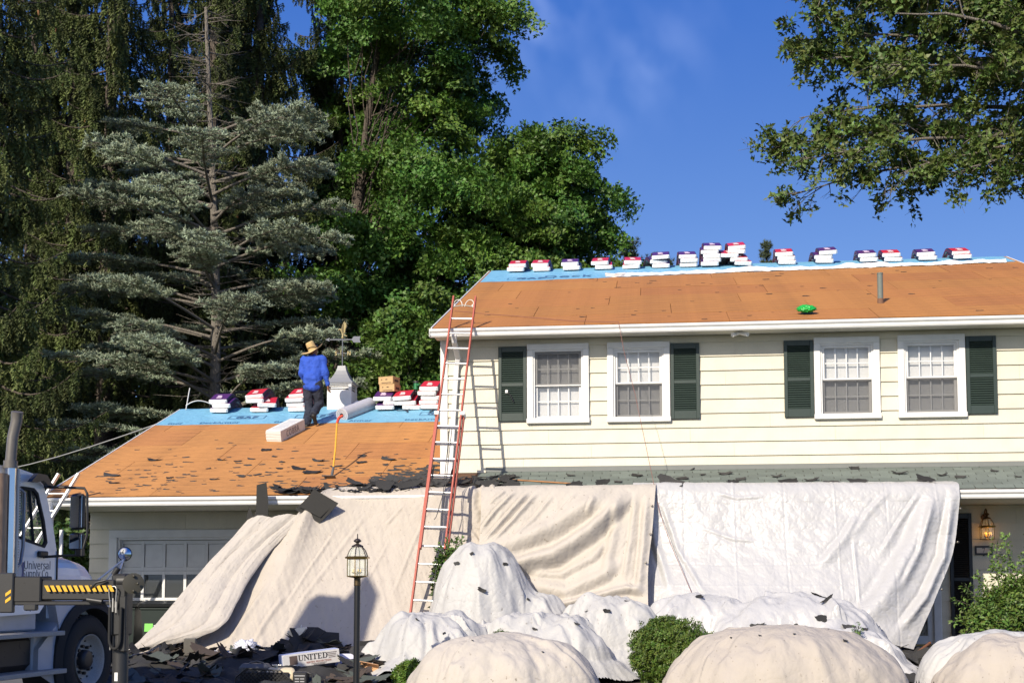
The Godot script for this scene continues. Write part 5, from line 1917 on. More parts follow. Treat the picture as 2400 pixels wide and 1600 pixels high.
# hanging cloth between a top, a bottom and two side curves; fold(u, v, p) gives how far it stands out along its normal
func hanging(called: String, label: String, top: Array, bottom: Array, left: Array, right: Array, nu: int, nv: int, fold: Callable, m: Material, hem := 0.012) -> MeshInstance3D:
	top = curve_pts(top, nu); bottom = curve_pts(bottom, nu)
	left = curve_pts(left, nv); right = curve_pts(right, nv)
	var p := PackedVector3Array()
	for j in nv + 1:
		var v := float(j) / nv
		for i in nu + 1:
			var u := float(i) / nu
			var a: Vector3 = top[i].lerp(bottom[i], v) + left[j].lerp(right[j], u)
			var b: Vector3 = top[0].lerp(top[nu], u).lerp(bottom[0].lerp(bottom[nu], u), v)
			p.append(a - b)
	var q := PackedVector3Array()
	q.resize(p.size())
	var w := nu + 1
	for j in nv + 1:
		for i in w:
			var a := p[j * w + mini(i + 1, nu)] - p[j * w + maxi(i - 1, 0)]
			var b := p[maxi(j - 1, 0) * w + i] - p[mini(j + 1, nv) * w + i]
			var n := a.cross(b).normalized()
			q[j * w + i] = p[j * w + i] + n * float(fold.call(float(i) / nu, float(j) / nv, p[j * w + i]))
	var o := sheet(self, called, q, nu, nv, m)
	tag(o, label, "tarp", "tarps over the house front and bushes")
	return o


func hump(d: float) -> float:
	return pow(maxf(0.0, 1.0 - pow(d, 2.5)), 0.62) if d < 1.0 else 0.0


# cloth lying over bushes: mounds are [x, z, radius x, radius z, height, how many pleats]
func over_bushes(key: String, called: String, label: String, mounds: Array, lo: Vector2, hi: Vector2, step: float, m: Material, s: int, rough := 1.0, skirt := 0.0, floor_y := 0.05) -> MeshInstance3D:
	var big := noise_of(s, 0.9, 3)
	var ridge := noise_of(s + 1, 1.1, 4)
	ridge.fractal_type = FastNoiseLite.FRACTAL_RIDGED
	var crush := noise_of(s + 2, 3.2, 2, FastNoiseLite.TYPE_CELLULAR)
	crush.cellular_return_type = FastNoiseLite.RETURN_DISTANCE2_SUB
	var nu := int((hi.x - lo.x) / step)
	var nv := int((hi.y - lo.y) / step)
	var rr := RandomNumberGenerator.new()
	rr.seed = s
	var down := []
	for q in mounds:
		var list := []
		for k in int(q[5] * 1.7):
			list.append([rr.randf() * TAU, rr.randf_range(-0.7, 0.7), rr.randf_range(0.035, 0.10), rr.randf_range(0.03, 0.10), rr.randf_range(0.1, 0.55)])
		down.append(list)
	var p := PackedVector3Array()
	var high := PackedFloat32Array()
	for j in nv + 1:
		for i in nu + 1:
			var x := lerpf(lo.x, hi.x, float(i) / nu)
			var z := lerpf(lo.y, hi.y, float(j) / nv)
			var wx := x + 0.10 * big.get_noise_2d(x * 1.3, z * 1.3)
			var wz := z + 0.10 * big.get_noise_2d(x * 1.3 + 50, z * 1.3)
			var acc := 0.0
			var best := 0.0
			var pl := 0.0
			for q in mounds:
				var dx: float = (wx - q[0]) / q[2]
				var dz: float = (wz - q[1]) / q[3]
				var d := sqrt(dx * dx + dz * dz)
				if d >= 1.6: continue
				var h: float = q[4] * hump(d)
				# shallow stretched skirt between neighbours
				if skirt > 0: h = maxf(h, q[4] * skirt * (1.6 - d) / 1.6)
				acc += pow(h, 5.0)
				if h > best:
					best = h
					var th := atan2(dz, dx)
					var k: float = q[5]
					pl = 0.0
					for e in down[mounds.find(q)]:
						var off: float = wrapf(th - e[0] - e[1] * d, -PI, PI) * d * (q[2] + q[3]) * 0.5
						if absf(off) < 4.0 * e[3]:
							pl += e[2] * smoothstep(e[4], e[4] + 0.4, d) * (exp(-pow(off / e[3], 2.0)) - 0.5 * exp(-pow((off - 1.4 * e[3]) / (0.6 * e[3]), 2.0)))
			var y := pow(acc, 1.0 / 5.0)
			var f := clampf(y / 0.35, 0.15, 1.0)
			y += f * rough * (pl + 0.055 * ridge.get_noise_2d((x + 0.5 * z) * 0.80, (z - 0.5 * x) * 0.25) + 0.028 * ridge.get_noise_2d((z - 0.8 * x) * 1.5 + 30.0, (x + 0.8 * z) * 0.5) + 0.012 * crush.get_noise_2d(x, z * 1.2) + 0.09 * big.get_noise_2d(x * 1.6 + 9, z * 1.6))
			high.append(best)
			p.append(Vector3(x, maxf(y, floor_y + 0.03 * big.get_noise_2d(x * 4, z * 4)), z))
	var w := nu + 1
	var edge := func(i: int, j: int) -> bool:
		var c := p[j * w + i]
		return high[j * w + i] > 0.09 + 0.08 * big.get_noise_2d(c.x * 1.1, c.z * 1.1)
	cloth[key] = {"p": p, "nu": nu, "nv": nv, "lo": lo, "hi": hi}
	var o := sheet(self, called, p, nu, nv, m, PackedColorArray(), edge)
	tag(o, label, "tarp", "tarps over the house front and bushes")
	return o


func cloth_mat(c: Color, rough: float, speck: float) -> StandardMaterial3D:
	var m := mat_noise(c, rough, M.blotch, Vector3(0.7, 0.7, 0.7))
	if speck > 0: with_detail(m, M.specks, Vector3(speck, speck, speck))
	bumpy(m, M.crumple, 1.1)
	m.backlight_enabled = true
	m.backlight = Color(0.16, 0.15, 0.14)
	return m


func tarps() -> void:
	M.canvas = cloth_mat(lin(0.465, 0.418, 0.362), 0.85, 0.5)
	M.canvas_clean = cloth_mat(lin(0.475, 0.435, 0.385), 0.85, 0.35)
	M.canvas_tan = cloth_mat(lin(0.43, 0.385, 0.335), 0.9, 0.5)
	M.sheet_white = cloth_mat(lin(0.45, 0.448, 0.455), 0.42, 0.0)
	M.sheet_soft = cloth_mat(lin(0.455, 0.45, 0.44), 0.6, 0.3)
	var n1 := noise_of(501, 0.8, 4)
	var rg := noise_of(502, 1.0, 4)
	rg.fractal_type = FastNoiseLite.FRACTAL_RIDGED
	var cr := noise_of(503, 2.6, 3, FastNoiseLite.TYPE_CELLULAR)
	cr.cellular_return_type = FastNoiseLite.RETURN_DISTANCE2_SUB
	# A: canvas drop cloth in front of the garage end, its left edge rolled over
	var LA := [[[Vector2(-4.54, 2.59), Vector2(-4.95, 1.91), Vector2(-5.36, 1.17), Vector2(-5.56, 0.49)], 0.020, 0.035], [[Vector2(-4.15, 2.11), Vector2(-4.32, 1.64), Vector2(-4.60, 1.03)], 0.016, 0.025], [[Vector2(-3.50, 2.72), Vector2(-3.78, 1.97), Vector2(-3.98, 1.16)], 0.022, 0.03],
		[[Vector2(-5.02, 2.32), Vector2(-5.36, 1.64), Vector2(-5.64, 0.96)], 0.016, 0.025], [[Vector2(-3.98, 2.65), Vector2(-4.26, 2.31)], 0.02, 0.025], [[Vector2(-5.64, 1.23), Vector2(-5.84, 0.83), Vector2(-5.98, 0.42)], 0.03, 0.04], [[Vector2(-5.92, 1.44), Vector2(-6.19, 0.89), Vector2(-6.36, 0.42)], 0.035, 0.05]]
	var fold_a := func(u: float, v: float, p: Vector3) -> float:
		var h := 0.0
		h += folds_at(LA, p.x, p.y)
		# diagonal pulls
		var dg := p.x * 1.0 + p.y * 0.45
		h += 0.010 * rg.get_noise_2d(dg * 3.4, p.y * 0.30) + 0.004 * cr.get_noise_2d(p.x * 1.1, p.y * 1.1)
		var bunch := smoothstep(0.80, 1.0, u)
		h += bunch * 0.035 * sin(dg * 30.0 + 4.0 * n1.get_noise_2d(p.x * 2, p.y * 2)) * (1.0 - v * 0.5)
		h += 0.03 * n1.get_noise_2d(p.x * 0.6, p.y * 0.6) * smoothstep(0.02, 0.25, v)
		h += smoothstep(0.86, 1.0, v) * 0.10 * rg.get_noise_2d(p.x * 2.4, p.y * 1.2)
		return h
	hanging("drop_cloth", "dirty cream canvas drop cloth hung from the garage gutter, left edge folded back", 
		[Vector3(-6.44, 2.46, -20.48), Vector3(-6.12, 2.40, -20.48), Vector3(-5.78, 2.50, -20.48), Vector3(-5.42, 2.82, -20.46), Vector3(-5.22, 2.97, -20.75), Vector3(-4.58, 2.99, -20.92), Vector3(-3.6, 2.99, -20.92), Vector3(-2.5, 2.97, -20.90)],
		[Vector3(-8.02, 0.16, -18.75), Vector3(-7.2, 0.22, -18.7), Vector3(-6.2, 0.28, -18.7), Vector3(-5.25, 0.25, -18.75), Vector3(-4.2, 0.26, -18.8), Vector3(-3.2, 0.2, -18.9), Vector3(-2.1, 0.2, -19.0)],
		[Vector3(-6.44, 2.46, -20.48), Vector3(-6.63, 2.06, -20.2), Vector3(-6.93, 1.44, -19.8), Vector3(-7.33, 0.80, -19.3), Vector3(-8.02, 0.16, -18.75)],
		[Vector3(-2.5, 2.97, -20.90), Vector3(-2.48, 2.86, -20.55), Vector3(-2.35, 2.0, -20.3), Vector3(-2.25, 1.1, -19.7), Vector3(-2.1, 0.2, -19.0)], 260, 210, fold_a, M.canvas)
	# the left border of that cloth folded back over it in a thick roll
	var fold_f := func(u: float, v: float, p: Vector3) -> float:
		var w := u + 0.10 * n1.get_noise_2d(v * 2.2, 4.0)
		var h := 0.10 * pow(sin(PI * clampf(u, 0.0, 1.0)), 0.6)
		h += 0.055 * pow(absf(sin(w * 8.2 + 0.6 * sin(v * 3.0))), 0.7) * smoothstep(0.0, 0.2, u)
		h += 0.015 * rg.get_noise_2d(w * 5.0, v * 1.2) + 0.02 * n1.get_noise_2d(p.x * 2.0, p.y * 2.0)
		return h
	hanging("folded_border", "thick folded border along the slanting left edge of the canvas drop cloth",
		[Vector3(-6.52, 2.45, -20.40), Vector3(-6.05, 2.40, -20.38), Vector3(-5.47, 2.50, -20.40)],
		[Vector3(-7.82, 0.30, -18.50), Vector3(-7.50, 0.33, -18.50), Vector3(-7.23, 0.41, -18.55)],
		[Vector3(-6.52, 2.45, -20.40), Vector3(-6.88, 1.92, -20.00), Vector3(-7.22, 1.37, -19.55), Vector3(-7.48, 0.84, -19.05), Vector3(-7.82, 0.30, -18.50)],
		[Vector3(-5.47, 2.50, -20.40), Vector3(-6.01, 1.92, -20.05), Vector3(-6.23, 1.43, -19.60), Vector3(-6.30, 1.05, -19.15), Vector3(-6.45, 0.68, -18.80), Vector3(-7.23, 0.41, -18.55)], 90, 170, fold_f, M.canvas_clean)
	# B: cream cloth pulled in swags from the eave to the tall covered bush
	var LB := [[[Vector2(-2.80, 1.90), Vector2(-2.16, 1.98), Vector2(-1.55, 2.23), Vector2(-1.01, 2.57), Vector2(-0.54, 2.83)], 0.15, 0.15], [[Vector2(-2.70, 1.76), Vector2(-2.02, 1.68), Vector2(-1.48, 1.80), Vector2(-0.94, 2.16), Vector2(-0.54, 2.56), Vector2(-0.30, 2.83)], 0.19, 0.13], [[Vector2(-2.2, 1.58), Vector2(-1.35, 1.52), Vector2(-0.88, 1.76), Vector2(-0.61, 2.08)], 0.05, 0.06], [[Vector2(-1.95, 1.38), Vector2(-1.28, 1.24), Vector2(-0.68, 1.50), Vector2(-0.48, 1.75)], 0.09, 0.10], [[Vector2(-1.75, 0.96), Vector2(-0.95, 1.12), Vector2(-0.35, 1.27), Vector2(-0.02, 1.22)], 0.10, 0.06],
		[[Vector2(-0.44, 2.70), Vector2(-0.56, 2.09), Vector2(-0.69, 1.50)], 0.06, 0.075], [[Vector2(-0.20, 2.80), Vector2(-0.28, 2.09), Vector2(-0.40, 1.28)], 0.035, 0.045], [[Vector2(-0.03, 2.78), Vector2(-0.09, 1.96), Vector2(-0.18, 1.1)], 0.075, 0.06], [[Vector2(-0.85, 2.72), Vector2(-0.98, 2.40)], 0.04, 0.04],
		[[Vector2(-1.90, 2.86), Vector2(-2.29, 2.41), Vector2(-2.66, 1.98)], 0.07, 0.035], [[Vector2(-1.75, 2.86), Vector2(-2.12, 2.41), Vector2(-2.50, 1.98)], 0.06, 0.035], [[Vector2(-2.12, 2.86), Vector2(-2.43, 2.54), Vector2(-2.70, 2.2)], 0.06, 0.03], [[Vector2(-1.48, 2.84), Vector2(-1.82, 2.40), Vector2(-2.16, 2.03)], 0.045, 0.035], [[Vector2(-1.15, 2.80), Vector2(-1.45, 2.45)], 0.03, 0.03], [[Vector2(-2.3, 2.86), Vector2(-2.55, 2.65)], 0.04, 0.025]]
	var fold_b := func(u: float, v: float, p: Vector3) -> float:
		var h := folds_at(LB, p.x, p.y)
		h += 0.05 * n1.get_noise_2d(p.x * 0.7 + 3.0, p.y * 0.7) * smoothstep(0.02, 0.3, v)
		h += 0.016 * rg.get_noise_2d(p.x * 1.5 - p.y * 0.9, p.y * 0.7) * smoothstep(0.0, 0.2, v) + 0.005 * cr.get_noise_2d(p.x * 0.9, p.y * 0.9)
		return h + 0.06 * v
	hanging("drop_cloth", "cream cloth swept in deep swags from the porch gutter to the tall covered bush",
		[Vector3(-2.72, 2.97, -20.88), Vector3(-1.8, 3.0, -20.92), Vector3(-0.9, 2.98, -20.88), Vector3(0.12, 2.98, -20.86)],
		[Vector3(-2.75, 0.6, -19.80), Vector3(-1.9, 0.35, -19.65), Vector3(-1.2, 0.25, -19.5), Vector3(0.0, 0.30, -19.35)],
		[Vector3(-2.72, 2.97, -20.88), Vector3(-2.70, 2.87, -20.52), Vector3(-2.68, 2.3, -20.25), Vector3(-2.75, 0.6, -19.80)],
		[Vector3(0.12, 2.98, -20.86), Vector3(0.11, 2.89, -20.47), Vector3(0.05, 2.2, -20.15), Vector3(-0.02, 1.5, -19.85), Vector3(0.0, 0.30, -19.35)], 200, 180, fold_b, M.canvas_clean)
	# C: white plastic sheet over the porch front
	var LC := [[[Vector2(4.50, 2.85), Vector2(4.02, 1.91), Vector2(3.43, 1.09), Vector2(2.9, 0.65)], 0.13, 0.16], [[Vector2(3.25, 2.45), Vector2(2.99, 2.04), Vector2(2.55, 1.58)], 0.055, 0.07], [[Vector2(4.40, 2.75), Vector2(4.08, 1.81), Vector2(3.70, 1.2)], 0.05, 0.05], [[Vector2(4.72, 2.85), Vector2(4.46, 1.77), Vector2(4.10, 1.15), Vector2(3.6, 0.6)], 0.10, 0.07], [[Vector2(0.79, 2.26), Vector2(1.31, 2.07), Vector2(1.77, 2.03)], 0.018, 0.03], [[Vector2(1.06, 2.82), Vector2(1.39, 2.72), Vector2(1.84, 2.75)], 0.02, 0.03],
		[[Vector2(3.75, 2.82), Vector2(3.40, 2.47), Vector2(3.08, 2.0)], 0.03, 0.05], [[Vector2(3.13, 2.1), Vector2(3.13, 1.48), Vector2(3.13, 0.8)], 0.022, 0.025], [[Vector2(0.0, 2.8), Vector2(0.1, 2.0), Vector2(0.35, 1.2)], 0.05, 0.06], [[Vector2(0.2, 2.7), Vector2(0.45, 1.9), Vector2(0.9, 1.1)], 0.03, 0.04], [[Vector2(4.25, 2.85), Vector2(3.85, 2.3), Vector2(3.5, 1.8)], 0.03, 0.04]]
	var fold_c := func(u: float, v: float, p: Vector3) -> float:
		var h := 0.012 * cr.get_noise_2d(p.x * 0.75, p.y * 1.0) + 0.008 * rg.get_noise_2d(p.x * 1.4 + p.y * 1.0, p.y * 1.6)
		h += 0.05 * n1.get_noise_2d(p.x * 0.8 + 7, p.y * 0.8) * smoothstep(0.05, 0.3, v)
		# creases from its packing
		for k in 6:
			h += 0.010 * exp(-pow((p.x - (0.55 + 0.78 * k)) / 0.012, 2.0)) * (1.0 if k % 2 else -0.8)
		for k in 6:
			h += 0.006 * exp(-pow((p.y - (2.66 - 0.33 * k)) / 0.010, 2.0)) * (-1.0 if k % 2 else 0.9)
		h += folds_at(LC, p.x, p.y)
		return h
	hanging("plastic_sheet", "big white plastic sheet hung from the porch gutter, right side curling to a point",
		[Vector3(-0.25, 3.01, -20.98), Vector3(1.2, 3.0, -20.98), Vector3(3.0, 3.0, -20.98), Vector3(4.83, 3.0, -20.98)],
		[Vector3(-0.3, 0.75, -19.75), Vector3(1.1, 0.70, -19.35), Vector3(2.5, 0.60, -19.3), Vector3(3.3, 0.52, -19.35), Vector3(3.87, 0.40, -19.55)],
		[Vector3(-0.25, 3.01, -20.98), Vector3(-0.25, 2.885, -20.56), Vector3(-0.27, 1.8, -20.35), Vector3(-0.3, 0.75, -19.75)],
		[Vector3(4.83, 3.0, -20.98), Vector3(4.82, 2.885, -20.54), Vector3(4.77, 2.47, -20.42), Vector3(4.62, 1.82, -20.2), Vector3(4.28, 1.15, -19.9), Vector3(3.87, 0.40, -19.55)], 300, 190, fold_c, M.sheet_white)
	# eyelets along the free edges
	for e in [[Vector3(4.79, 2.52, -20.36), "top eyelet on the right edge of the white plastic sheet"], [Vector3(4.70, 2.0, -20.2), "middle eyelet on the right edge of the white plastic sheet"], [Vector3(4.38, 1.28, -19.9), "lowest eyelet on the right edge of the white plastic sheet"], [Vector3(0.05, 2.6, -20.28), "top eyelet on the free edge of the swagged cream cloth"], [Vector3(0.02, 2.15, -20.08), "middle eyelet on the free edge of the swagged cream cloth"], [Vector3(-0.05, 1.7, -19.84), "lowest eyelet on the free edge of the swagged cream cloth"]]:
		var b := MB.new()
		b.lathe([Vector2(0.008, 0), Vector2(0.018, 0), Vector2(0.018, 0.008), Vector2(0.008, 0.010)], 12, Transform3D(Basis(Vector3.RIGHT, PI / 2), e[0]))
		tag(obj("eyelet", b, mat(lin(0.20, 0.18, 0.15), 0.4, 0.8)), e[1], "eyelet", "eyelets of the tarps")
	# covered bushes
	over_bushes("tall", "white_tarp", "white tarp draped in pleats over the tallest bush beside the ladder", [[-2.55, -19.35, 0.92, 0.75, 1.98, 9.0], [-1.85, -19.5, 0.85, 0.7, 1.25, 6.0]], Vector2(-3.7, -20.3), Vector2(-0.9, -18.45), 0.019, M.sheet_soft, 520, 1.0, 0.5)
	over_bushes("low", "white_tarp", "white tarp over the low round bushes at the foot of the ladder", [[-3.0, -18.0, 0.95, 0.8, 0.96, 8.0], [-1.75, -18.35, 0.9, 0.7, 0.93, 7.0], [-1.2, -18.15, 0.75, 0.65, 0.86, 6.0], [-0.55, -18.95, 0.95, 0.62, 1.20, 7.0]], Vector2(-4.1, -19.7), Vector2(0.5, -17.1), 0.021, M.sheet_soft, 530, 1.0, 0.85)
	over_bushes("row", "plastic_sheet", "bluish white plastic over the long row of bushes before the porch", [[0.65, -19.15, 1.0, 0.65, 1.20, 6.0], [1.55, -18.8, 0.9, 0.7, 1.02, 5.0], [2.3, -18.85, 1.15, 0.75, 1.16, 6.0], [2.75, -18.4, 0.85, 0.7, 0.78, 7.0]], Vector2(-0.4, -19.9), Vector2(3.75, -17.6), 0.021, M.sheet_white, 540, 0.9, 0.85)
	over_bushes("front", "canvas_tarp", "cream canvas over the round bush in the foreground below the ladder", [[-1.86, -16.35, 1.28, 1.0, 0.74, 10.0]], Vector2(-3.25, -17.5), Vector2(-0.45, -15.2), 0.018, M.canvas_clean, 550, 0.42)
	over_bushes("dome", "canvas_tarp", "largest tan canvas dome in the foreground, dotted with torn scraps", [[1.66, -16.4, 1.55, 1.1, 0.86, 12.0]], Vector2(0.0, -17.6), Vector2(3.35, -15.2), 0.019, M.canvas_tan, 560, 0.40)
	over_bushes("right", "canvas_tarp", "tan canvas dome in the foreground under a white sheet, beside the leafy shrub", [[4.55, -16.8, 0.98, 0.9, 0.72, 9.0]], Vector2(3.5, -17.8), Vector2(5.7, -15.8), 0.018, M.canvas_tan, 570, 0.6)
	over_bushes("back", "white_tarp", "white sheet thrown over the back of the tan canvas dome by the front step", [[4.5, -17.1, 1.1, 0.62, 0.79, 7.0]], Vector2(3.3, -17.9), Vector2(5.8, -16.55), 0.018, M.sheet_soft, 580, 0.6)


# ------------------------------------------------------------------ the delivery truck on the driveway

# flat panel with an opening: outer and inner outlines with as many points, facing +z of X
func ring_panel(b: MB, outer: Array, inner: Array, depth: float, X: Transform3D) -> void:
	var n := outer.size()
	for i in n:
		var k := (i + 1) % n
		var o0 := Vector3(outer[i].x, outer[i].y, 0)
		var o1 := Vector3(outer[k].x, outer[k].y, 0)
		var i0 := Vector3(inner[i].x, inner[i].y, 0)
		var i1 := Vector3(inner[k].x, inner[k].y, 0)
		var d := Vector3(0, 0, depth)
		b.quad(X * (o0 + d), X * (o1 + d), X * (i1 + d), X * (i0 + d))
		b.quad(X * o1, X * o0, X * i0, X * i1)
		b.quad(X * o0, X * o1, X * (o1 + d), X * (o0 + d))
		b.quad(X * i1, X * i0, X * (i0 + d), X * (i1 + d))


func truck_wheel(o: Node3D, at: Vector3, rim_m: Material, tyre_m: Material, dark: Material, side: float) -> void:
	# axis along z; outer face towards side * z
	var X := Transform3D(Basis(Vector3.RIGHT, PI / 2 * side), at)
	var b := MB.new()
	var prof := [Vector2(0.29, -0.27), Vector2(0.40, -0.28), Vector2(0.485, -0.26), Vector2(0.515, -0.23), Vector2(0.52, -0.14), Vector2(0.515, -0.05), Vector2(0.485, -0.02), Vector2(0.40, 0.0), Vector2(0.33, -0.005), Vector2(0.30, -0.03), Vector2(0.29, -0.27)]
	b.lathe(prof, 40, X)
	for k in 48:
		var a := TAU * k / 48
		for row in 3:
			b.box(X * Vector3(cos(a + row * 0.06) * 0.517, -0.08 - row * 0.065, sin(a + row * 0.06) * 0.517), Vector3(0.016, 0.05, 0.04), 0.0, X.basis * Basis(Vector3.UP, -a - row * 0.06))
	var w := obj("wheel", b, tyre_m, o)
	b = MB.new()
	b.lathe([Vector2(0.29, -0.22), Vector2(0.285, -0.02), Vector2(0.30, -0.005), Vector2(0.295, 0.0), Vector2(0.275, -0.02), Vector2(0.262, -0.06), Vector2(0.225, -0.10), Vector2(0.20, -0.115), Vector2(0.0, -0.118)], 36, X)
	obj("rim", b, rim_m, w)
	b = MB.new()
	b.lathe([Vector2(0.0, -0.02), Vector2(0.075, -0.02), Vector2(0.105, -0.035), Vector2(0.115, -0.06), Vector2(0.118, -0.125)], 20, X)
	obj("hub", b, dark, w)
	b = MB.new()
	for k in 10:
		var a := TAU * (k + 0.3) / 10
		b.tube([X * Vector3(cos(a) * 0.158, -0.12, sin(a) * 0.158), X * Vector3(cos(a) * 0.158, -0.075, sin(a) * 0.158)], 0.019, 6)
	obj("lug_nuts", b, dark, w)
	b = MB.new()
	for k in 10:
		var a := TAU * (k + 0.8) / 10
		b.tube([X * Vector3(cos(a) * 0.225, -0.112, sin(a) * 0.225), X * Vector3(cos(a) * 0.226, -0.096, sin(a) * 0.226)], 0.017, 8)
	obj("hand_holes", b, dark, w)


func truck() -> void:
	var o := thing("delivery_truck", "white supply truck with black outrigger, yellow hazard stripes and tall exhaust", "truck", Vector3(-6.49, 0, -14.4))
	o.basis = Basis(Vector3(0.134, 0, -0.991).normalized(), Vector3.UP, Vector3(0.991, 0, 0.134).normalized())
	var white := mat_noise(lin(0.80, 0.80, 0.79), 0.28, M.blotch, Vector3(0.8, 0.8, 0.8), false)
	white.clearcoat_enabled = true
	white.clearcoat = 0.5
	white.clearcoat_roughness = 0.15
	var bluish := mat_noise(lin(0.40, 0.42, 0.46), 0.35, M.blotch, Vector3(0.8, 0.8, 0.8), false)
	var black := with_detail(mat_noise(lin(0.016, 0.016, 0.017), 0.5, M.blotch, Vector3(1.5, 1.5, 1.5), false), M.fleck, Vector3(1, 1, 1))
	var steel := with_detail(mat_noise(lin(0.035, 0.035, 0.036), 0.45, M.grit, Vector3(4, 4, 4), false), M.blotch, Vector3(2, 2, 2))
	var rubber := mat_noise(lin(0.018, 0.018, 0.018), 0.85, M.grit, Vector3(3, 3, 3), false)
	var chrome := mat(lin(0.55, 0.55, 0.56), 0.12, 1.0)
	var dusty := with_detail(mat_noise(lin(0.42, 0.40, 0.36), 0.75, M.grit, Vector3(3, 3, 3), false), M.blotch, Vector3(5, 5, 5))
	# cab side with the door window, both sides
	var outer := [Vector2(-1.86, 1.33), Vector2(-1.2, 1.33), Vector2(-0.66, 1.33), Vector2(-0.64, 1.75), Vector2(-0.74, 2.09), Vector2(-0.90, 2.46), Vector2(-1.02, 2.53), Vector2(-1.4, 2.56), Vector2(-1.86, 2.56)]
	var hole := [Vector2(-1.50, 1.93), Vector2(-1.25, 1.865), Vector2(-0.88, 1.80), Vector2(-0.83, 1.86), Vector2(-0.89, 2.10), Vector2(-1.02, 2.40), Vector2(-1.10, 2.45), Vector2(-1.3, 2.455), Vector2(-1.50, 2.45)]
	for s in [0.0, 1.0]:
		var X := Transform3D(Basis.IDENTITY, Vector3(0, 0, -0.10 if s == 0 else -2.34))
		var b := MB.new()
		ring_panel(b, outer, hole, 0.05, X)
		obj("door" if s == 0 else "far_door", b, white, o)
		b = MB.new()
		var inner := []
		for q in hole:
			inner.append(q + (Vector2(-1.18, 2.13) - q).normalized() * 0.035)
		ring_panel(b, hole, inner, 0.03, X.translated(Vector3(0, 0, 0.025)))
		b.tube([X * Vector3(-1.16, 2.44, 0.03), X * Vector3(-1.06, 1.84, 0.03)], 0.016, 8)
		var wf := obj("window_seal", b, rubber, o)
		b = MB.new()
		for i in range(1, hole.size() - 1):
			b.tri(X * Vector3(hole[0].x, hole[0].y, 0.02), X * Vector3(hole[i].x, hole[i].y, 0.02), X * Vector3(hole[i + 1].x, hole[i + 1].y, 0.02))
		obj("pane", b, M.glass, wf)
	# roof, back, front pillars and windscreen
	var b := MB.new()
	b.prism(PackedVector2Array([Vector2(-1.88, 2.55), Vector2(-1.0, 2.525), Vector2(-0.88, 2.45), Vector2(-0.93, 2.52), Vector2(-1.05, 2.60), Vector2(-1.5, 2.66), Vector2(-1.88, 2.64)]), 2.30, Transform3D(Basis.IDENTITY, Vector3(0, 0, -2.36)))
	obj("cab_roof", b, white, o)
	b = MB.new()
	b.box(Vector3(-1.85, 1.62, -1.2), Vector3(0.05, 0.62, 2.2), 0.01)
	b.box(Vector3(-1.85, 2.47, -1.2), Vector3(0.05, 0.2, 2.2), 0.01)
	for zz in [-0.3, -2.1]:
		b.box(Vector3(-1.85, 2.15, zz), Vector3(0.05, 0.5, 0.4), 0.01)
	obj("cab_back", b, white, o)
	b = MB.new()
	b.quad(Vector3(-0.62, 1.76, -0.12), Vector3(-0.90, 2.47, -0.12), Vector3(-0.90, 2.47, -2.28), Vector3(-0.62, 1.76, -2.28))
	obj("windscreen", b, M.glass, o)
	b = MB.new()
	b.box(Vector3(-1.2, 1.30, -1.2), Vector3(1.3, 0.06, 2.2), 0.01)
	b.box(Vector3(-0.68, 1.6, -1.2), Vector3(0.12, 0.4, 2.1), 0.02)
	b.box(Vector3(-1.45, 1.62, -0.75), Vector3(0.45, 0.35, 0.5), 0.05)
	b.box(Vector3(-1.62, 1.88, -0.75), Vector3(0.14, 0.5, 0.48), 0.05, Basis(Vector3.BACK, 0.15))
	obj("cab_inside", b, mat(lin(0.06, 0.06, 0.065), 0.8), o)
	# sun visor over the windscreen corner, raked and dark
	b = MB.new()
	b.prism(PackedVector2Array([Vector2(-1.32, 2.50), Vector2(-1.18, 2.60), Vector2(-0.98, 2.60), Vector2(-0.80, 2.475), Vector2(-0.95, 2.49), Vector2(-1.05, 2.53), Vector2(-1.2, 2.50)]), 0.05, Transform3D(Basis(Vector3.UP, 0.12), Vector3(-0.04, 0.0, -0.12)))
	b.box(Vector3(-0.92, 2.52, -1.2), Vector3(0.26, 0.03, 2.1), 0.008, Basis(Vector3.BACK, -0.5))
	obj("sun_visor", b, black, o)
	# hood: rounded sections
	b = MB.new()
	var secs := [[-0.66, 1.755, 0.16, 2.24], [-0.52, 1.75, 0.16, 2.24], [-0.16, 1.745, 0.18, 2.22], [0.12, 1.735, 0.20, 2.20], [0.40, 1.69, 0.25, 2.15], [0.58, 1.62, 0.32, 2.08], [0.70, 1.50, 0.40, 2.0], [0.75, 1.35, 0.44, 1.96]]
	var rows := []
	for q in secs:
		var row := []
		var c: float = (q[2] + q[3]) / 2
		var hw: float = (q[3] - q[2]) / 2
		for i in 17:
			var a := PI * i / 16.0
			var cx := signf(cos(a)) * pow(absf(cos(a)), 0.35)
			var sy := pow(sin(a), 0.42)
			row.append(Vector3(q[0], 1.02 + (q[1] - 1.02) * sy, -c + hw * cx))
		rows.append(row)
	for i in rows.size() - 1:
		for k in 16:
			b.quad(rows[i][k], rows[i + 1][k], rows[i + 1][k + 1], rows[i][k + 1])
	for k in range(1, 15):
		b.tri(rows[7][0], rows[7][k + 1], rows[7][k])
	obj("hood", b, white, o)
	b = MB.new()
	b.box(Vector3(-0.575, 1.53, -0.135), Vector3(0.10, 0.42, 0.02), 0.005)
	var cowl := obj("cowl_panel", b, white, o)
	b = MB.new()
	b.box(Vector3(-0.575, 1.665, -0.123), Vector3(0.055, 0.055, 0.003))
	obj("red_sticker", b, mat(lin(0.55, 0.18, 0.13), 0.6), cowl)
	b = MB.new()
	b.box(Vector3(-0.575, 1.575, -0.123), Vector3(0.055, 0.05, 0.003))
	obj("blue_sticker", b, mat(lin(0.26, 0.36, 0.55), 0.6), cowl)
	b = MB.new()
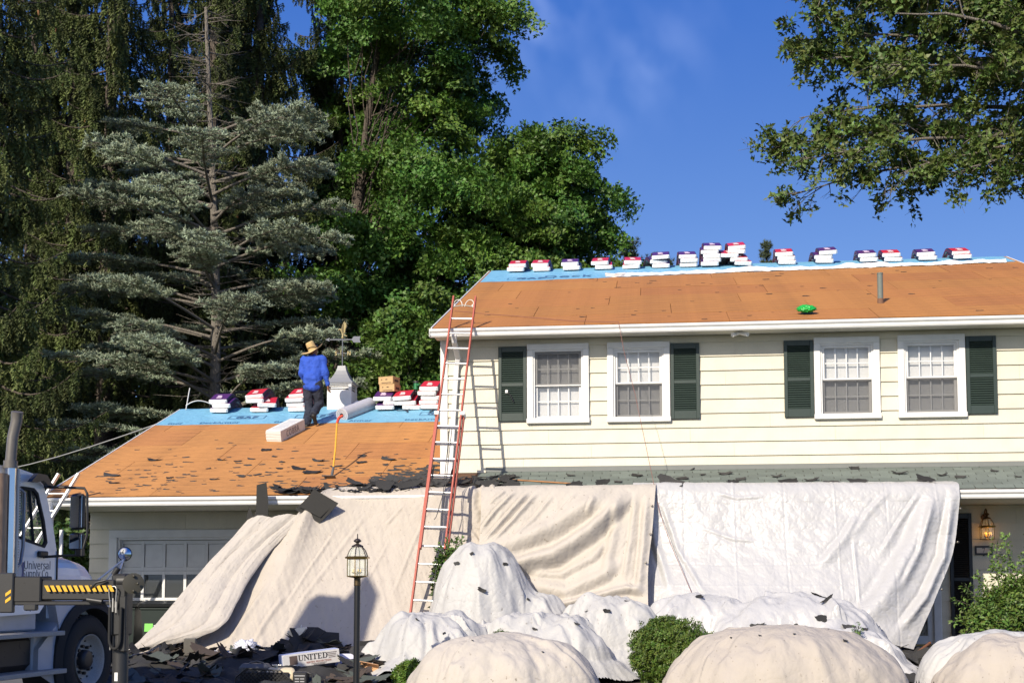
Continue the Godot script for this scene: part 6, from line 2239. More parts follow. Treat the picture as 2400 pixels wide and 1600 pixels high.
	b.box(Vector3(-0.645, 1.55, -0.06), Vector3(0.012, 0.44, 0.05))
	b.box(Vector3(-0.512, 1.52, -0.14), Vector3(0.014, 0.40, 0.03))
	obj("door_gap", b, black, o)
	# fender, black wheel arch, skirt
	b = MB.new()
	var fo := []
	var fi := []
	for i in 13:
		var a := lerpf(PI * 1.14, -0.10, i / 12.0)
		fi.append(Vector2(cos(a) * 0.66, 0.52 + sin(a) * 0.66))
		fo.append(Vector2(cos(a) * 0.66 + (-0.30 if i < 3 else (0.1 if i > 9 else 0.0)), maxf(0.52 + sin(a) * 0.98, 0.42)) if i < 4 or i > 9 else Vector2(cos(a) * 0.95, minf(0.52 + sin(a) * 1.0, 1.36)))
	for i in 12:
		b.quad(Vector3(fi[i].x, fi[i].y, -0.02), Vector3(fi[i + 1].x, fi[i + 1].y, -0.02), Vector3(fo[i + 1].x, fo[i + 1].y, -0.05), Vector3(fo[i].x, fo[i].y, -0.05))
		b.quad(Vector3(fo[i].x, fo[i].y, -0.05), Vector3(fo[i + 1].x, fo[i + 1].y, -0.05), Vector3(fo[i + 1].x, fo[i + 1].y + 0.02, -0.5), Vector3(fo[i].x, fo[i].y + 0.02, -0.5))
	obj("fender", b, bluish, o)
	b = MB.new()
	for i in 24:
		var a0 := lerpf(PI * 1.16, -0.12, i / 24.0)
		var a1 := lerpf(PI * 1.16, -0.12, (i + 1) / 24.0)
		var ring := func(a: float, r: float, z: float) -> Vector3: return Vector3(cos(a) * r, 0.52 + sin(a) * r, z)
		b.quad(ring.call(a0, 0.60, 0.03), ring.call(a1, 0.60, 0.03), ring.call(a1, 0.705, 0.0), ring.call(a0, 0.705, 0.0))
		b.quad(ring.call(a0, 0.705, 0.0), ring.call(a1, 0.705, 0.0), ring.call(a1, 0.71, -0.06), ring.call(a0, 0.71, -0.06))
		b.quad(ring.call(a1, 0.60, 0.03), ring.call(a0, 0.60, 0.03), ring.call(a0, 0.61, -0.5), ring.call(a1, 0.61, -0.5))
	obj("wheel_arch", b, rubber, o)
	b = MB.new()
	b.prism(PackedVector2Array([Vector2(-1.98, 1.06), Vector2(-0.98, 1.085), Vector2(-0.90, 1.16), Vector2(-0.86, 1.33), Vector2(-1.98, 1.33)]), 0.05, Transform3D(Basis.IDENTITY, Vector3(0, 0, -0.08)))
	var sk := obj("door_skirt", b, white, o)
	var ink := mat(lin(0.10, 0.105, 0.12), 0.7)
	for q in [["US DOT", -1.66, 1.205, 0.075], ["1985671", -1.56, 1.13, 0.075], ["GVWR", -1.12, 1.215, 0.07], ["66,000", -1.12, 1.14, 0.07]]:
		lettering(sk, q[0], q[3], Transform3D(Basis.IDENTITY, Vector3(q[1], q[2], -0.0285)), ink)
	lettering(o, "Universal", 0.118, Transform3D(Basis.IDENTITY, Vector3(-1.005, 1.605, -0.0485)), ink, false, false, "door_lettering")
	lettering(o, "Supply Co.", 0.105, Transform3D(Basis.IDENTITY, Vector3(-1.02, 1.515, -0.0485)), ink, false, false, "door_lettering")
	b = MB.new()
	b.box(Vector3(-1.33, 1.52, -0.0495), Vector3(0.17, 0.24, 0.003))
	obj("door_emblem", b, mat(lin(0.09, 0.10, 0.22), 0.6), o)
	b = MB.new()
	var el := PackedVector2Array()
	for i in 24:
		el.append(Vector2(-1.345 + 0.058 * cos(TAU * i / 24), 1.535 + 0.10 * sin(TAU * i / 24)))
	b.prism(el, 0.004, Transform3D(Basis.IDENTITY, Vector3(0, 0, -0.049)))
	obj("door_emblem", b, mat(lin(0.50, 0.50, 0.52), 0.5), o)
	b = MB.new()
	b.box(Vector3(-0.94, 1.73, -0.03), Vector3(0.16, 0.07, 0.045), 0.012)
	obj("handle", b, black, o)
	# steps, dark tank between them
	for q in [[0.86, -0.69], [0.44, -0.64]]:
		b = MB.new()
		b.box(Vector3((q[1] - 2.6) / 2, q[0], -0.03), Vector3(2.6 + q[1], 0.05, 0.28), 0.006)
		obj("step", b, dusty, o)
	b = MB.new()
	b.box(Vector3(-1.75, 0.66, -0.35), Vector3(1.9, 0.42, 0.42), 0.08)
	obj("fuel_tank", b, with_detail(mat_noise(lin(0.045, 0.035, 0.028), 0.6, M.blotch, Vector3(1, 1, 1), false), M.fleck, Vector3(1, 1, 1)), o)
	b = MB.new()
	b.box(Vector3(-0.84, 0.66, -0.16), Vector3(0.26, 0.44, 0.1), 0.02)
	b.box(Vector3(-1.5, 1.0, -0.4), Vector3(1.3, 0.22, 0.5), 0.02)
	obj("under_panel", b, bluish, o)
	truck_wheel(o, Vector3(0, 0.52, 0.0), dusty, rubber, black, 1.0)
	truck_wheel(o, Vector3(0, 0.52, -2.42), dusty, rubber, black, -1.0)
	for x in [-5.2, -6.5]:
		truck_wheel(o, Vector3(x, 0.52, 0.0), dusty, rubber, black, 1.0)
		truck_wheel(o, Vector3(x, 0.52, -2.42), dusty, rubber, black, -1.0)
	b = MB.new()
	for zz in [-0.85, -1.6]:
		b.box(Vector3(-3.6, 0.86, zz), Vector3(8.6, 0.26, 0.09))
	for x in [0.0, -5.2, -6.5]:
		b.tube([Vector3(x, 0.52, -0.3), Vector3(x, 0.52, -2.1)], 0.09, 10)
	obj("chassis", b, steel, o)
	b = MB.new()
	b.box(Vector3(0.80, 0.62, -1.2), Vector3(0.14, 0.32, 2.3), 0.03)
	obj("bumper", b, chrome, o)
	b = MB.new()
	b.box(Vector3(-5.6, 1.12, -1.21), Vector3(5.0, 0.14, 2.44), 0.01)
	obj("flat_bed", b, dusty, o)
	# exhaust stack with its perforated shield and curved tip
	b = MB.new()
	b.tube([Vector3(-1.62, 1.40, 0.02), Vector3(-1.62, 2.64, 0.02)], 0.062, 18)
	obj("exhaust_stack", b, chrome, o)
	b = MB.new()
	b.tube([Vector3(-1.62, 2.62, 0.02), Vector3(-1.62, 2.70, 0.02)], 0.072, 18)
	b.tube([Vector3(-1.62, 2.70, 0.02), Vector3(-1.61, 2.95, 0.03), Vector3(-1.58, 3.12, 0.05), Vector3(-1.60, 3.22, 0.07)], [0.056, 0.056, 0.058, 0.062], 18)
	obj("exhaust_tip", b, mat_noise(lin(0.12, 0.11, 0.10), 0.45, M.blotch, Vector3(3, 3, 3), false), o)
	b = MB.new()
	b.tube([Vector3(-1.53, 1.42, 0.05), Vector3(-1.53, 2.62, 0.05)], 0.018, 8)
	for k in 40:
		b.box(Vector3(-1.505, 1.46 + k * 0.028, 0.055), Vector3(0.012, 0.014, 0.02))
	obj("heat_shield", b, mat(lin(0.60, 0.55, 0.47), 0.5), o)
	b = MB.new()
	b.tube([Vector3(-1.80, 1.35, 0.0), Vector3(-1.80, 2.55, 0.0)], 0.10, 16)
	obj("muffler", b, with_detail(mat_noise(lin(0.33, 0.22, 0.14), 0.5, M.blotch, Vector3(2, 2, 2), false), M.streak, Vector3(3, 0.4, 3)), o)
	b = MB.new()
	b.tube([Vector3(-1.44, 2.42, 0.0), Vector3(-1.37, 2.38, 0.02), Vector3(-1.37, 1.80, 0.02), Vector3(-1.41, 1.62, 0.02), Vector3(-1.48, 1.57, 0.0)], 0.019, 8)
	obj("grab_handle", b, mat(lin(0.22, 0.22, 0.25), 0.35, 0.7), o)
	# side mirrors on their arm, convex mirror on the hood
	b = MB.new()
	b.tube([Vector3(-0.90, 2.47, -0.06), Vector3(-0.86, 2.47, 0.16), Vector3(-0.80, 2.46, 0.38), Vector3(-0.79, 2.40, 0.41), Vector3(-0.79, 1.95, 0.42), Vector3(-0.80, 1.72, 0.36), Vector3(-0.86, 1.71, 0.1), Vector3(-0.92, 1.70, -0.04)], 0.015, 8)
	var arm := obj("mirror_arm", b, black, o)
	b = MB.new()
	b.box(Vector3(-0.79, 2.20, 0.30), Vector3(0.07, 0.40, 0.18), 0.03)
	b.box(Vector3(-0.79, 1.87, 0.30), Vector3(0.07, 0.20, 0.19), 0.03)
	b.box(Vector3(-0.80, 1.75, 0.34), Vector3(0.05, 0.09, 0.10), 0.01)
	obj("mirror_housing", b, black, arm)
	b = MB.new()
	b.box(Vector3(-0.828, 2.20, 0.30), Vector3(0.006, 0.35, 0.145), 0.002)
	b.box(Vector3(-0.828, 1.87, 0.30), Vector3(0.006, 0.16, 0.15), 0.002)
	obj("mirror_glass", b, mat(lin(0.6, 0.62, 0.63), 0.03, 1.0), arm)
	b = MB.new()
	b.tube([Vector3(0.70, 1.40, -0.42), Vector3(0.95, 1.70, -0.16)], 0.012, 6)
	b.tube([Vector3(0.78, 1.36, -0.38), Vector3(0.95, 1.68, -0.16)], 0.010, 6)
	b.tube([Vector3(0.72, 1.38, -0.15), Vector3(0.95, 1.70, -0.16)], 0.012, 6)
	var br := obj("mirror_bracket", b, mat(lin(0.62, 0.62, 0.62), 0.35, 0.4), o)
	b = MB.new()
	var mx := Transform3D(Basis(Vector3(0.20, 0.05, 0.98).normalized(), 0.0) * Basis(Vector3.UP, -1.25) * Basis(Vector3.RIGHT, PI / 2), Vector3(0.96, 1.77, -0.15))
	b.lathe([Vector2(0.0, 0.035), Vector2(0.032, 0.026), Vector2(0.062, 0.017), Vector2(0.084, 0.0)], 24, mx)
	obj("convex_mirror", b, mat(lin(0.62, 0.64, 0.66), 0.02, 1.0), br)
	b = MB.new()
	b.lathe([Vector2(0.082, 0.004), Vector2(0.090, 0.0), Vector2(0.085, -0.02), Vector2(0.0, -0.05)], 24, mx)
	obj("mirror_back", b, black, br)
	# outrigger swung out in front of the wheel; written in world places
	var inv := o.transform.affine_inverse()
	b = MB.new()
	b.T = inv
	b.box(Vector3(-6.6, 1.355, -11.15), Vector3(3.66, 0.185, 0.20), 0.012)
	b.box(Vector3(-6.6, 1.235, -11.15), Vector3(3.60, 0.035, 0.24), 0.008)
	b.box(Vector3(-6.9, 1.36, -11.14), Vector3(2.9, 0.235, 0.23), 0.012)
	var ob := obj("outrigger_beam", b, black, o)
	b = MB.new()
	b.T = inv
	b.box(Vector3(-5.77, 1.33, -11.03), Vector3(0.14, 0.36, 0.05), 0.01)
	b.box(Vector3(-5.55, 1.20, -11.05), Vector3(0.12, 0.06, 0.06), 0.01)
	b.tube([Vector3(-5.0, 1.27, -11.0), Vector3(-4.86, 1.25, -11.0)], 0.022, 8)
	b.tube([Vector3(-4.98, 1.37, -11.02), Vector3(-4.92, 1.42, -11.0), Vector3(-4.84, 1.44, -11.02)], 0.012, 6)
	obj("beam_end", b, steel, o)
	# hazard stripes: slanted bars, each its own piece
	var yellow := mat_noise(lin(0.72, 0.40, 0.02), 0.5, M.blotch, Vector3(4, 4, 4), false)
	for k in 12:
		b = MB.new()
		b.T = inv
		var x := -5.415 + k * 0.054
		b.prism(PackedVector2Array([Vector2(x, 1.395), Vector2(x + 0.033, 1.395), Vector2(x + 0.062, 1.340), Vector2(x + 0.029, 1.340)]), 0.003, Transform3D(Basis.IDENTITY, Vector3(0, 0, -11.0235)))
		obj("hazard_stripe", b, yellow, ob)
	for q in [[-5.80, 1.325], [-5.80, 1.265]]:
		b = MB.new()
		b.T = inv
		b.prism(PackedVector2Array([Vector2(q[0], q[1]), Vector2(q[0] + 0.05, q[1] + 0.035), Vector2(q[0] + 0.05, q[1] + 0.065), Vector2(q[0], q[1] + 0.03)]), 0.003, Transform3D(Basis.IDENTITY, Vector3(0.03, -0.03, -11.004)))
		obj("hazard_stripe", b, yellow, ob)
	# jack leg
	b = MB.new()
	b.T = inv
	b.tube([Vector3(-4.745, 0.10, -11.15), Vector3(-4.745, 1.05, -11.15)], 0.070, 20)
	b.tube([Vector3(-4.745, 0.02, -11.15), Vector3(-4.745, 0.16, -11.15)], 0.076, 20)
	b.lathe([Vector2(0.0, 0.0), Vector2(0.2, 0.0), Vector2(0.2, 0.02), Vector2(0.09, 0.05), Vector2(0.0, 0.05)], 20, Transform3D(Basis.IDENTITY, Vector3(-4.745, 0.005, -11.15)))
	var leg := obj("jack_leg", b, steel, o)
	b = MB.new()
	b.T = inv
	b.box(Vector3(-4.74, 1.22, -11.15), Vector3(0.15, 0.56, 0.16), 0.02)
	b.tube([Vector3(-4.76, 1.43, -11.12), Vector3(-4.66, 1.43, -11.12)], 0.06, 16)
	b.tube([Vector3(-4.80, 1.49, -11.1), Vector3(-4.76, 1.55, -11.1)], 0.028, 10)
	b.box(Vector3(-4.70, 1.05, -11.10), Vector3(0.07, 0.5, 0.07), 0.01)
	obj("jack_head", b, black, leg)
	b = MB.new()
	b.T = inv
	b.lathe([Vector2(0, 0.0), Vector2(0.05, 0.0), Vector2(0.095, 0.006), Vector2(0.095, 0.02), Vector2(0, 0.02)], 18, Transform3D(Basis(Vector3.RIGHT, PI / 2) * Basis(Vector3.BACK, -0.5), Vector3(-4.60, 1.41, -11.06)))
	for k in 5:
		var a := TAU * k / 5
		b.ball(Vector3(-4.60 + 0.055 * cos(a), 1.41 + 0.07 * sin(a), -11.03), Vector3(0.014, 0.014, 0.01), 5, 8)
	obj("swivel_plate", b, mat_noise(lin(0.06, 0.055, 0.04), 0.5, M.grit, Vector3(6, 6, 6), false), leg)
	b = MB.new()
	b.T = inv
	b.tube([Vector3(-4.80, 0.82, -11.05), Vector3(-4.80, 1.2, -11.04), Vector3(-4.815, 1.36, -11.03), Vector3(-4.80, 1.385, -11.03), Vector3(-4.755, 1.385, -11.03), Vector3(-4.74, 1.36, -11.03), Vector3(-4.755, 1.2, -11.04)], 0.007, 6)
	b.box(Vector3(-4.775, 1.22, -11.035), Vector3(0.012, 0.12, 0.012))
	b.box(Vector3(-4.745, 1.20, -11.035), Vector3(0.012, 0.10, 0.012))
	obj("hydraulic_pipe", b, mat(lin(0.38, 0.37, 0.35), 0.4, 0.6), leg)
	b = MB.new()
	b.T = inv
	b.box(Vector3(-4.752, 0.58, -11.079), Vector3(0.03, 0.075, 0.004))
	obj("paper_tag", b, mat(lin(0.72, 0.72, 0.70), 0.7), leg)
	b = MB.new()
	b.T = inv
	var loop := []
	for i in 13:
		var a := PI * i / 12.0
		loop.append(Vector3(-4.755 + 0.05 * cos(a), 0.92 - 0.09 * sin(a), -11.04))
	loop.push_front(Vector3(-4.70, 1.2, -11.04))
	loop.append(Vector3(-4.805, 1.2, -11.04))
	b.tube(loop, 0.014, 7)
	obj("hydraulic_hose", b, rubber, leg)
	# folded crane behind the cab, outside the view; its shadow falls on the canvas
	b = MB.new()
	b.T = inv
	b.tube([Vector3(-8.6, 1.1, -9.6), Vector3(-8.6, 2.6, -9.6)], 0.24, 16)
	b.box(Vector3(-8.6, 1.25, -9.6), Vector3(1.1, 0.35, 0.9), 0.04)
	obj("crane_column", b, black, o)
	b = MB.new()
	b.T = inv
	b.prism(PackedVector2Array([Vector2(-8.80, 2.3), Vector2(-8.25, 2.3), Vector2(-8.32, 6.9), Vector2(-8.48, 7.95), Vector2(-8.64, 8.05), Vector2(-8.68, 8.25), Vector2(-8.80, 7.5), Vector2(-8.86, 6.9)]), 0.42, Transform3D(Basis.IDENTITY, Vector3(0, 0, -9.8)))
	obj("crane_boom", b, black, o)
	b = MB.new()
	b.T = inv
	b.prism(PackedVector2Array([Vector2(-9.45, 4.2), Vector2(-8.78, 4.2), Vector2(-8.84, 7.60), Vector2(-9.24, 7.64), Vector2(-9.32, 7.5)]), 0.35, Transform3D(Basis.IDENTITY, Vector3(0, 0, -9.85)))
	obj("crane_arm", b, steel, o)


# ------------------------------------------------------------------ the worker

# smooth union of tapered capsules meshed with surface nets; bones are [a, b, ra, rb] and may be squashed front to back
func body_mesh(bones: Array, cell: float, k: float, flat := Vector3.ONE, bump: FastNoiseLite = null, amp := 0.0) -> ArrayMesh:
	var lo := Vector3(1e9, 1e9, 1e9)
	var hi := -lo
	for q in bones:
		for i in 2:
			var r: float = q[2 + i] + 2.5 * cell
			lo = lo.min(q[i] - Vector3(r, r, r)); hi = hi.max(q[i] + Vector3(r, r, r))
	var n := Vector3i(((hi - lo) / cell).ceil()) + Vector3i.ONE
	var D := PackedFloat32Array()
	D.resize(n.x * n.y * n.z)
	D.fill(1.0)
	var acc := PackedFloat32Array()
	acc.resize(D.size())
	for q in bones:
		var a: Vector3 = q[0]
		var b: Vector3 = q[1]
		var ra: float = q[2]
		var rb: float = q[3]
		var reach := maxf(ra, rb) + 5.0 * cell
		var l0 := Vector3i(((a.min(b) - Vector3(reach, reach, reach) - lo) / cell).floor()).clamp(Vector3i.ZERO, n - Vector3i.ONE)
		var h0 := Vector3i(((a.max(b) + Vector3(reach, reach, reach) - lo) / cell).ceil()).clamp(Vector3i.ZERO, n - Vector3i.ONE)
		var ab := (b - a) * flat
		var l2 := maxf(ab.length_squared(), 1e-9)
		for z in range(l0.z, h0.z + 1):
			for y in range(l0.y, h0.y + 1):
				for x in range(l0.x, h0.x + 1):
					var p := (lo + Vector3(x, y, z) * cell - a) * flat
					var t := clampf(p.dot(ab) / l2, 0, 1)
					var d := (p - ab * t).length() - lerpf(ra, rb, t)
					acc[(z * n.y + y) * n.x + x] += exp(-d / k)
	for i in D.size():
		if acc[i] > 0: D[i] = -k * log(acc[i])
	if bump:
		for z in n.z:
			for y in n.y:
				for x in n.x:
					var i := (z * n.y + y) * n.x + x
					if absf(D[i]) < 4 * cell: D[i] += amp * bump.get_noise_3dv(lo + Vector3(x, y, z) * cell)
	var ids := {}
	var vs := PackedVector3Array()
	var ns := PackedVector3Array()
	var idx := PackedInt32Array()
	var st := [0, 1, n.x, n.x + 1, n.x * n.y, n.x * n.y + 1, n.x * n.y + n.x, n.x * n.y + n.x + 1]
	for z in n.z - 1:
		for y in n.y - 1:
			for x in n.x - 1:
				var i := (z * n.y + y) * n.x + x
				var mask := 0
				for c in 8:
					if D[i + st[c]] < 0: mask |= 1 << c
				if mask == 0 or mask == 255: continue
				var s := Vector3.ZERO
				var cnt := 0
				for e in [[0, 1], [2, 3], [4, 5], [6, 7], [0, 2], [1, 3], [4, 6], [5, 7], [0, 4], [1, 5], [2, 6], [3, 7]]:
					var d0: float = D[i + st[e[0]]]
					var d1: float = D[i + st[e[1]]]
					if (d0 < 0) == (d1 < 0): continue
					var t := d0 / (d0 - d1)
					var p0 := Vector3(e[0] & 1, (e[0] >> 1) & 1, e[0] >> 2)
					var p1 := Vector3(e[1] & 1, (e[1] >> 1) & 1, e[1] >> 2)
					s += p0.lerp(p1, t)
					cnt += 1
				ids[i] = vs.size()
				vs.append(lo + (Vector3(x, y, z) + s / cnt) * cell)
				ns.append(Vector3(D[i + 1] + D[i + st[7]] - D[i] - D[i + st[6]], D[i + n.x] + D[i + st[7]] - D[i] - D[i + st[5]], D[i + st[4]] + D[i + st[7]] - D[i] - D[i + st[3]]).normalized())
	for i in ids:
		for ax in 3:
			var a: int = [1, n.x, n.x * n.y][ax]
			var u: int = [n.x, n.x * n.y, 1][ax]
			var w: int = [n.x * n.y, 1, n.x][ax]
			var in0: bool = D[i] < 0
			var in1: bool = D[i + a] < 0
			if in0 == in1: continue
			if not (ids.has(i - u) and ids.has(i - w) and ids.has(i - u - w)): continue
			var q := [ids[i], ids[i - u], ids[i - u - w], ids[i - w]]
			if in0: idx.append_array(PackedInt32Array([q[0], q[2], q[1], q[0], q[3], q[2]]))
			else: idx.append_array(PackedInt32Array([q[0], q[1], q[2], q[0], q[2], q[3]]))
	var arr := []
	arr.resize(Mesh.ARRAY_MAX)
	arr[Mesh.ARRAY_VERTEX] = vs
	arr[Mesh.ARRAY_NORMAL] = ns
	arr[Mesh.ARRAY_INDEX] = idx
	var m := ArrayMesh.new()
	m.add_surface_from_arrays(Mesh.PRIMITIVE_TRIANGLES, arr)
	return m


# walking up the roof, seen from behind: right foot lifted behind, head bowed under a straw hat. x to his right, -z ahead
func worker() -> void:
	var o := thing("person", "worker in blue long sleeved shirt, dark jeans and straw hat climbing the garage roof", "person", Vector3(-6.84, 4.525, -25.36), -0.05)
	o.scale = Vector3(1.05, 1.06, 1.05)
	var skin := mat(lin(0.20, 0.095, 0.055), 0.6)
	var hipL := Vector3(-0.085, 0.86, -0.06)
	var hipR := Vector3(0.09, 0.87, -0.06)
	var kneeL := Vector3(-0.085, 0.46, -0.10)
	var ankL := Vector3(-0.075, 0.085, 0.02)
	var kneeR := Vector3(0.10, 0.50, -0.19)
	var ankR := Vector3(0.075, 0.255, 0.06)
	var waist := Vector3(0.0, 0.98, -0.06)
	var chest := Vector3(0.0, 1.24, -0.10)
	var neck := Vector3(-0.02, 1.43, -0.16)
	var head := Vector3(-0.045, 1.53, -0.22)
	var shL := Vector3(-0.19, 1.36, -0.12)
	var shR := Vector3(0.18, 1.36, -0.12)
	var elL := Vector3(-0.235, 1.10, -0.11)
	var wrL := Vector3(-0.185, 0.90, -0.26)
	var elR := Vector3(0.255, 1.10, -0.08)
	var wrR := Vector3(0.295, 0.86, -0.13)
	# body underneath, head, hands with five fingers
	var bones := [[waist + Vector3(0, 0.03, -0.02), chest + Vector3(0, 0, -0.03), 0.06, 0.06], [chest + Vector3(0, 0, -0.03), neck, 0.06, 0.05], [neck, head, 0.052, 0.075], [head, head + Vector3(0, 0.07, -0.01), 0.088, 0.085], [head + Vector3(0, -0.02, -0.06), head + Vector3(0, -0.05, -0.085), 0.05, 0.03],
		[shL, elL, 0.05, 0.04], [elL, wrL, 0.038, 0.026], [shR, elR, 0.05, 0.04], [elR, wrR, 0.038, 0.026], [hipL, kneeL, 0.075, 0.055], [kneeL, ankL, 0.052, 0.038], [hipR, kneeR, 0.075, 0.055], [kneeR, ankR, 0.052, 0.038], [waist, hipL, 0.07, 0.08], [waist, hipR, 0.07, 0.08]]
	var body := put("body", body_mesh(bones, 0.016, 0.012), skin, o)
	for side in [-1.0, 1.0]:
		var w: Vector3 = wrL if side < 0 else wrR
		var e: Vector3 = elL if side < 0 else elR
		var d := (w - e).normalized()
		d = (d + Vector3(-0.05 * side, -0.25, 0)).normalized()
		var fwd := Vector3(0.10 * side, -0.1, -1)
		fwd = (fwd - d * fwd.dot(d)).normalized()
		var palm: Vector3 = d.cross(fwd) * side
		var hb := [[w, w + d * 0.035, 0.024, 0.026], [w + d * 0.03 + fwd * 0.022, w + d * 0.085 + fwd * 0.030, 0.017, 0.015], [w + d * 0.03 - fwd * 0.018, w + d * 0.085 - fwd * 0.026, 0.017, 0.014], [w + d * 0.03, w + d * 0.088, 0.018, 0.016]]
		for f in 4:
			var s0 := w + d * 0.084 + fwd * (0.030 - 0.0195 * f)
			var len: float = [0.066, 0.074, 0.069, 0.054][f]
			var spread := fwd * (0.16 - 0.11 * f)
			var k1: Vector3 = s0 + (d + spread + palm * 0.15).normalized() * len * 0.5
			var k2: Vector3 = k1 + (d + palm * (0.5 + 0.12 * f)).normalized() * len * 0.3
			var k3: Vector3 = k2 + (d * 0.7 + palm * (0.8 + 0.1 * f)).normalized() * len * 0.26
			hb.append([s0, k1, 0.0092, 0.0086]); hb.append([k1, k2, 0.0086, 0.0078]); hb.append([k2, k3, 0.0078, 0.0066])
		var th0 := w + d * 0.028 + fwd * 0.028
		var th1: Vector3 = th0 + (d * 0.55 + fwd * 0.75 + palm * 0.25).normalized() * 0.034
		var th2: Vector3 = th1 + (d * 0.85 + fwd * 0.35 + palm * 0.4).normalized() * 0.03
		hb.append([th0, th1, 0.0125, 0.0105]); hb.append([th1, th2, 0.0105, 0.0085])
		put("hand", body_mesh(hb, 0.0042, 0.0022), skin, body)
	var hairb := [[head + Vector3(0, 0.02, 0.03), head + Vector3(0, -0.05, 0.045), 0.075, 0.045]]
	put("hair", body_mesh(hairb, 0.012, 0.01), mat(lin(0.012, 0.010, 0.009), 0.7), o)
	# shirt, with loose folds
	var folds := noise_of(811, 7.0, 3)
	var sb := [[Vector3(-0.055, 0.90, -0.05), Vector3(-0.075, 1.30, -0.10), 0.115, 0.118], [Vector3(0.055, 0.90, -0.05), Vector3(0.075, 1.30, -0.10), 0.115, 0.118], [shL * 0.9 + chest * 0.1, shR * 0.9 + chest * 0.1, 0.088, 0.088], [chest + Vector3(0, 0.08, 0), neck - Vector3(0, 0.01, 0), 0.10, 0.062],
		[shL, elL, 0.070, 0.060], [elL, wrL, 0.060, 0.044], [shR, elR, 0.070, 0.060], [elR, wrR, 0.060, 0.046], [Vector3(-0.065, 0.83, -0.05), Vector3(0.065, 0.83, -0.05), 0.120, 0.120], [Vector3(-0.05, 1.0, -0.03), Vector3(0.05, 1.0, -0.03), 0.11, 0.11]]
	var shirt_m := mat_noise(lin(0.018, 0.075, 0.46), 0.8, M.blotch, Vector3(3, 3, 3), false)
	shirt_m.rim_enabled = true
	shirt_m.rim = 0.2
	put("shirt", body_mesh(sb, 0.015, 0.014, Vector3(1, 1, 1.12), folds, 0.022), shirt_m, o)
	var jeans := with_detail(mat_noise(lin(0.020, 0.026, 0.048), 0.85, M.blotch, Vector3(4, 4, 4), false), M.grit, Vector3(6, 6, 6))
	var tb := [[Vector3(-0.06, 0.84, -0.05), Vector3(0.06, 0.84, -0.05), 0.112, 0.112], [hipL, kneeL, 0.108, 0.078], [kneeL, ankL + Vector3(0, 0.045, 0), 0.076, 0.072], [hipR, kneeR, 0.108, 0.08], [kneeR, ankR + Vector3(0.0, 0.03, 0), 0.078, 0.068], [ankL + Vector3(0, 0.06, 0.0), ankL + Vector3(-0.005, 0.03, 0.01), 0.078, 0.074]]
	put("trousers", body_mesh(tb, 0.015, 0.012, Vector3(1, 1, 1.05), folds, 0.026), jeans, o)
	var boot := mat(lin(0.014, 0.012, 0.010), 0.6)
	put("boot", body_mesh([[ankL + Vector3(0, 0.02, 0), ankL + Vector3(0, -0.04, 0.01), 0.048, 0.046], [ankL + Vector3(0, -0.045, 0.02), ankL + Vector3(-0.005, -0.035, -0.17), 0.042, 0.040]], 0.011, 0.010), boot, o)
	put("boot", body_mesh([[ankR + Vector3(0, 0.02, 0), ankR + Vector3(0.01, -0.03, 0.03), 0.048, 0.046], [ankR + Vector3(0.012, -0.02, 0.055), ankR + Vector3(0.03, -0.155, -0.03), 0.043, 0.038]], 0.011, 0.010), boot, o)
	# straw hat: creased crown, wide brim tipped to one side, cord
	var H := Transform3D(Basis(Vector3.BACK, 0.42) * Basis(Vector3.RIGHT, 0.30), head + Vector3(0.0, 0.045, 0.015))
	var straw := with_detail(mat_noise(lin(0.72, 0.52, 0.24), 0.85, M.grit, Vector3(9, 9, 9), false), M.streak, Vector3(4, 14, 4))
	var p := PackedVector3Array()
	for j in 23:
		for i in 49:
			var a := TAU * i / 48.0
			var t := j / 22.0
			var r: float
			var y: float
			if t < 0.5:
				var q := t / 0.5
				r = 0.092 * pow(sin(q * PI / 2), 0.55)
				y = 0.175 - 0.175 * pow(q, 3.0) - 0.022 * exp(-pow(r / 0.05, 2.0))
			else:
				var q := (t - 0.5) / 0.5
				r = lerpf(0.093, 0.24, q)
				y = 0.0 + 0.03 * q * q * cos(2 * a) - 0.018 * sin(q * PI)
			p.append(H * Vector3(cos(a) * r * 0.96, y, sin(a) * r * 1.08))
	sheet(o, "straw_hat", p, 48, 22, straw)
	var b := MB.new()
	var band := []
	for i in 25:
		var a := TAU * i / 24.0
		band.append(H * Vector3(cos(a) * 0.098 * 0.96, 0.012 + (0.05 * maxf(0.0, sin(a * 1.0 - 0.4)) if i > 2 and i < 12 else 0.0), sin(a) * 0.098 * 1.08))
	b.tube(band, 0.006, 6, false)
	obj("hat_cord", b, mat(lin(0.05, 0.03, 0.015), 0.7), o)


# ------------------------------------------------------------------ lamps, shrubs and things on the ground

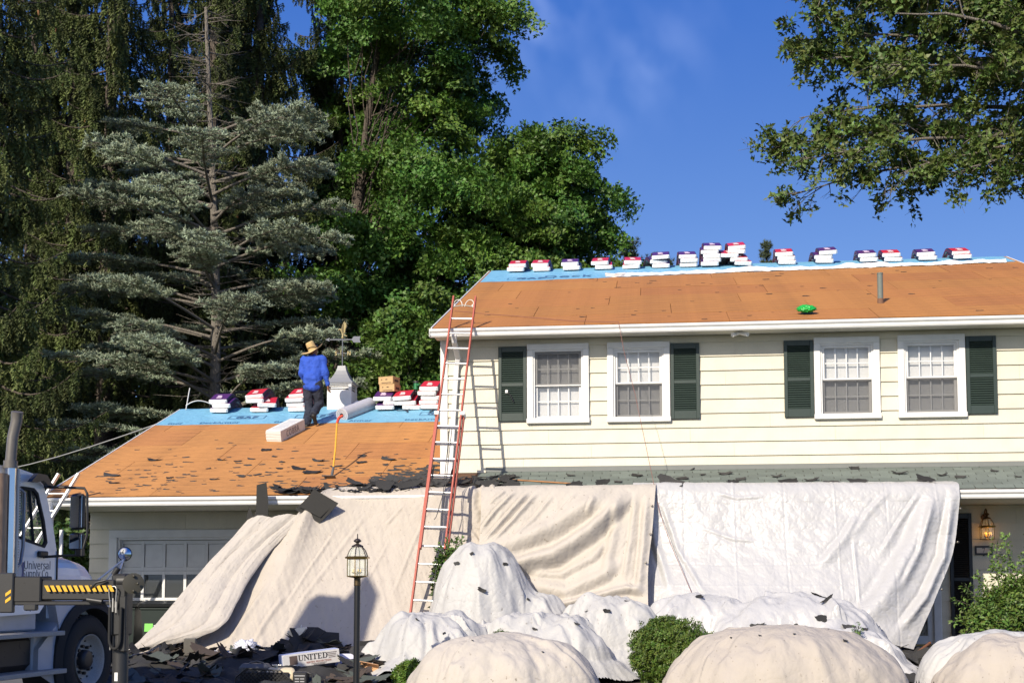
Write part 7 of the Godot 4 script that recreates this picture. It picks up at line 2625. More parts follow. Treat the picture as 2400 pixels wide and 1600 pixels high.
func shrub(called: String, label: String, category: String, base: Vector3, lobes: Array, count: int, color: Color, s: int, twig: ArrayMesh, m: Material, shell := 0.35, stems := 14) -> Node3D:
	var r := RandomNumberGenerator.new()
	r.seed = s
	var o := thing(called, label, category, base)
	var c := Copies3D.new()
	var f := noise_of(s, 1.6, 3)
	var total := 0.0
	for q in lobes:
		total += q[1].x * q[1].z
	for q in lobes:
		for i in int(count * q[1].x * q[1].z / total):
			var d := rand_dir(r)
			var k := lerpf(1.0, pow(r.randf(), shell), 0.75) * (1.0 + 0.22 * f.get_noise_3dv(d * 1.6 + q[0]))
			var p: Vector3 = q[0] + d * q[1] * k
			if p.y < 0.02: continue
			var up := (d * 0.8 + Vector3(0, 0.6, 0) + rand_dir(r) * 0.6).normalized()
			var z := r.randf_range(0.75, 1.3)
			var tone := r.randf_range(0.65, 1.3)
			c.add(frame_of(up, r).scaled(Vector3(z, z, z)), p, Color(color.r * r.randf_range(0.85, 1.3), color.g, color.b) * tone)
	var b := MB.new()
	for i in stems:
		var q: Array = lobes[i % lobes.size()]
		var d := rand_dir(r)
		d.y = absf(d.y)
		var e: Vector3 = q[0] + d * q[1] * r.randf_range(0.6, 1.05)
		limb(b, Vector3(r.randf_range(-0.08, 0.08), 0, r.randf_range(-0.08, 0.08)), e, 0.014, 0.004, r, 0.04, 4)
	obj("stems", b, M.bark, o)
	foliage(o, "leaves", c, twig, m)
	return o


# leafy shoots that rise out of a shrub
func shoots(o: Node3D, list: Array, color: Color, s: int, twig: ArrayMesh, m: Material) -> void:
	var r := RandomNumberGenerator.new()
	r.seed = s
	var c := Copies3D.new()
	var b := MB.new()
	for q in list:
		var a: Vector3 = q[0]
		var e: Vector3 = q[1]
		limb(b, a, e, 0.009, 0.003, r, 0.04, 5)
		var n := int(a.distance_to(e) * 34)
		for i in n:
			var t := (i + r.randf()) / n
			var p := a.lerp(e, t) + rand_dir(r) * 0.04 * (1.2 - t)
			var tone := r.randf_range(0.75, 1.3)
			c.add(frame_of((Vector3.UP + rand_dir(r) * 0.9).normalized(), r), p, color * tone)
	obj("stems", b, M.bark, o)
	foliage(o, "leaves", c, twig, m)


func lantern_body(o: Node3D, y: float, r: float, h: float, brass: Material, dark: Material, sides := 6) -> void:
	# glazed hexagonal lantern standing on y
	var b := MB.new()
	for k in sides:
		var a := TAU * (k + 0.5) / sides
		b.box(Vector3(cos(a) * r, y + h / 2, sin(a) * r), Vector3(0.010, h, 0.010), 0.0, Basis(Vector3.UP, -a))
	for yy in [y, y + h]:
		for k in sides:
			var a0 := TAU * (k + 0.5) / sides
			var a1 := TAU * (k + 1.5) / sides
			b.tube([Vector3(cos(a0) * r, yy, sin(a0) * r), Vector3(cos(a1) * r, yy, sin(a1) * r)], 0.007, 6)
	obj("lantern_frame", b, brass, o)
	for k in sides:
		b = MB.new()
		var a0 := TAU * (k + 0.5) / sides
		var a1 := TAU * (k + 1.5) / sides
		b.quad(Vector3(cos(a0) * r, y, sin(a0) * r), Vector3(cos(a1) * r, y, sin(a1) * r), Vector3(cos(a1) * r, y + h, sin(a1) * r), Vector3(cos(a0) * r, y + h, sin(a0) * r))
		obj("pane", b, M.lamp_glass, o)
	b = MB.new()
	b.lathe([Vector2(r * 1.02, y + h), Vector2(r * 1.24, y + h + 0.002), Vector2(r * 1.26, y + h + 0.018), Vector2(r * 1.05, y + h + 0.03)], sides, Transform3D(Basis(Vector3.UP, PI / sides), Vector3.ZERO), true)
	obj("roof_rim", b, brass, o)
	for k in sides:
		b = MB.new()
		var a0 := TAU * (k + 0.5) / sides
		var a1 := TAU * (k + 1.5) / sides
		var y0 := y + h + 0.03
		var y1 := y0 + 0.115
		b.quad(Vector3(cos(a0) * r * 1.02, y0, sin(a0) * r * 1.02), Vector3(cos(a1) * r * 1.02, y0, sin(a1) * r * 1.02), Vector3(cos(a1) * r * 0.5, y1, sin(a1) * r * 0.5), Vector3(cos(a0) * r * 0.5, y1, sin(a0) * r * 0.5))
		obj("roof_pane", b, M.lamp_glass, o)
		b = MB.new()
		b.tube([Vector3(cos(a0) * r * 1.03, y0, sin(a0) * r * 1.03), Vector3(cos(a0) * r * 0.8, y0 + 0.07, sin(a0) * r * 0.8), Vector3(cos(a0) * r * 0.5, y1, sin(a0) * r * 0.5)], 0.006, 6)
		obj("roof_bar", b, dark, o)
	b = MB.new()
	var t := y + h + 0.145
	b.lathe([Vector2(r * 0.55, t), Vector2(r * 0.58, t + 0.012), Vector2(r * 0.30, t + 0.03), Vector2(r * 0.13, t + 0.042), Vector2(r * 0.14, t + 0.05), Vector2(r * 0.36, t + 0.066), Vector2(r * 0.38, t + 0.078), Vector2(r * 0.25, t + 0.094), Vector2(r * 0.08, t + 0.104), Vector2(0.008, t + 0.115), Vector2(0.006, t + 0.16), Vector2(0, t + 0.165)], 16)
	obj("finial", b, dark, o)
	b = MB.new()
	for k in 3:
		var a := TAU * k / 3 + 0.5
		var p := Vector3(cos(a) * r * 0.42, y + 0.035, sin(a) * r * 0.42)
		b.tube([Vector3(0, y + 0.03, 0), p], 0.005, 6)
		b.lathe([Vector2(0.0, 0.0), Vector2(0.018, 0.008), Vector2(0.02, 0.016), Vector2(0.009, 0.018), Vector2(0.009, 0.05), Vector2(0, 0.05)], 10, Transform3D(Basis.IDENTITY, p))
	b.tube([Vector3(0, y, 0), Vector3(0, y + 0.06, 0)], 0.011, 8)
	obj("candle_arms", b, brass, o)


func garden() -> void:
	var lg := mat(Color(0.93, 0.96, 0.88, 0.22), 0.03)
	lg.transparency = BaseMaterial3D.TRANSPARENCY_ALPHA
	M.lamp_glass = lg
	var brass := mat(lin(0.38, 0.24, 0.07), 0.3, 0.9)
	var bronze := mat_noise(lin(0.035, 0.026, 0.020), 0.35, M.blotch, Vector3(5, 5, 5), false)
	var post_m := mat_noise(lin(0.011, 0.011, 0.012), 0.4, M.blotch, Vector3(3, 3, 3), false)
	var o := thing("lamp_post", "black garden lamp post with a clear glass lantern, before the canvas", "lamp post", Vector3(-3.58, 0, -15.5))
	var b := MB.new()
	b.tube([Vector3(-0.006, 0, 0), Vector3(0, 1.39, 0)], 0.0385, 20)
	obj("post", b, post_m, o)
	b = MB.new()
	b.lathe([Vector2(0.040, 1.37), Vector2(0.044, 1.375), Vector2(0.042, 1.385), Vector2(0.040, 1.46), Vector2(0.046, 1.465), Vector2(0.10, 1.475), Vector2(0.115, 1.48), Vector2(0, 1.485)], 20)
	obj("collar", b, mat(lin(0.10, 0.07, 0.035), 0.45, 0.7), o)
	lantern_body(o, 1.487, 0.128, 0.215, brass, bronze)
	# lit wall lantern
	o = thing("wall_lantern", "lit brass wall lantern beside the front door, above the number plate", "lantern", Vector3(5.645, 2.10, -22.20))
	lantern_body(o, 0.0, 0.115, 0.20, brass, mat(lin(0.16, 0.085, 0.04), 0.4, 0.7))
	b = MB.new()
	b.tube([Vector3(0, 0.44, 0), Vector3(0.0, 0.49, -0.01), Vector3(0.0, 0.51, -0.06), Vector3(0, 0.48, -0.12), Vector3(0, 0.40, -0.16)], 0.014, 8)
	b.lathe([Vector2(0, 0.0), Vector2(0.055, 0.0), Vector2(0.05, 0.015), Vector2(0, 0.02)], 16, Transform3D(Basis(Vector3.RIGHT, PI / 2), Vector3(0, 0.38, -0.175)))
	obj("wall_bracket", b, mat(lin(0.16, 0.085, 0.04), 0.4, 0.7), o)
	var lit := mat(Color(1.0, 0.78, 0.42), 0.5)
	lit.emission_enabled = true
	lit.emission = Color(1.0, 0.70, 0.30)
	lit.emission_energy_multiplier = 1.3
	b = MB.new()
	for k in 3:
		var a := TAU * k / 3 + 0.5
		b.ball(Vector3(cos(a) * 0.048, 0.10, sin(a) * 0.048), Vector3(0.011, 0.024, 0.011), 7, 10)
	obj("bulb", b, lit, o)
	var l := OmniLight3D.new()
	l.name = "lantern_light"
	l.light_color = Color(1.0, 0.72, 0.38)
	l.light_energy = 0.015
	l.light_size = 0.03
	l.omni_range = 12.0
	l.omni_attenuation = 2.0
	l.shadow_enabled = true
	l.position = Vector3(0, 0.105, 0)
	o.add_child(l)
	# house number
	o = thing("number_plate", "small framed house number plate reading 7 under the wall lantern", "house number", Vector3(5.62, 1.92, -22.355))
	b = MB.new()
	for q in [[Vector3(0, 0.062, 0), Vector3(0.29, 0.03, 0.02)], [Vector3(0, -0.062, 0), Vector3(0.29, 0.03, 0.02)], [Vector3(-0.13, 0, 0), Vector3(0.03, 0.095, 0.02)], [Vector3(0.13, 0, 0), Vector3(0.03, 0.095, 0.02)]]:
		b.box(q[0], q[1], 0.003)
	b.ball(Vector3(0, -0.082, 0), Vector3(0.018, 0.014, 0.01), 6, 10)
	obj("frame", b, post_m, o)
	b = MB.new()
	b.box(Vector3(0, 0, -0.004), Vector3(0.235, 0.098, 0.008))
	obj("plate", b, mat(lin(0.52, 0.50, 0.46), 0.6), o)
	lettering(o, "7", 0.105, Transform3D(Basis.IDENTITY, Vector3(0.0, 0.0, 0.002)), post_m, false, true, "number")
	# downspout at the garage corner, seen between the cab and its mirror
	b = MB.new()
	b.box(Vector3(-10.05, 1.72, -20.62), Vector3(0.085, 2.1, 0.07), 0.008)
	b.box(Vector3(-9.86, 1.35, -20.64), Vector3(0.05, 1.9, 0.05), 0.006)
	tag(obj("post", b, M.white_metal), "white downspout post at the garage corner behind the truck mirror", "post")
	# shrubs
	var small := leafy_twig(131, 9, 0.030, 0.040, false)
	var mid := leafy_twig(132, 7, 0.062, 0.075, false)
	var lm := leaf_mat(0.35, 0.45)
	shrub("boxwood_bush", "dense round green bush left uncovered between the white and tan tarps", "bush", Vector3(0.29, 0, -17.35), [[Vector3(0, 0.45, 0), Vector3(0.57, 0.47, 0.5)], [Vector3(-0.1, 0.66, 0.02), Vector3(0.30, 0.27, 0.3)]], 5200, Color(0.085, 0.135, 0.022), 601, small, lm, 0.25)
	shrub("boxwood_bush", "small bright green bush peeping out left of the foreground canvas dome", "bush", Vector3(-3.14, 0, -16.8), [[Vector3(0, 0.16, 0), Vector3(0.24, 0.22, 0.24)]], 1500, Color(0.10, 0.165, 0.022), 602, small, lm, 0.25)
	shrub("boxwood_bush", "dark green leaves poking through the gap between white covered bushes", "bush", Vector3(-2.02, 0, -17.55), [[Vector3(0, 0.56, 0), Vector3(0.17, 0.17, 0.15)]], 500, Color(0.075, 0.11, 0.022), 603, small, lm, 0.3)
	var sh := shrub("leafy_shrub", "loose leafy green shrub growing beside the front door and number plate", "shrub", Vector3(5.1, 0, -18.4), [[Vector3(0.0, 0.95, 0), Vector3(0.62, 0.45, 0.55)], [Vector3(-0.35, 0.85, 0.1), Vector3(0.42, 0.30, 0.4)], [Vector3(0.45, 1.15, 0), Vector3(0.55, 0.55, 0.5)]], 3000, Color(0.085, 0.145, 0.030), 604, mid, lm, 0.45, 26)
	var ls := []
	for q in [[-0.75, 1.35], [-0.55, 1.5], [-0.30, 1.95], [-0.2, 2.05], [0.05, 1.75], [-0.85, 1.15], [-0.9, 0.85], [-0.8, 0.70], [0.2, 2.1], [0.4, 1.9], [-0.5, 1.2], [0.55, 1.75], [-0.1, 1.6], [-0.35, 1.7]]:
		ls.append([Vector3(q[0] * 0.4, 0.85, 0.0), Vector3(q[0], q[1], rng.randf_range(-0.2, 0.2))])
	shoots(sh, ls, Color(0.12, 0.19, 0.045), 605, mid, lm)
	sh = shrub("leafy_shrub", "narrow leafy shrub squeezed between the ladder and the tall covered bush", "shrub", Vector3(-3.12, 0, -19.55), [[Vector3(0, 1.35, 0), Vector3(0.20, 0.55, 0.2)], [Vector3(0.02, 0.9, 0), Vector3(0.2, 0.4, 0.2)]], 900, Color(0.055, 0.10, 0.022), 606, mid, lm, 0.4)
	shoots(sh, [[Vector3(0, 1.7, 0), Vector3(0.10, 2.08, 0.1)], [Vector3(0, 1.7, 0), Vector3(-0.12, 1.95, 0.1)], [Vector3(0.05, 1.7, 0.0), Vector3(0.20, 2.0, 0.05)], [Vector3(0, 1.5, 0), Vector3(-0.18, 1.66, 0.15)], [Vector3(0.1, 1.8, 0), Vector3(0.26, 2.08, 0.1)]], Color(0.085, 0.15, 0.035), 607, mid, lm)
	sh = thing("shrub_sprig", "bright green sprig sticking up through the white plastic behind the tan dome", "plant", Vector3(2.82, 0.55, -18.0))
	shoots(sh, [[Vector3(0, 0, 0), Vector3(0.02, 0.30, 0.03)], [Vector3(0, 0.05, 0), Vector3(-0.06, 0.24, 0.03)], [Vector3(0, 0.02, 0), Vector3(0.05, 0.2, 0.05)]], Color(0.12, 0.20, 0.04), 608, small, lm)


func ground_things() -> void:
	# wheeled bins against the garage door
	var green := mat_noise(lin(0.012, 0.022, 0.018), 0.5, M.blotch, Vector3(2, 2, 2), false)
	for k in 2:
		var o := thing("wheelie_bin", ["dark green wheeled bin behind the truck's jack leg", "dark green wheeled bin with a lime label beside the canvas edge"][k], "bin", Vector3(-9.05 + 0.78 * k, 0, -21.35), 0.1 - 0.15 * k, "wheeled bins at the garage door")
		var b := MB.new()
		var rings := []
		for q in [[0.10, 0.25, 0.28], [0.5, 0.28, 0.32], [0.98, 0.31, 0.36]]:
			rings.append([Vector3(-q[1], q[0], q[2]), Vector3(q[1], q[0], q[2]), Vector3(q[1], q[0], -q[2]), Vector3(-q[1], q[0], -q[2])])
		for i in 2:
			for j in 4:
				b.quad(rings[i][j], rings[i][(j + 1) % 4], rings[i + 1][(j + 1) % 4], rings[i + 1][j])
		b.quad(rings[0][3], rings[0][2], rings[0][1], rings[0][0])
		b.box(Vector3(0, 0.97, 0), Vector3(0.66, 0.05, 0.76), 0.015)
		obj("bin_body", b, green, o)
		b = MB.new()
		b.prism(PackedVector2Array([Vector2(-0.40, 1.0), Vector2(-0.36, 1.06), Vector2(0.0, 1.10), Vector2(0.34, 1.05), Vector2(0.41, 1.0)]), 0.70, Transform3D(Basis(Vector3(0, 0, 1), Vector3.UP, Vector3(-1, 0, 0)), Vector3(0.35, 0, 0)))
		obj("lid", b, mat(lin(0.014, 0.015, 0.016), 0.22), o)
		b = MB.new()
		for x in [-0.24, 0.24]:
			b.tube([Vector3(x - 0.03, 0.12, -0.28), Vector3(x + 0.03, 0.12, -0.28)], 0.12, 18)
		obj("wheel", b, M.black_paint, o)
		b = MB.new()
		b.box(Vector3(-0.17, 0.66, 0.341), Vector3(0.15, 0.16, 0.003), 0.0, Basis(Vector3.RIGHT, -0.08))
		obj("green_label", b, mat(lin(0.16, 0.55, 0.08), 0.5), o)
		b = MB.new()
		b.box(Vector3(0.02, 0.64, 0.341), Vector3(0.2, 0.10, 0.003), 0.0, Basis(Vector3.RIGHT, -0.08))
		obj("white_label", b, mat(lin(0.55, 0.55, 0.52), 0.5), o)
	# printed carton on the heap
	var o := thing("printed_carton", "long white carton printed UNITED lying tilted on the shingle heap", "carton", Vector3(-4.70, 0.36, -17.45))
	var C := Basis(Vector3.UP, 0.50) * Basis(Vector3.BACK, 0.10)
	o.basis = C
	var b := MB.new()
	b.box(Vector3(0, 0, 0), Vector3(0.80, 0.185, 0.24), 0.005)
	obj("box_body", b, mat_noise(lin(0.60, 0.58, 0.56), 0.75, M.blotch, Vector3(3, 3, 3), false), o)
	b = MB.new()
	b.box(Vector3(0, 0.0955, 0), Vector3(0.79, 0.003, 0.225))
	b.box(Vector3(-0.4015, 0, 0), Vector3(0.003, 0.17, 0.22))
	obj("blue_face", b, mat_noise(lin(0.42, 0.47, 0.66), 0.7, M.blotch, Vector3(3, 3, 3), false), o)
	var ink := mat(lin(0.03, 0.028, 0.03), 0.8)
	lettering(o, "UNITED", 0.105, Transform3D(Basis.IDENTITY, Vector3(0.02, 0.028, 0.1215)), ink, true, true, "print")
	lettering(o, "WATER PROTECTION", 0.036, Transform3D(Basis.IDENTITY, Vector3(0.10, -0.042, 0.1215)), mat(lin(0.30, 0.12, 0.08), 0.8), true, false, "print")
	b = MB.new()
	b.box(Vector3(-0.25, 0.01, 0.1215), Vector3(0.11, 0.12, 0.002))
	for k in 4:
		b.box(Vector3(0.29, 0.06 - 0.022 * k, 0.1215), Vector3(0.14 - 0.015 * k, 0.008, 0.002))
	for k in 2:
		b.box(Vector3(0.1, -0.066 - 0.014 * k, 0.1215), Vector3(0.22 - 0.06 * k, 0.006, 0.002))
	obj("print_marks", b, mat(lin(0.10, 0.07, 0.06), 0.8), o)
	# air compressor: black meshed belt guard, cream tank, dark motor
	o = thing("air_compressor", "air compressor with black mesh guard and cream tank at the heap's edge", "compressor", Vector3(-5.05, 0.05, -16.70))
	b = MB.new()
	var g := [Vector2(-0.42, -0.15), Vector2(0.36, -0.15), Vector2(0.34, 0.10), Vector2(0.22, 0.205), Vector2(-0.24, 0.235), Vector2(-0.38, 0.12)]
	for i in 6:
		var a := Vector3(g[i].x, g[i].y, 0.2)
		var e := Vector3(g[(i + 1) % 6].x, g[(i + 1) % 6].y, 0.2)
		b.tube([a, e], 0.011, 6)
	for k in 22:
		for sgn in [-1.0, 1.0]:
			var x0 := -0.62 + k * 0.055
			var p0 := Vector2(x0, -0.15)
			var p1 := Vector2(x0 + sgn * 0.42, 0.25)
			var cut := Geometry2D.intersect_polyline_with_polygon(PackedVector2Array([p0, p1]), PackedVector2Array(g))
			for seg in cut:
				b.tube([Vector3(seg[0].x, seg[0].y, 0.2), Vector3(seg[seg.size() - 1].x, seg[seg.size() - 1].y, 0.2)], 0.0045, 4, false)
	obj("mesh_guard", b, mat(lin(0.02, 0.02, 0.018), 0.5), o)
	b = MB.new()
	b.box(Vector3(-0.02, 0.03, 0.12), Vector3(0.66, 0.30, 0.03), 0.01)
	obj("guard_back", b, mat(lin(0.012, 0.012, 0.012), 0.7), o)
	b = MB.new()
	b.tube([Vector3(0.02, 0.10, -0.02), Vector3(0.30, 0.10, -0.02)], [0.135, 0.135], 20)
	b.ball(Vector3(0.02, 0.10, -0.02), Vector3(0.06, 0.135, 0.135), 8, 18)
	b.ball(Vector3(0.30, 0.10, -0.02), Vector3(0.06, 0.135, 0.135), 8, 18)
	obj("tank", b, mat_noise(lin(0.62, 0.53, 0.36), 0.45, M.blotch, Vector3(3, 3, 3), false), o)
	b = MB.new()
	b.tube([Vector3(0.10, 0.23, -0.02), Vector3(0.10, 0.265, -0.02)], 0.03, 12)
	b.tube([Vector3(0.04, 0.262, -0.02), Vector3(0.16, 0.262, -0.02)], 0.012, 8)
	obj("valve", b, mat(lin(0.5, 0.5, 0.48), 0.25, 0.9), o)
	b = MB.new()
	b.box(Vector3(-0.22, 0.18, -0.12), Vector3(0.42, 0.20, 0.22), 0.05)
	b.tube([Vector3(-0.30, 0.285, -0.1), Vector3(-0.2, 0.31, -0.1), Vector3(-0.1, 0.285, -0.1)], 0.012, 7)
	obj("motor_cover", b, mat_noise(lin(0.085, 0.088, 0.095), 0.5, M.blotch, Vector3(3, 3, 3), false), o)
	b = MB.new()
	b.box(Vector3(0.47, 0.05, 0.1), Vector3(0.19, 0.28, 0.16), 0.015)
	b.tube([Vector3(0.56, 0.18, 0.14), Vector3(0.63, 0.16, 0.14), Vector3(0.64, 0.02, 0.14), Vector3(0.57, -0.02, 0.14)], 0.014, 7)
	obj("engine_box", b, mat(lin(0.022, 0.022, 0.024), 0.45), o)
	b = MB.new()
	b.box(Vector3(0.47, 0.14, 0.1815), Vector3(0.14, 0.012, 0.003))
	for k in 4:
		b.box(Vector3(0.435, 0.10 - 0.035 * k, 0.1815), Vector3(0.055, 0.012, 0.003))
		b.box(Vector3(0.505, 0.10 - 0.035 * k, 0.1815), Vector3(0.055, 0.012, 0.003))
	obj("vent_marks", b, mat(lin(0.35, 0.35, 0.36), 0.6), o)
	# crumpled clear plastic, gutter end, concrete block, tile, paper, boards
	var cr := noise_of(701, 1.0, 3, FastNoiseLite.TYPE_CELLULAR)
	cr.cellular_return_type = FastNoiseLite.RETURN_DISTANCE2_SUB
	var clear := mat(Color(0.86, 0.87, 0.92, 0.72), 0.3)
	clear.transparency = BaseMaterial3D.TRANSPARENCY_ALPHA
	for q in [[Vector3(-5.93, 0.46, -18.45), Vector3(0.30, 0.17, 0.2), 3.0, "crumpled clear plastic wrap propped against the foot of the canvas"], [Vector3(-6.3, 0.36, -18.3), Vector3(0.32, 0.09, 0.2), 4.0, "flat crumple of dirty white plastic on the black heap"]]:
		var p := PackedVector3Array()
		for j in 29:
			for i in 41:
				var a := TAU * i / 40.0
				var e := PI * j / 28.0
				var d := Vector3(sin(e) * cos(a), cos(e), sin(e) * sin(a))
				p.append(d * q[1] * (0.75 + 0.75 * (cr.get_noise_3dv(d * q[2] + q[0]) + 0.6)))
		var pl := sheet(self, "plastic_wrap", p, 40, 28, clear)
		pl.position = q[0]
		tag(pl, q[3], "plastic")
	b = MB.new()
	b.prism(PackedVector2Array([Vector2(-0.135, -0.03), Vector2(-0.10, -0.075), Vector2(0.03, -0.075), Vector2(0.09, -0.03), Vector2(0.14, 0.03), Vector2(0.13, 0.055), Vector2(0.02, 0.045), Vector2(-0.13, 0.01)]), 0.10, Transform3D(Basis(Vector3.BACK, 0.05), Vector3(-5.13, 0.70, -18.4)))
	b.box(Vector3(-5.14, 0.695, -18.297), Vector3(0.2, 0.008, 0.006))
	b.tube([Vector3(-5.07, 0.74, -18.34), Vector3(-5.065, 0.79, -18.34)], 0.006, 6)
	tag(obj("gutter_piece", b, mat(lin(0.76, 0.73, 0.66), 0.5)), "broken white gutter end resting on the peak of the black heap", "gutter piece")
	b = MB.new()
	b.box(Vector3(-6.78, 0.46, -18.45), Vector3(0.17, 0.25, 0.19), 0.008, Basis(Vector3.UP, 0.25))
	tag(obj("concrete_block", b, with_detail(mat_noise(lin(0.15, 0.14, 0.12), 0.95, M.grit, Vector3(6, 6, 6)), M.blotch, Vector3(3, 3, 3))), "grey concrete block standing on the canvas hem", "block")
	b = MB.new()
	b.lathe([Vector2(0.055, 0), Vector2(0.062, 0), Vector2(0.062, 0.26), Vector2(0.055, 0.26)], 12, Transform3D(Basis(Vector3.BACK, -PI / 2 - 0.18) * Basis(Vector3.UP, 0.5), Vector3(-3.95, 0.28, -17.25)), false, PI)
	tag(obj("roll_core", b, mat_noise(lin(0.55, 0.30, 0.14), 0.8, M.blotch, Vector3(4, 4, 4))), "split orange tan cardboard core lying right of the lamp post", "cardboard core")
	b = MB.new()
	b.prism(PackedVector2Array([Vector2(-0.14, -0.11), Vector2(0.0, -0.13), Vector2(0.07, -0.05), Vector2(0.14, -0.02), Vector2(0.15, 0.13), Vector2(-0.13, 0.13)]), 0.004, Transform3D(Basis(Vector3.UP, 0.2) * Basis(Vector3.RIGHT, -0.5), Vector3(-4.27, 0.29, -17.75)))
	tag(obj("paper_sheet", b, mat(lin(0.52, 0.52, 0.66), 0.7)), "torn lavender white paper behind the lamp post and the printed carton", "paper")
	b = MB.new()
	b.box(Vector3(-3.78, 0.14, -16.95), Vector3(0.52, 0.035, 0.22), 0.006, Basis(Vector3.UP, 0.25) * Basis(Vector3.BACK, -0.06))
	tag(obj("flashing_strip", b, mat_noise(lin(0.16, 0.165, 0.175), 0.5, M.blotch, Vector3(3, 3, 3))), "grey metal flashing strip on the ground right of the lamp post", "flashing")
	b = MB.new()
	b.tube([Vector3(4.09, 0.50, -19.45), Vector3(3.72, 0.33, -18.9), Vector3(3.28, 0.14, -18.1)], 0.022, 8)
	tag(obj("wooden_stick", b, mat_noise(lin(0.22, 0.085, 0.035), 0.75, M.streak, Vector3(2, 2, 2))), "brown wooden handle leaning on scraps by the doorstep", "stick")


# ------------------------------------------------------------------ torn shingles and felt

# irregular torn piece about one metre across, lying in xz, curled
func scrap_mesh(s: int, curl: float, long := 1.0) -> ArrayMesh:
	var b := MB.new()
	scrap_into(b, s, curl, long)
	return b.mesh()


func scrap_into(b: MB, s: int, curl: float, long := 1.0) -> void:
	var r := RandomNumberGenerator.new()
	r.seed = s
	var n := 17
	var pts := []
	var mid := []
	for i in n:
		var a := TAU * i / n
		var sq := 1.0 / maxf(absf(cos(a)), absf(sin(a)))
		var q := lerpf(1.0, sq, 0.6) * r.randf_range(0.33, 0.54)
		pts.append(Vector2(cos(a) * q * long, sin(a) * q * 0.62))
		mid.append(Vector2(cos(a) * q * long * 0.5, sin(a) * q * 0.31))
	var h := func(p: Vector2) -> float: return curl * (p.x * p.x * 1.6 + 0.6 * p.x * p.y) + 0.05 * sin(p.x * 9 + s) * curl
	var t := 0.014
	var up := func(p: Vector2, k: float) -> Vector3: return Vector3(p.x, h.call(p) + k * t, p.y)
	for i in n:
		var k := (i + 1) % n
		b.tri(up.call(Vector2.ZERO, 1), up.call(mid[k], 1), up.call(mid[i], 1))
		b.quad(up.call(mid[i], 1), up.call(mid[k], 1), up.call(pts[k], 1), up.call(pts[i], 1))
		b.tri(up.call(Vector2.ZERO, 0), up.call(mid[i], 0), up.call(mid[k], 0))
		b.quad(up.call(mid[k], 0), up.call(mid[i], 0), up.call(pts[i], 0), up.call(pts[k], 0))
		b.quad(up.call(pts[i], 0), up.call(pts[i], 1), up.call(pts[k], 1), up.call(pts[k], 0))


func tilt_to(n: Vector3, yaw: float) -> Basis:
	var x := (Vector3.RIGHT - n * n.x).normalized()
	return Basis(x, n, x.cross(n)) * Basis(Vector3.UP, yaw)


func place_scrap(meshes: Array, k: int, at: Vector3, n: Vector3, yaw: float, size: float, label: String, group: String, m: Material, called := "shingle_scrap") -> void:
	var o := put(called, meshes[k % meshes.size()], m)
	o.transform = Transform3D(tilt_to(n, yaw).scaled(Vector3(size, size, size)), at)
	tag(o, label, "shingle scrap", group)


func on_cloth(key: String, x: float, z: float) -> Array:
	var f: Dictionary = cloth[key]
	var u: float = clampf((x - f.lo.x) / (f.hi.x - f.lo.x), 0.01, 0.99) * f.nu
	var v: float = clampf((z - f.lo.y) / (f.hi.y - f.lo.y), 0.01, 0.99) * f.nv
	var i := int(u)
	var j := int(v)
	var w: int = f.nu + 1
	var a: Vector3 = f.p[j * w + i]
	var q := 4
	var dx: Vector3 = f.p[j * w + mini(i + q, w - 1)] - f.p[j * w + maxi(i - q, 0)]
	var dz: Vector3 = f.p[mini(j + q, f.nv) * w + i] - f.p[maxi(j - q, 0) * w + i]
	return [a, dz.cross(dx).normalized()]


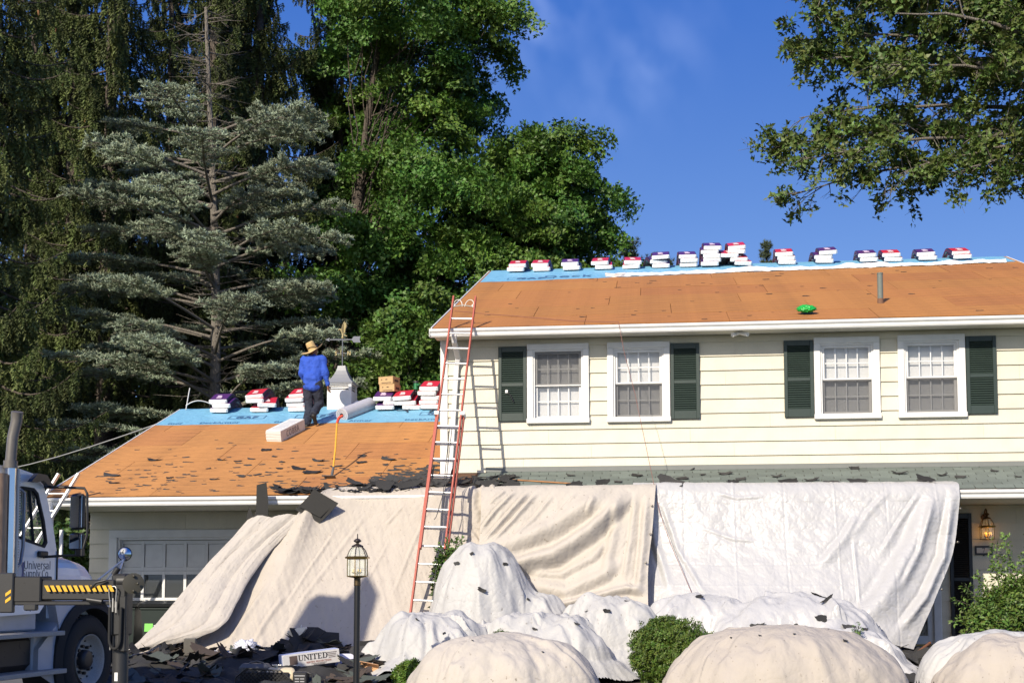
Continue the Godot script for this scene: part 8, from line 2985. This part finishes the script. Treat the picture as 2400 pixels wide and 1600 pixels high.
func debris() -> void:
	var r := RandomNumberGenerator.new()
	r.seed = 901
	var flat := []
	for k in 8:
		flat.append(scrap_mesh(910 + k, 0.12 + 0.12 * (k % 3), [1.0, 1.35, 0.8, 1.6][k % 4]))
	var curled := []
	for k in 6:
		curled.append(scrap_mesh(930 + k, 0.22 + 0.09 * k, [1.0, 1.3][k % 2]))
	var s := Vector3(0, ROOF_PITCH, -1).normalized()
	var n := Vector3(0, 1, ROOF_PITCH).normalized()
	var felts := [M.felt_0, M.felt_1, M.felt_2]
	var at_slope := func(x: float, d: float, h: float) -> Vector3: return Vector3(x, EAVE_Y, EAVE_Z) + s * d + n * h
	# larger scraps on the bare garage sheathing
	for q in [[-9.16, 2.35, 0.26], [-7.2, 3.0, 0.30], [-7.85, 2.3, 0.18], [-6.57, 1.65, 0.22], [-6.0, 2.15, 0.22], [-5.23, 2.5, 0.24], [-4.69, 2.2, 0.30], [-6.2, 1.6, 0.3], [-5.9, 1.35, 0.42], [-6.9, 2.5, 0.16], [-7.5, 2.2, 0.2], [-7.9, 1.7, 0.16], [-8.4, 1.1, 0.2], [-7.1, 1.15, 0.18], [-6.85, 1.25, 0.2], [-5.15, 2.0, 0.3], [-7.3, 2.35, 0.14], [-8.9, 1.9, 0.12], [-6.65, 2.1, 0.15], [-7.55, 0.95, 0.15], [-9.3, 0.8, 0.18], [-9.55, 1.3, 0.3], [-5.55, 1.75, 0.2]]:
		place_scrap(flat, r.randi(), at_slope.call(q[0], q[1], 0.024), (n + rand_dir(r) * 0.08).normalized(), r.randf_range(-0.7, 0.7), q[2] * 0.85, "dark torn shingle scrap lying on the bare plywood of the garage roof", "scraps on the garage roof", felts[r.randi() % 3])
	# splinters and crumbs there: too small to tell apart
	var b := MB.new()
	for i in 210:
		var x := r.randf_range(-9.9, -3.8)
		var d := r.randf_range(0.1, 4.0) * r.randf_range(0.4, 1.0)
		if x > -5.2 and r.randf() < 0.6: d *= 0.55
		b.T = Transform3D(tilt_to(n, r.randf_range(-0.6, 0.6)).scaled(Vector3.ONE * r.randf_range(0.03, 0.11) * Vector3(1.6, 1, 0.5)), at_slope.call(x, d, 0.024))
		scrap_into(b, 2000 + i, 0.2)
	for i in 260:
		var x := r.randf_range(-4.7, -3.62)
		var d := absf(r.randfn(0.0, 0.6)) + 0.25
		b.T = Transform3D(tilt_to(n, r.randf_range(-0.6, 0.6)).scaled(Vector3.ONE * r.randf_range(0.04, 0.16) * Vector3(1.5, 1, 0.6)), at_slope.call(x, d * (0.9 + 0.4 * (x + 4.7)), 0.026))
		scrap_into(b, 2300 + i, 0.2)
	stuff(tag(obj("shingle_crumbs", b, M.felt_1), "scatter of tiny black shingle crumbs and splinters on the garage sheathing", "debris"))
	b = MB.new()
	for i in 60:
		var d := r.randf_range(0.2, 6.4)
		b.T = Transform3D(tilt_to(n, r.randf_range(-0.3, 0.3)).scaled(Vector3.ONE * r.randf_range(0.03, 0.09) * Vector3(1.8, 1, 0.4)), Vector3(r.randf_range(-3.0, 7.8), UPPER_EAVE_Y, UPPER_EAVE_Z) + s * d + n * 0.024)
		scrap_into(b, 2700 + i, 0.15)
	stuff(tag(obj("roof_crumbs", b, M.felt_2), "few dark splinters scattered over the upper plywood roof", "debris"))
	# thick pile along the eave where the old roof was stripped
	b = MB.new()
	for i in 260:
		var x := lerpf(-6.0, -2.2, r.randf())
		var reach := 0.14 + 0.42 * smoothstep(-5.8, -4.4, x) + 0.35 * smoothstep(-4.2, -3.0, x)
		var d := r.randf() * reach + 0.03
		b.T = Transform3D(tilt_to((n + rand_dir(r) * 0.12).normalized(), r.randf_range(-0.5, 0.5)).scaled(Vector3.ONE * r.randf_range(0.08, 0.22)), at_slope.call(x, d, r.randf_range(0.03, 0.06)))
		scrap_into(b, 3000 + i, 0.3)
	stuff(tag(obj("shingle_pile", b, M.felt_0), "long low pile of torn black shingles along the garage and porch eave", "debris"))
	for i in 34:
		var x := lerpf(-6.3, -2.3, (i + r.randf()) / 34.0)
		var reach := 0.10 + 0.5 * smoothstep(-5.8, -4.4, x)
		place_scrap(curled if i % 3 == 0 else flat, r.randi(), at_slope.call(x, r.randf() * reach + 0.02, r.randf_range(0.05, 0.10)), (n + rand_dir(r) * 0.12 + Vector3(0, 0, 0.06)).normalized(), r.randf_range(-0.6, 0.6), r.randf_range(0.15, 0.32), "torn black shingle on the pile along the stripped eave", "torn shingles along the eave", felts[r.randi() % 3])
	# curled pieces on the porch shingles
	for q in [[0.62, 1.45, 0.32, "big curled black shingle leaning on the wall at the top of the porch roof", 1.6], [-0.18, 0.95, 0.34, "", 0.3], [-1.31, 1.0, 0.2, "", 0.3], [3.42, 1.25, 0.14, "small rolled black scrap on the porch roof under the right windows", 2.2], [4.08, 0.9, 0.28, "", 0.3], [4.38, 0.42, 0.36, "", 0.2], [5.62, 0.98, 0.22, "", 0.4], [1.28, 1.0, 0.34, "", 0.3], [2.62, 0.5, 0.28, "", 0.3], [0.55, 0.72, 0.42, "", 0.3], [0.9, 0.95, 0.22, "", 0.3], [1.5, 0.62, 0.3, "", 0.3], [5.0, 0.62, 0.3, "", 0.4], [4.75, 0.75, 0.24, "", 0.3], [-0.5, 0.55, 0.3, "", 0.3], [2.1, 0.78, 0.26, "", 0.3], [5.9, 0.6, 0.16, "", 0.3]]:
		var lone: bool = q[3] != ""
		place_scrap(curled if lone else flat, r.randi(), at_slope.call(q[0], q[1] * 0.93, 0.035), (n + Vector3(0, 0, 0.4 * q[4] - 0.12 if lone else 0.0) + rand_dir(r) * 0.05).normalized(), r.randf_range(-0.5, 0.5), q[2] * (1.0 if lone else 0.66), q[3] if lone else "torn black shingle scrap on the green porch shingles", "" if lone else "scraps on the porch roof", felts[r.randi() % 3])
	# scraps on the tarp hems over the gutter
	for q in [[0.37, 0.42], [2.2, 0.36], [1.35, 0.24], [3.3, 0.22], [-2.6, 0.45], [-1.2, 0.36], [-4.35, 0.46], [-3.95, 0.30], [-2.2, 0.30], [4.35, 0.22], [-0.75, 0.26], [2.9, 0.18]]:
		place_scrap(flat, r.randi(), Vector3(q[0], 3.02 - 0.06 * r.randf(), -20.80 + 0.1 * r.randf()), (n + Vector3(0, 0, 0.45)).normalized(), r.randf_range(-0.5, 0.5), q[1], "torn black shingle scrap caught on the tarp hems at the gutter", "scraps on the tarp hems", felts[r.randi() % 3])
	# two heavy felt strips over the gutter
	hanging_felt("torn_felt", "long ragged black felt strip hanging over the garage gutter", PackedVector2Array([Vector2(-0.06, 0.12), Vector2(0.10, 0.16), Vector2(0.13, -0.15), Vector2(0.12, -0.55), Vector2(0.05, -0.98), Vector2(-0.03, -0.93), Vector2(-0.02, -0.72), Vector2(-0.20, -0.70), Vector2(-0.24, -0.45), Vector2(-0.18, -0.24), Vector2(-0.11, -0.40), Vector2(-0.07, -0.3)]), Vector3(-6.33, 2.88, -20.36), 0.0)
	hanging_felt("shingle_slab", "thick black shingle slab hanging crooked from the gutter above the canvas fold", PackedVector2Array([Vector2(-0.20, 0.20), Vector2(0.26, 0.24), Vector2(0.24, 0.02), Vector2(0.20, -0.20), Vector2(-0.26, -0.25), Vector2(-0.20, 0.0)]), Vector3(-5.36, 2.64, -20.28), 0.62)
	# heap on the driveway
	var f := noise_of(951, 1.2, 4)
	heap("shingle_heap", "black heap of torn shingles covering the driveway before the canvas", Vector2(-8.3, -19.0), Vector2(-3.4, -15.6), func(x: float, z: float) -> float:
		var back := smoothstep(-16.2, -18.2, z)
		var e := smoothstep(-8.2, -7.4, x) * smoothstep(-3.4, -3.9, x)
		return e * (0.06 + 0.24 * back + 0.13 * f.get_noise_2d(x * 1.3, z * 1.3) + 0.22 * exp(-pow((x + 4.95) / 0.42, 2.0) - pow((z + 18.35) / 0.35, 2.0))))
	for i in 210:
		var x := r.randf_range(-8.0, -3.6)
		var z := r.randf_range(-18.9, -15.9)
		if x > -5.75 and x < -4.25 and z > -17.75: continue
		var back := smoothstep(-16.2, -18.2, z)
		var y := 0.06 + 0.26 * back + 0.13 * f.get_noise_2d(x * 1.3, z * 1.3) + 0.05 + 0.20 * exp(-pow((x + 4.95) / 0.42, 2.0) - pow((z + 18.35) / 0.35, 2.0))
		place_scrap(curled if i % 3 == 0 else flat, r.randi(), Vector3(x, maxf(y, 0.07), z), (Vector3.UP + rand_dir(r) * 0.30 + Vector3(0, 0, 0.12)).normalized(), r.randf() * TAU, r.randf_range(0.16, 0.46), "torn shingle in the black heap on the driveway", "torn shingles of the driveway heap", [M.felt_0, M.felt_1, M.felt_2, M.felt_brown, M.felt_green, M.felt_brown][r.randi() % 6])
	for q in [[-4.93, 0.50, -18.42, 0.95, 0.9, "large black felt sheet peaked under the broken gutter end"], [-4.05, 0.42, -18.35, 0.55, 0.3, "ragged black felt standing up behind the lamp post"], [-5.5, 0.36, -17.9, 0.6, -0.4, "flat brown backed shingle slab left of the printed carton"]]:
		var k := put("felt_slab", flat[r.randi() % 8], M.felt_2 if q[3] < 0.9 else M.felt_0)
		k.transform = Transform3D((Basis(Vector3.UP, q[4]) * Basis(Vector3.RIGHT, 0.95 if q[5][0] != "f" else 0.35)).scaled(Vector3.ONE * q[3]), Vector3(q[0], q[1], q[2]))
		tag(k, q[5], "felt")
	# smaller heap by the doorstep
	heap("step_heap", "low black heap of torn shingles between the white plastic and the doorstep", Vector2(2.9, -20.0), Vector2(5.2, -17.4), func(x: float, z: float) -> float:
		return (0.10 + 0.24 * smoothstep(-17.8, -19.4, z) + 0.12 * f.get_noise_2d(x * 1.6 + 20, z * 1.6)) * smoothstep(2.9, 3.2, x) * smoothstep(5.2, 4.9, x))
	for i in 34:
		var x := r.randf_range(3.1, 4.9)
		var z := r.randf_range(-19.8, -17.6)
		var y := 0.14 + 0.24 * smoothstep(-17.8, -19.4, z) + 0.12 * f.get_noise_2d(x * 1.6 + 20, z * 1.6)
		place_scrap(curled if i % 2 == 0 else flat, r.randi(), Vector3(x, y, z), (Vector3.UP + rand_dir(r) * 0.30 + Vector3(0, 0, 0.15)).normalized(), r.randf() * TAU, r.randf_range(0.25, 0.6), "torn shingle in the low black heap by the doorstep", "torn shingles by the doorstep", [M.felt_0, M.felt_1, M.felt_2, M.felt_0][r.randi() % 4])
	# scraps lying on the covered bushes
	var list := []
	for q in [["row", 0.72, -18.95, 0.22], ["row", 0.95, -18.45, 0.34], ["row", 1.5, -18.3, 0.22], ["row", 2.52, -18.55, 0.20], ["row", 2.75, -18.2, 0.34], ["row", 2.4, -18.3, 0.30], ["row", 2.1, -18.3, 0.18], ["row", 2.45, -18.9, 0.26], ["row", 2.95, -18.2, 0.14],
		["tall", -2.62, -18.95, 0.10], ["tall", -2.85, -19.0, 0.12], ["tall", -2.15, -19.1, 0.12], ["tall", -2.45, -18.75, 0.16], ["tall", -1.8, -19.1, 0.10],
		["low", -3.2, -17.6, 0.08], ["low", -2.8, -17.5, 0.07], ["low", -1.6, -17.9, 0.10], ["low", -1.0, -17.8, 0.09], ["low", -0.6, -18.5, 0.14], ["low", -0.3, -18.7, 0.12], ["low", -1.3, -18.3, 0.08], ["low", -0.9, -18.6, 0.06],
		["front", -2.2, -15.9, 0.04], ["front", -1.3, -15.8, 0.05],
		["dome", 1.0, -16.0, 0.06], ["dome", 1.75, -15.8, 0.07], ["dome", 2.35, -15.9, 0.10], ["dome", 2.2, -16.2, 0.05], ["dome", 1.35, -15.9, 0.05]]:
		list.append(q)
	for q in list:
		var c := on_cloth(q[0], q[1], q[2])
		place_scrap(flat, r.randi(), c[0] + c[1] * 0.012, (c[1] + rand_dir(r) * 0.08).normalized(), r.randf_range(-0.6, 0.6), q[3] * 0.75, {"row": "dark torn scrap lying on the white plastic before the porch", "tall": "dark torn scrap lying on the tallest covered bush", "low": "dark torn scrap lying on the low white covered bushes", "front": "tiny dark scrap on the cream dome below the ladder", "dome": "tiny dark scrap on the largest tan canvas dome"}[q[0]], {"row": "scraps on the white plastic", "tall": "scraps on the tallest covered bush", "low": "scraps on the low covered bushes", "front": "scraps on the cream dome", "dome": "scraps on the largest tan dome"}[q[0]], felts[r.randi() % 3])
	# twisted strap on the first shutter
	var o := thing("shutter_tie", "white clip with a black strap hanging on the leftmost green shutter", "strap", Vector3(-2.46, 4.64, -21.84))
	b = MB.new()
	b.box(Vector3(0.03, 0.05, 0.0), Vector3(0.05, 0.06, 0.03), 0.008)
	obj("clip", b, M.white_paint, o)
	b = MB.new()
	b.tube([Vector3(0.06, 0.03, 0.012), Vector3(0.11, -0.04, 0.016), Vector3(0.15, -0.13, 0.012), Vector3(0.155, -0.14, 0.01)], 0.013, 7)
	obj("strap", b, M.black_paint, o)


func heap(called: String, label: String, lo: Vector2, hi: Vector2, h: Callable) -> void:
	var nu := int((hi.x - lo.x) / 0.05)
	var nv := int((hi.y - lo.y) / 0.05)
	var p := PackedVector3Array()
	for j in nv + 1:
		for i in nu + 1:
			var x := lerpf(lo.x, hi.x, float(i) / nu)
			var z := lerpf(lo.y, hi.y, float(j) / nv)
			var y: float = h.call(x, z)
			p.append(Vector3(x, maxf(y, 0.0) + 0.022 if y > 0.005 else 0.008, z))
	stuff(tag(sheet(self, called, p, nu, nv, M.felt_0), label, "debris"))


func hanging_felt(called: String, label: String, poly: PackedVector2Array, at: Vector3, lean: float) -> void:
	var b := MB.new()
	b.prism(poly, 0.012 if called == "torn_felt" else 0.03, Transform3D(Basis(Vector3.UP, 0.12) * Basis(Vector3.BACK, -lean) * Basis(Vector3.RIGHT, 0.06), at))
	if called != "torn_felt":
		b.prism(PackedVector2Array([Vector2(-0.18, 0.16), Vector2(0.22, 0.20), Vector2(0.18, -0.12), Vector2(-0.2, -0.2)]), 0.015, Transform3D(Basis(Vector3.UP, 0.16) * Basis(Vector3.BACK, -lean - 0.06), at + Vector3(0.0, 0.02, 0.032)))
	tag(obj(called, b, M.felt_0), label, "felt")
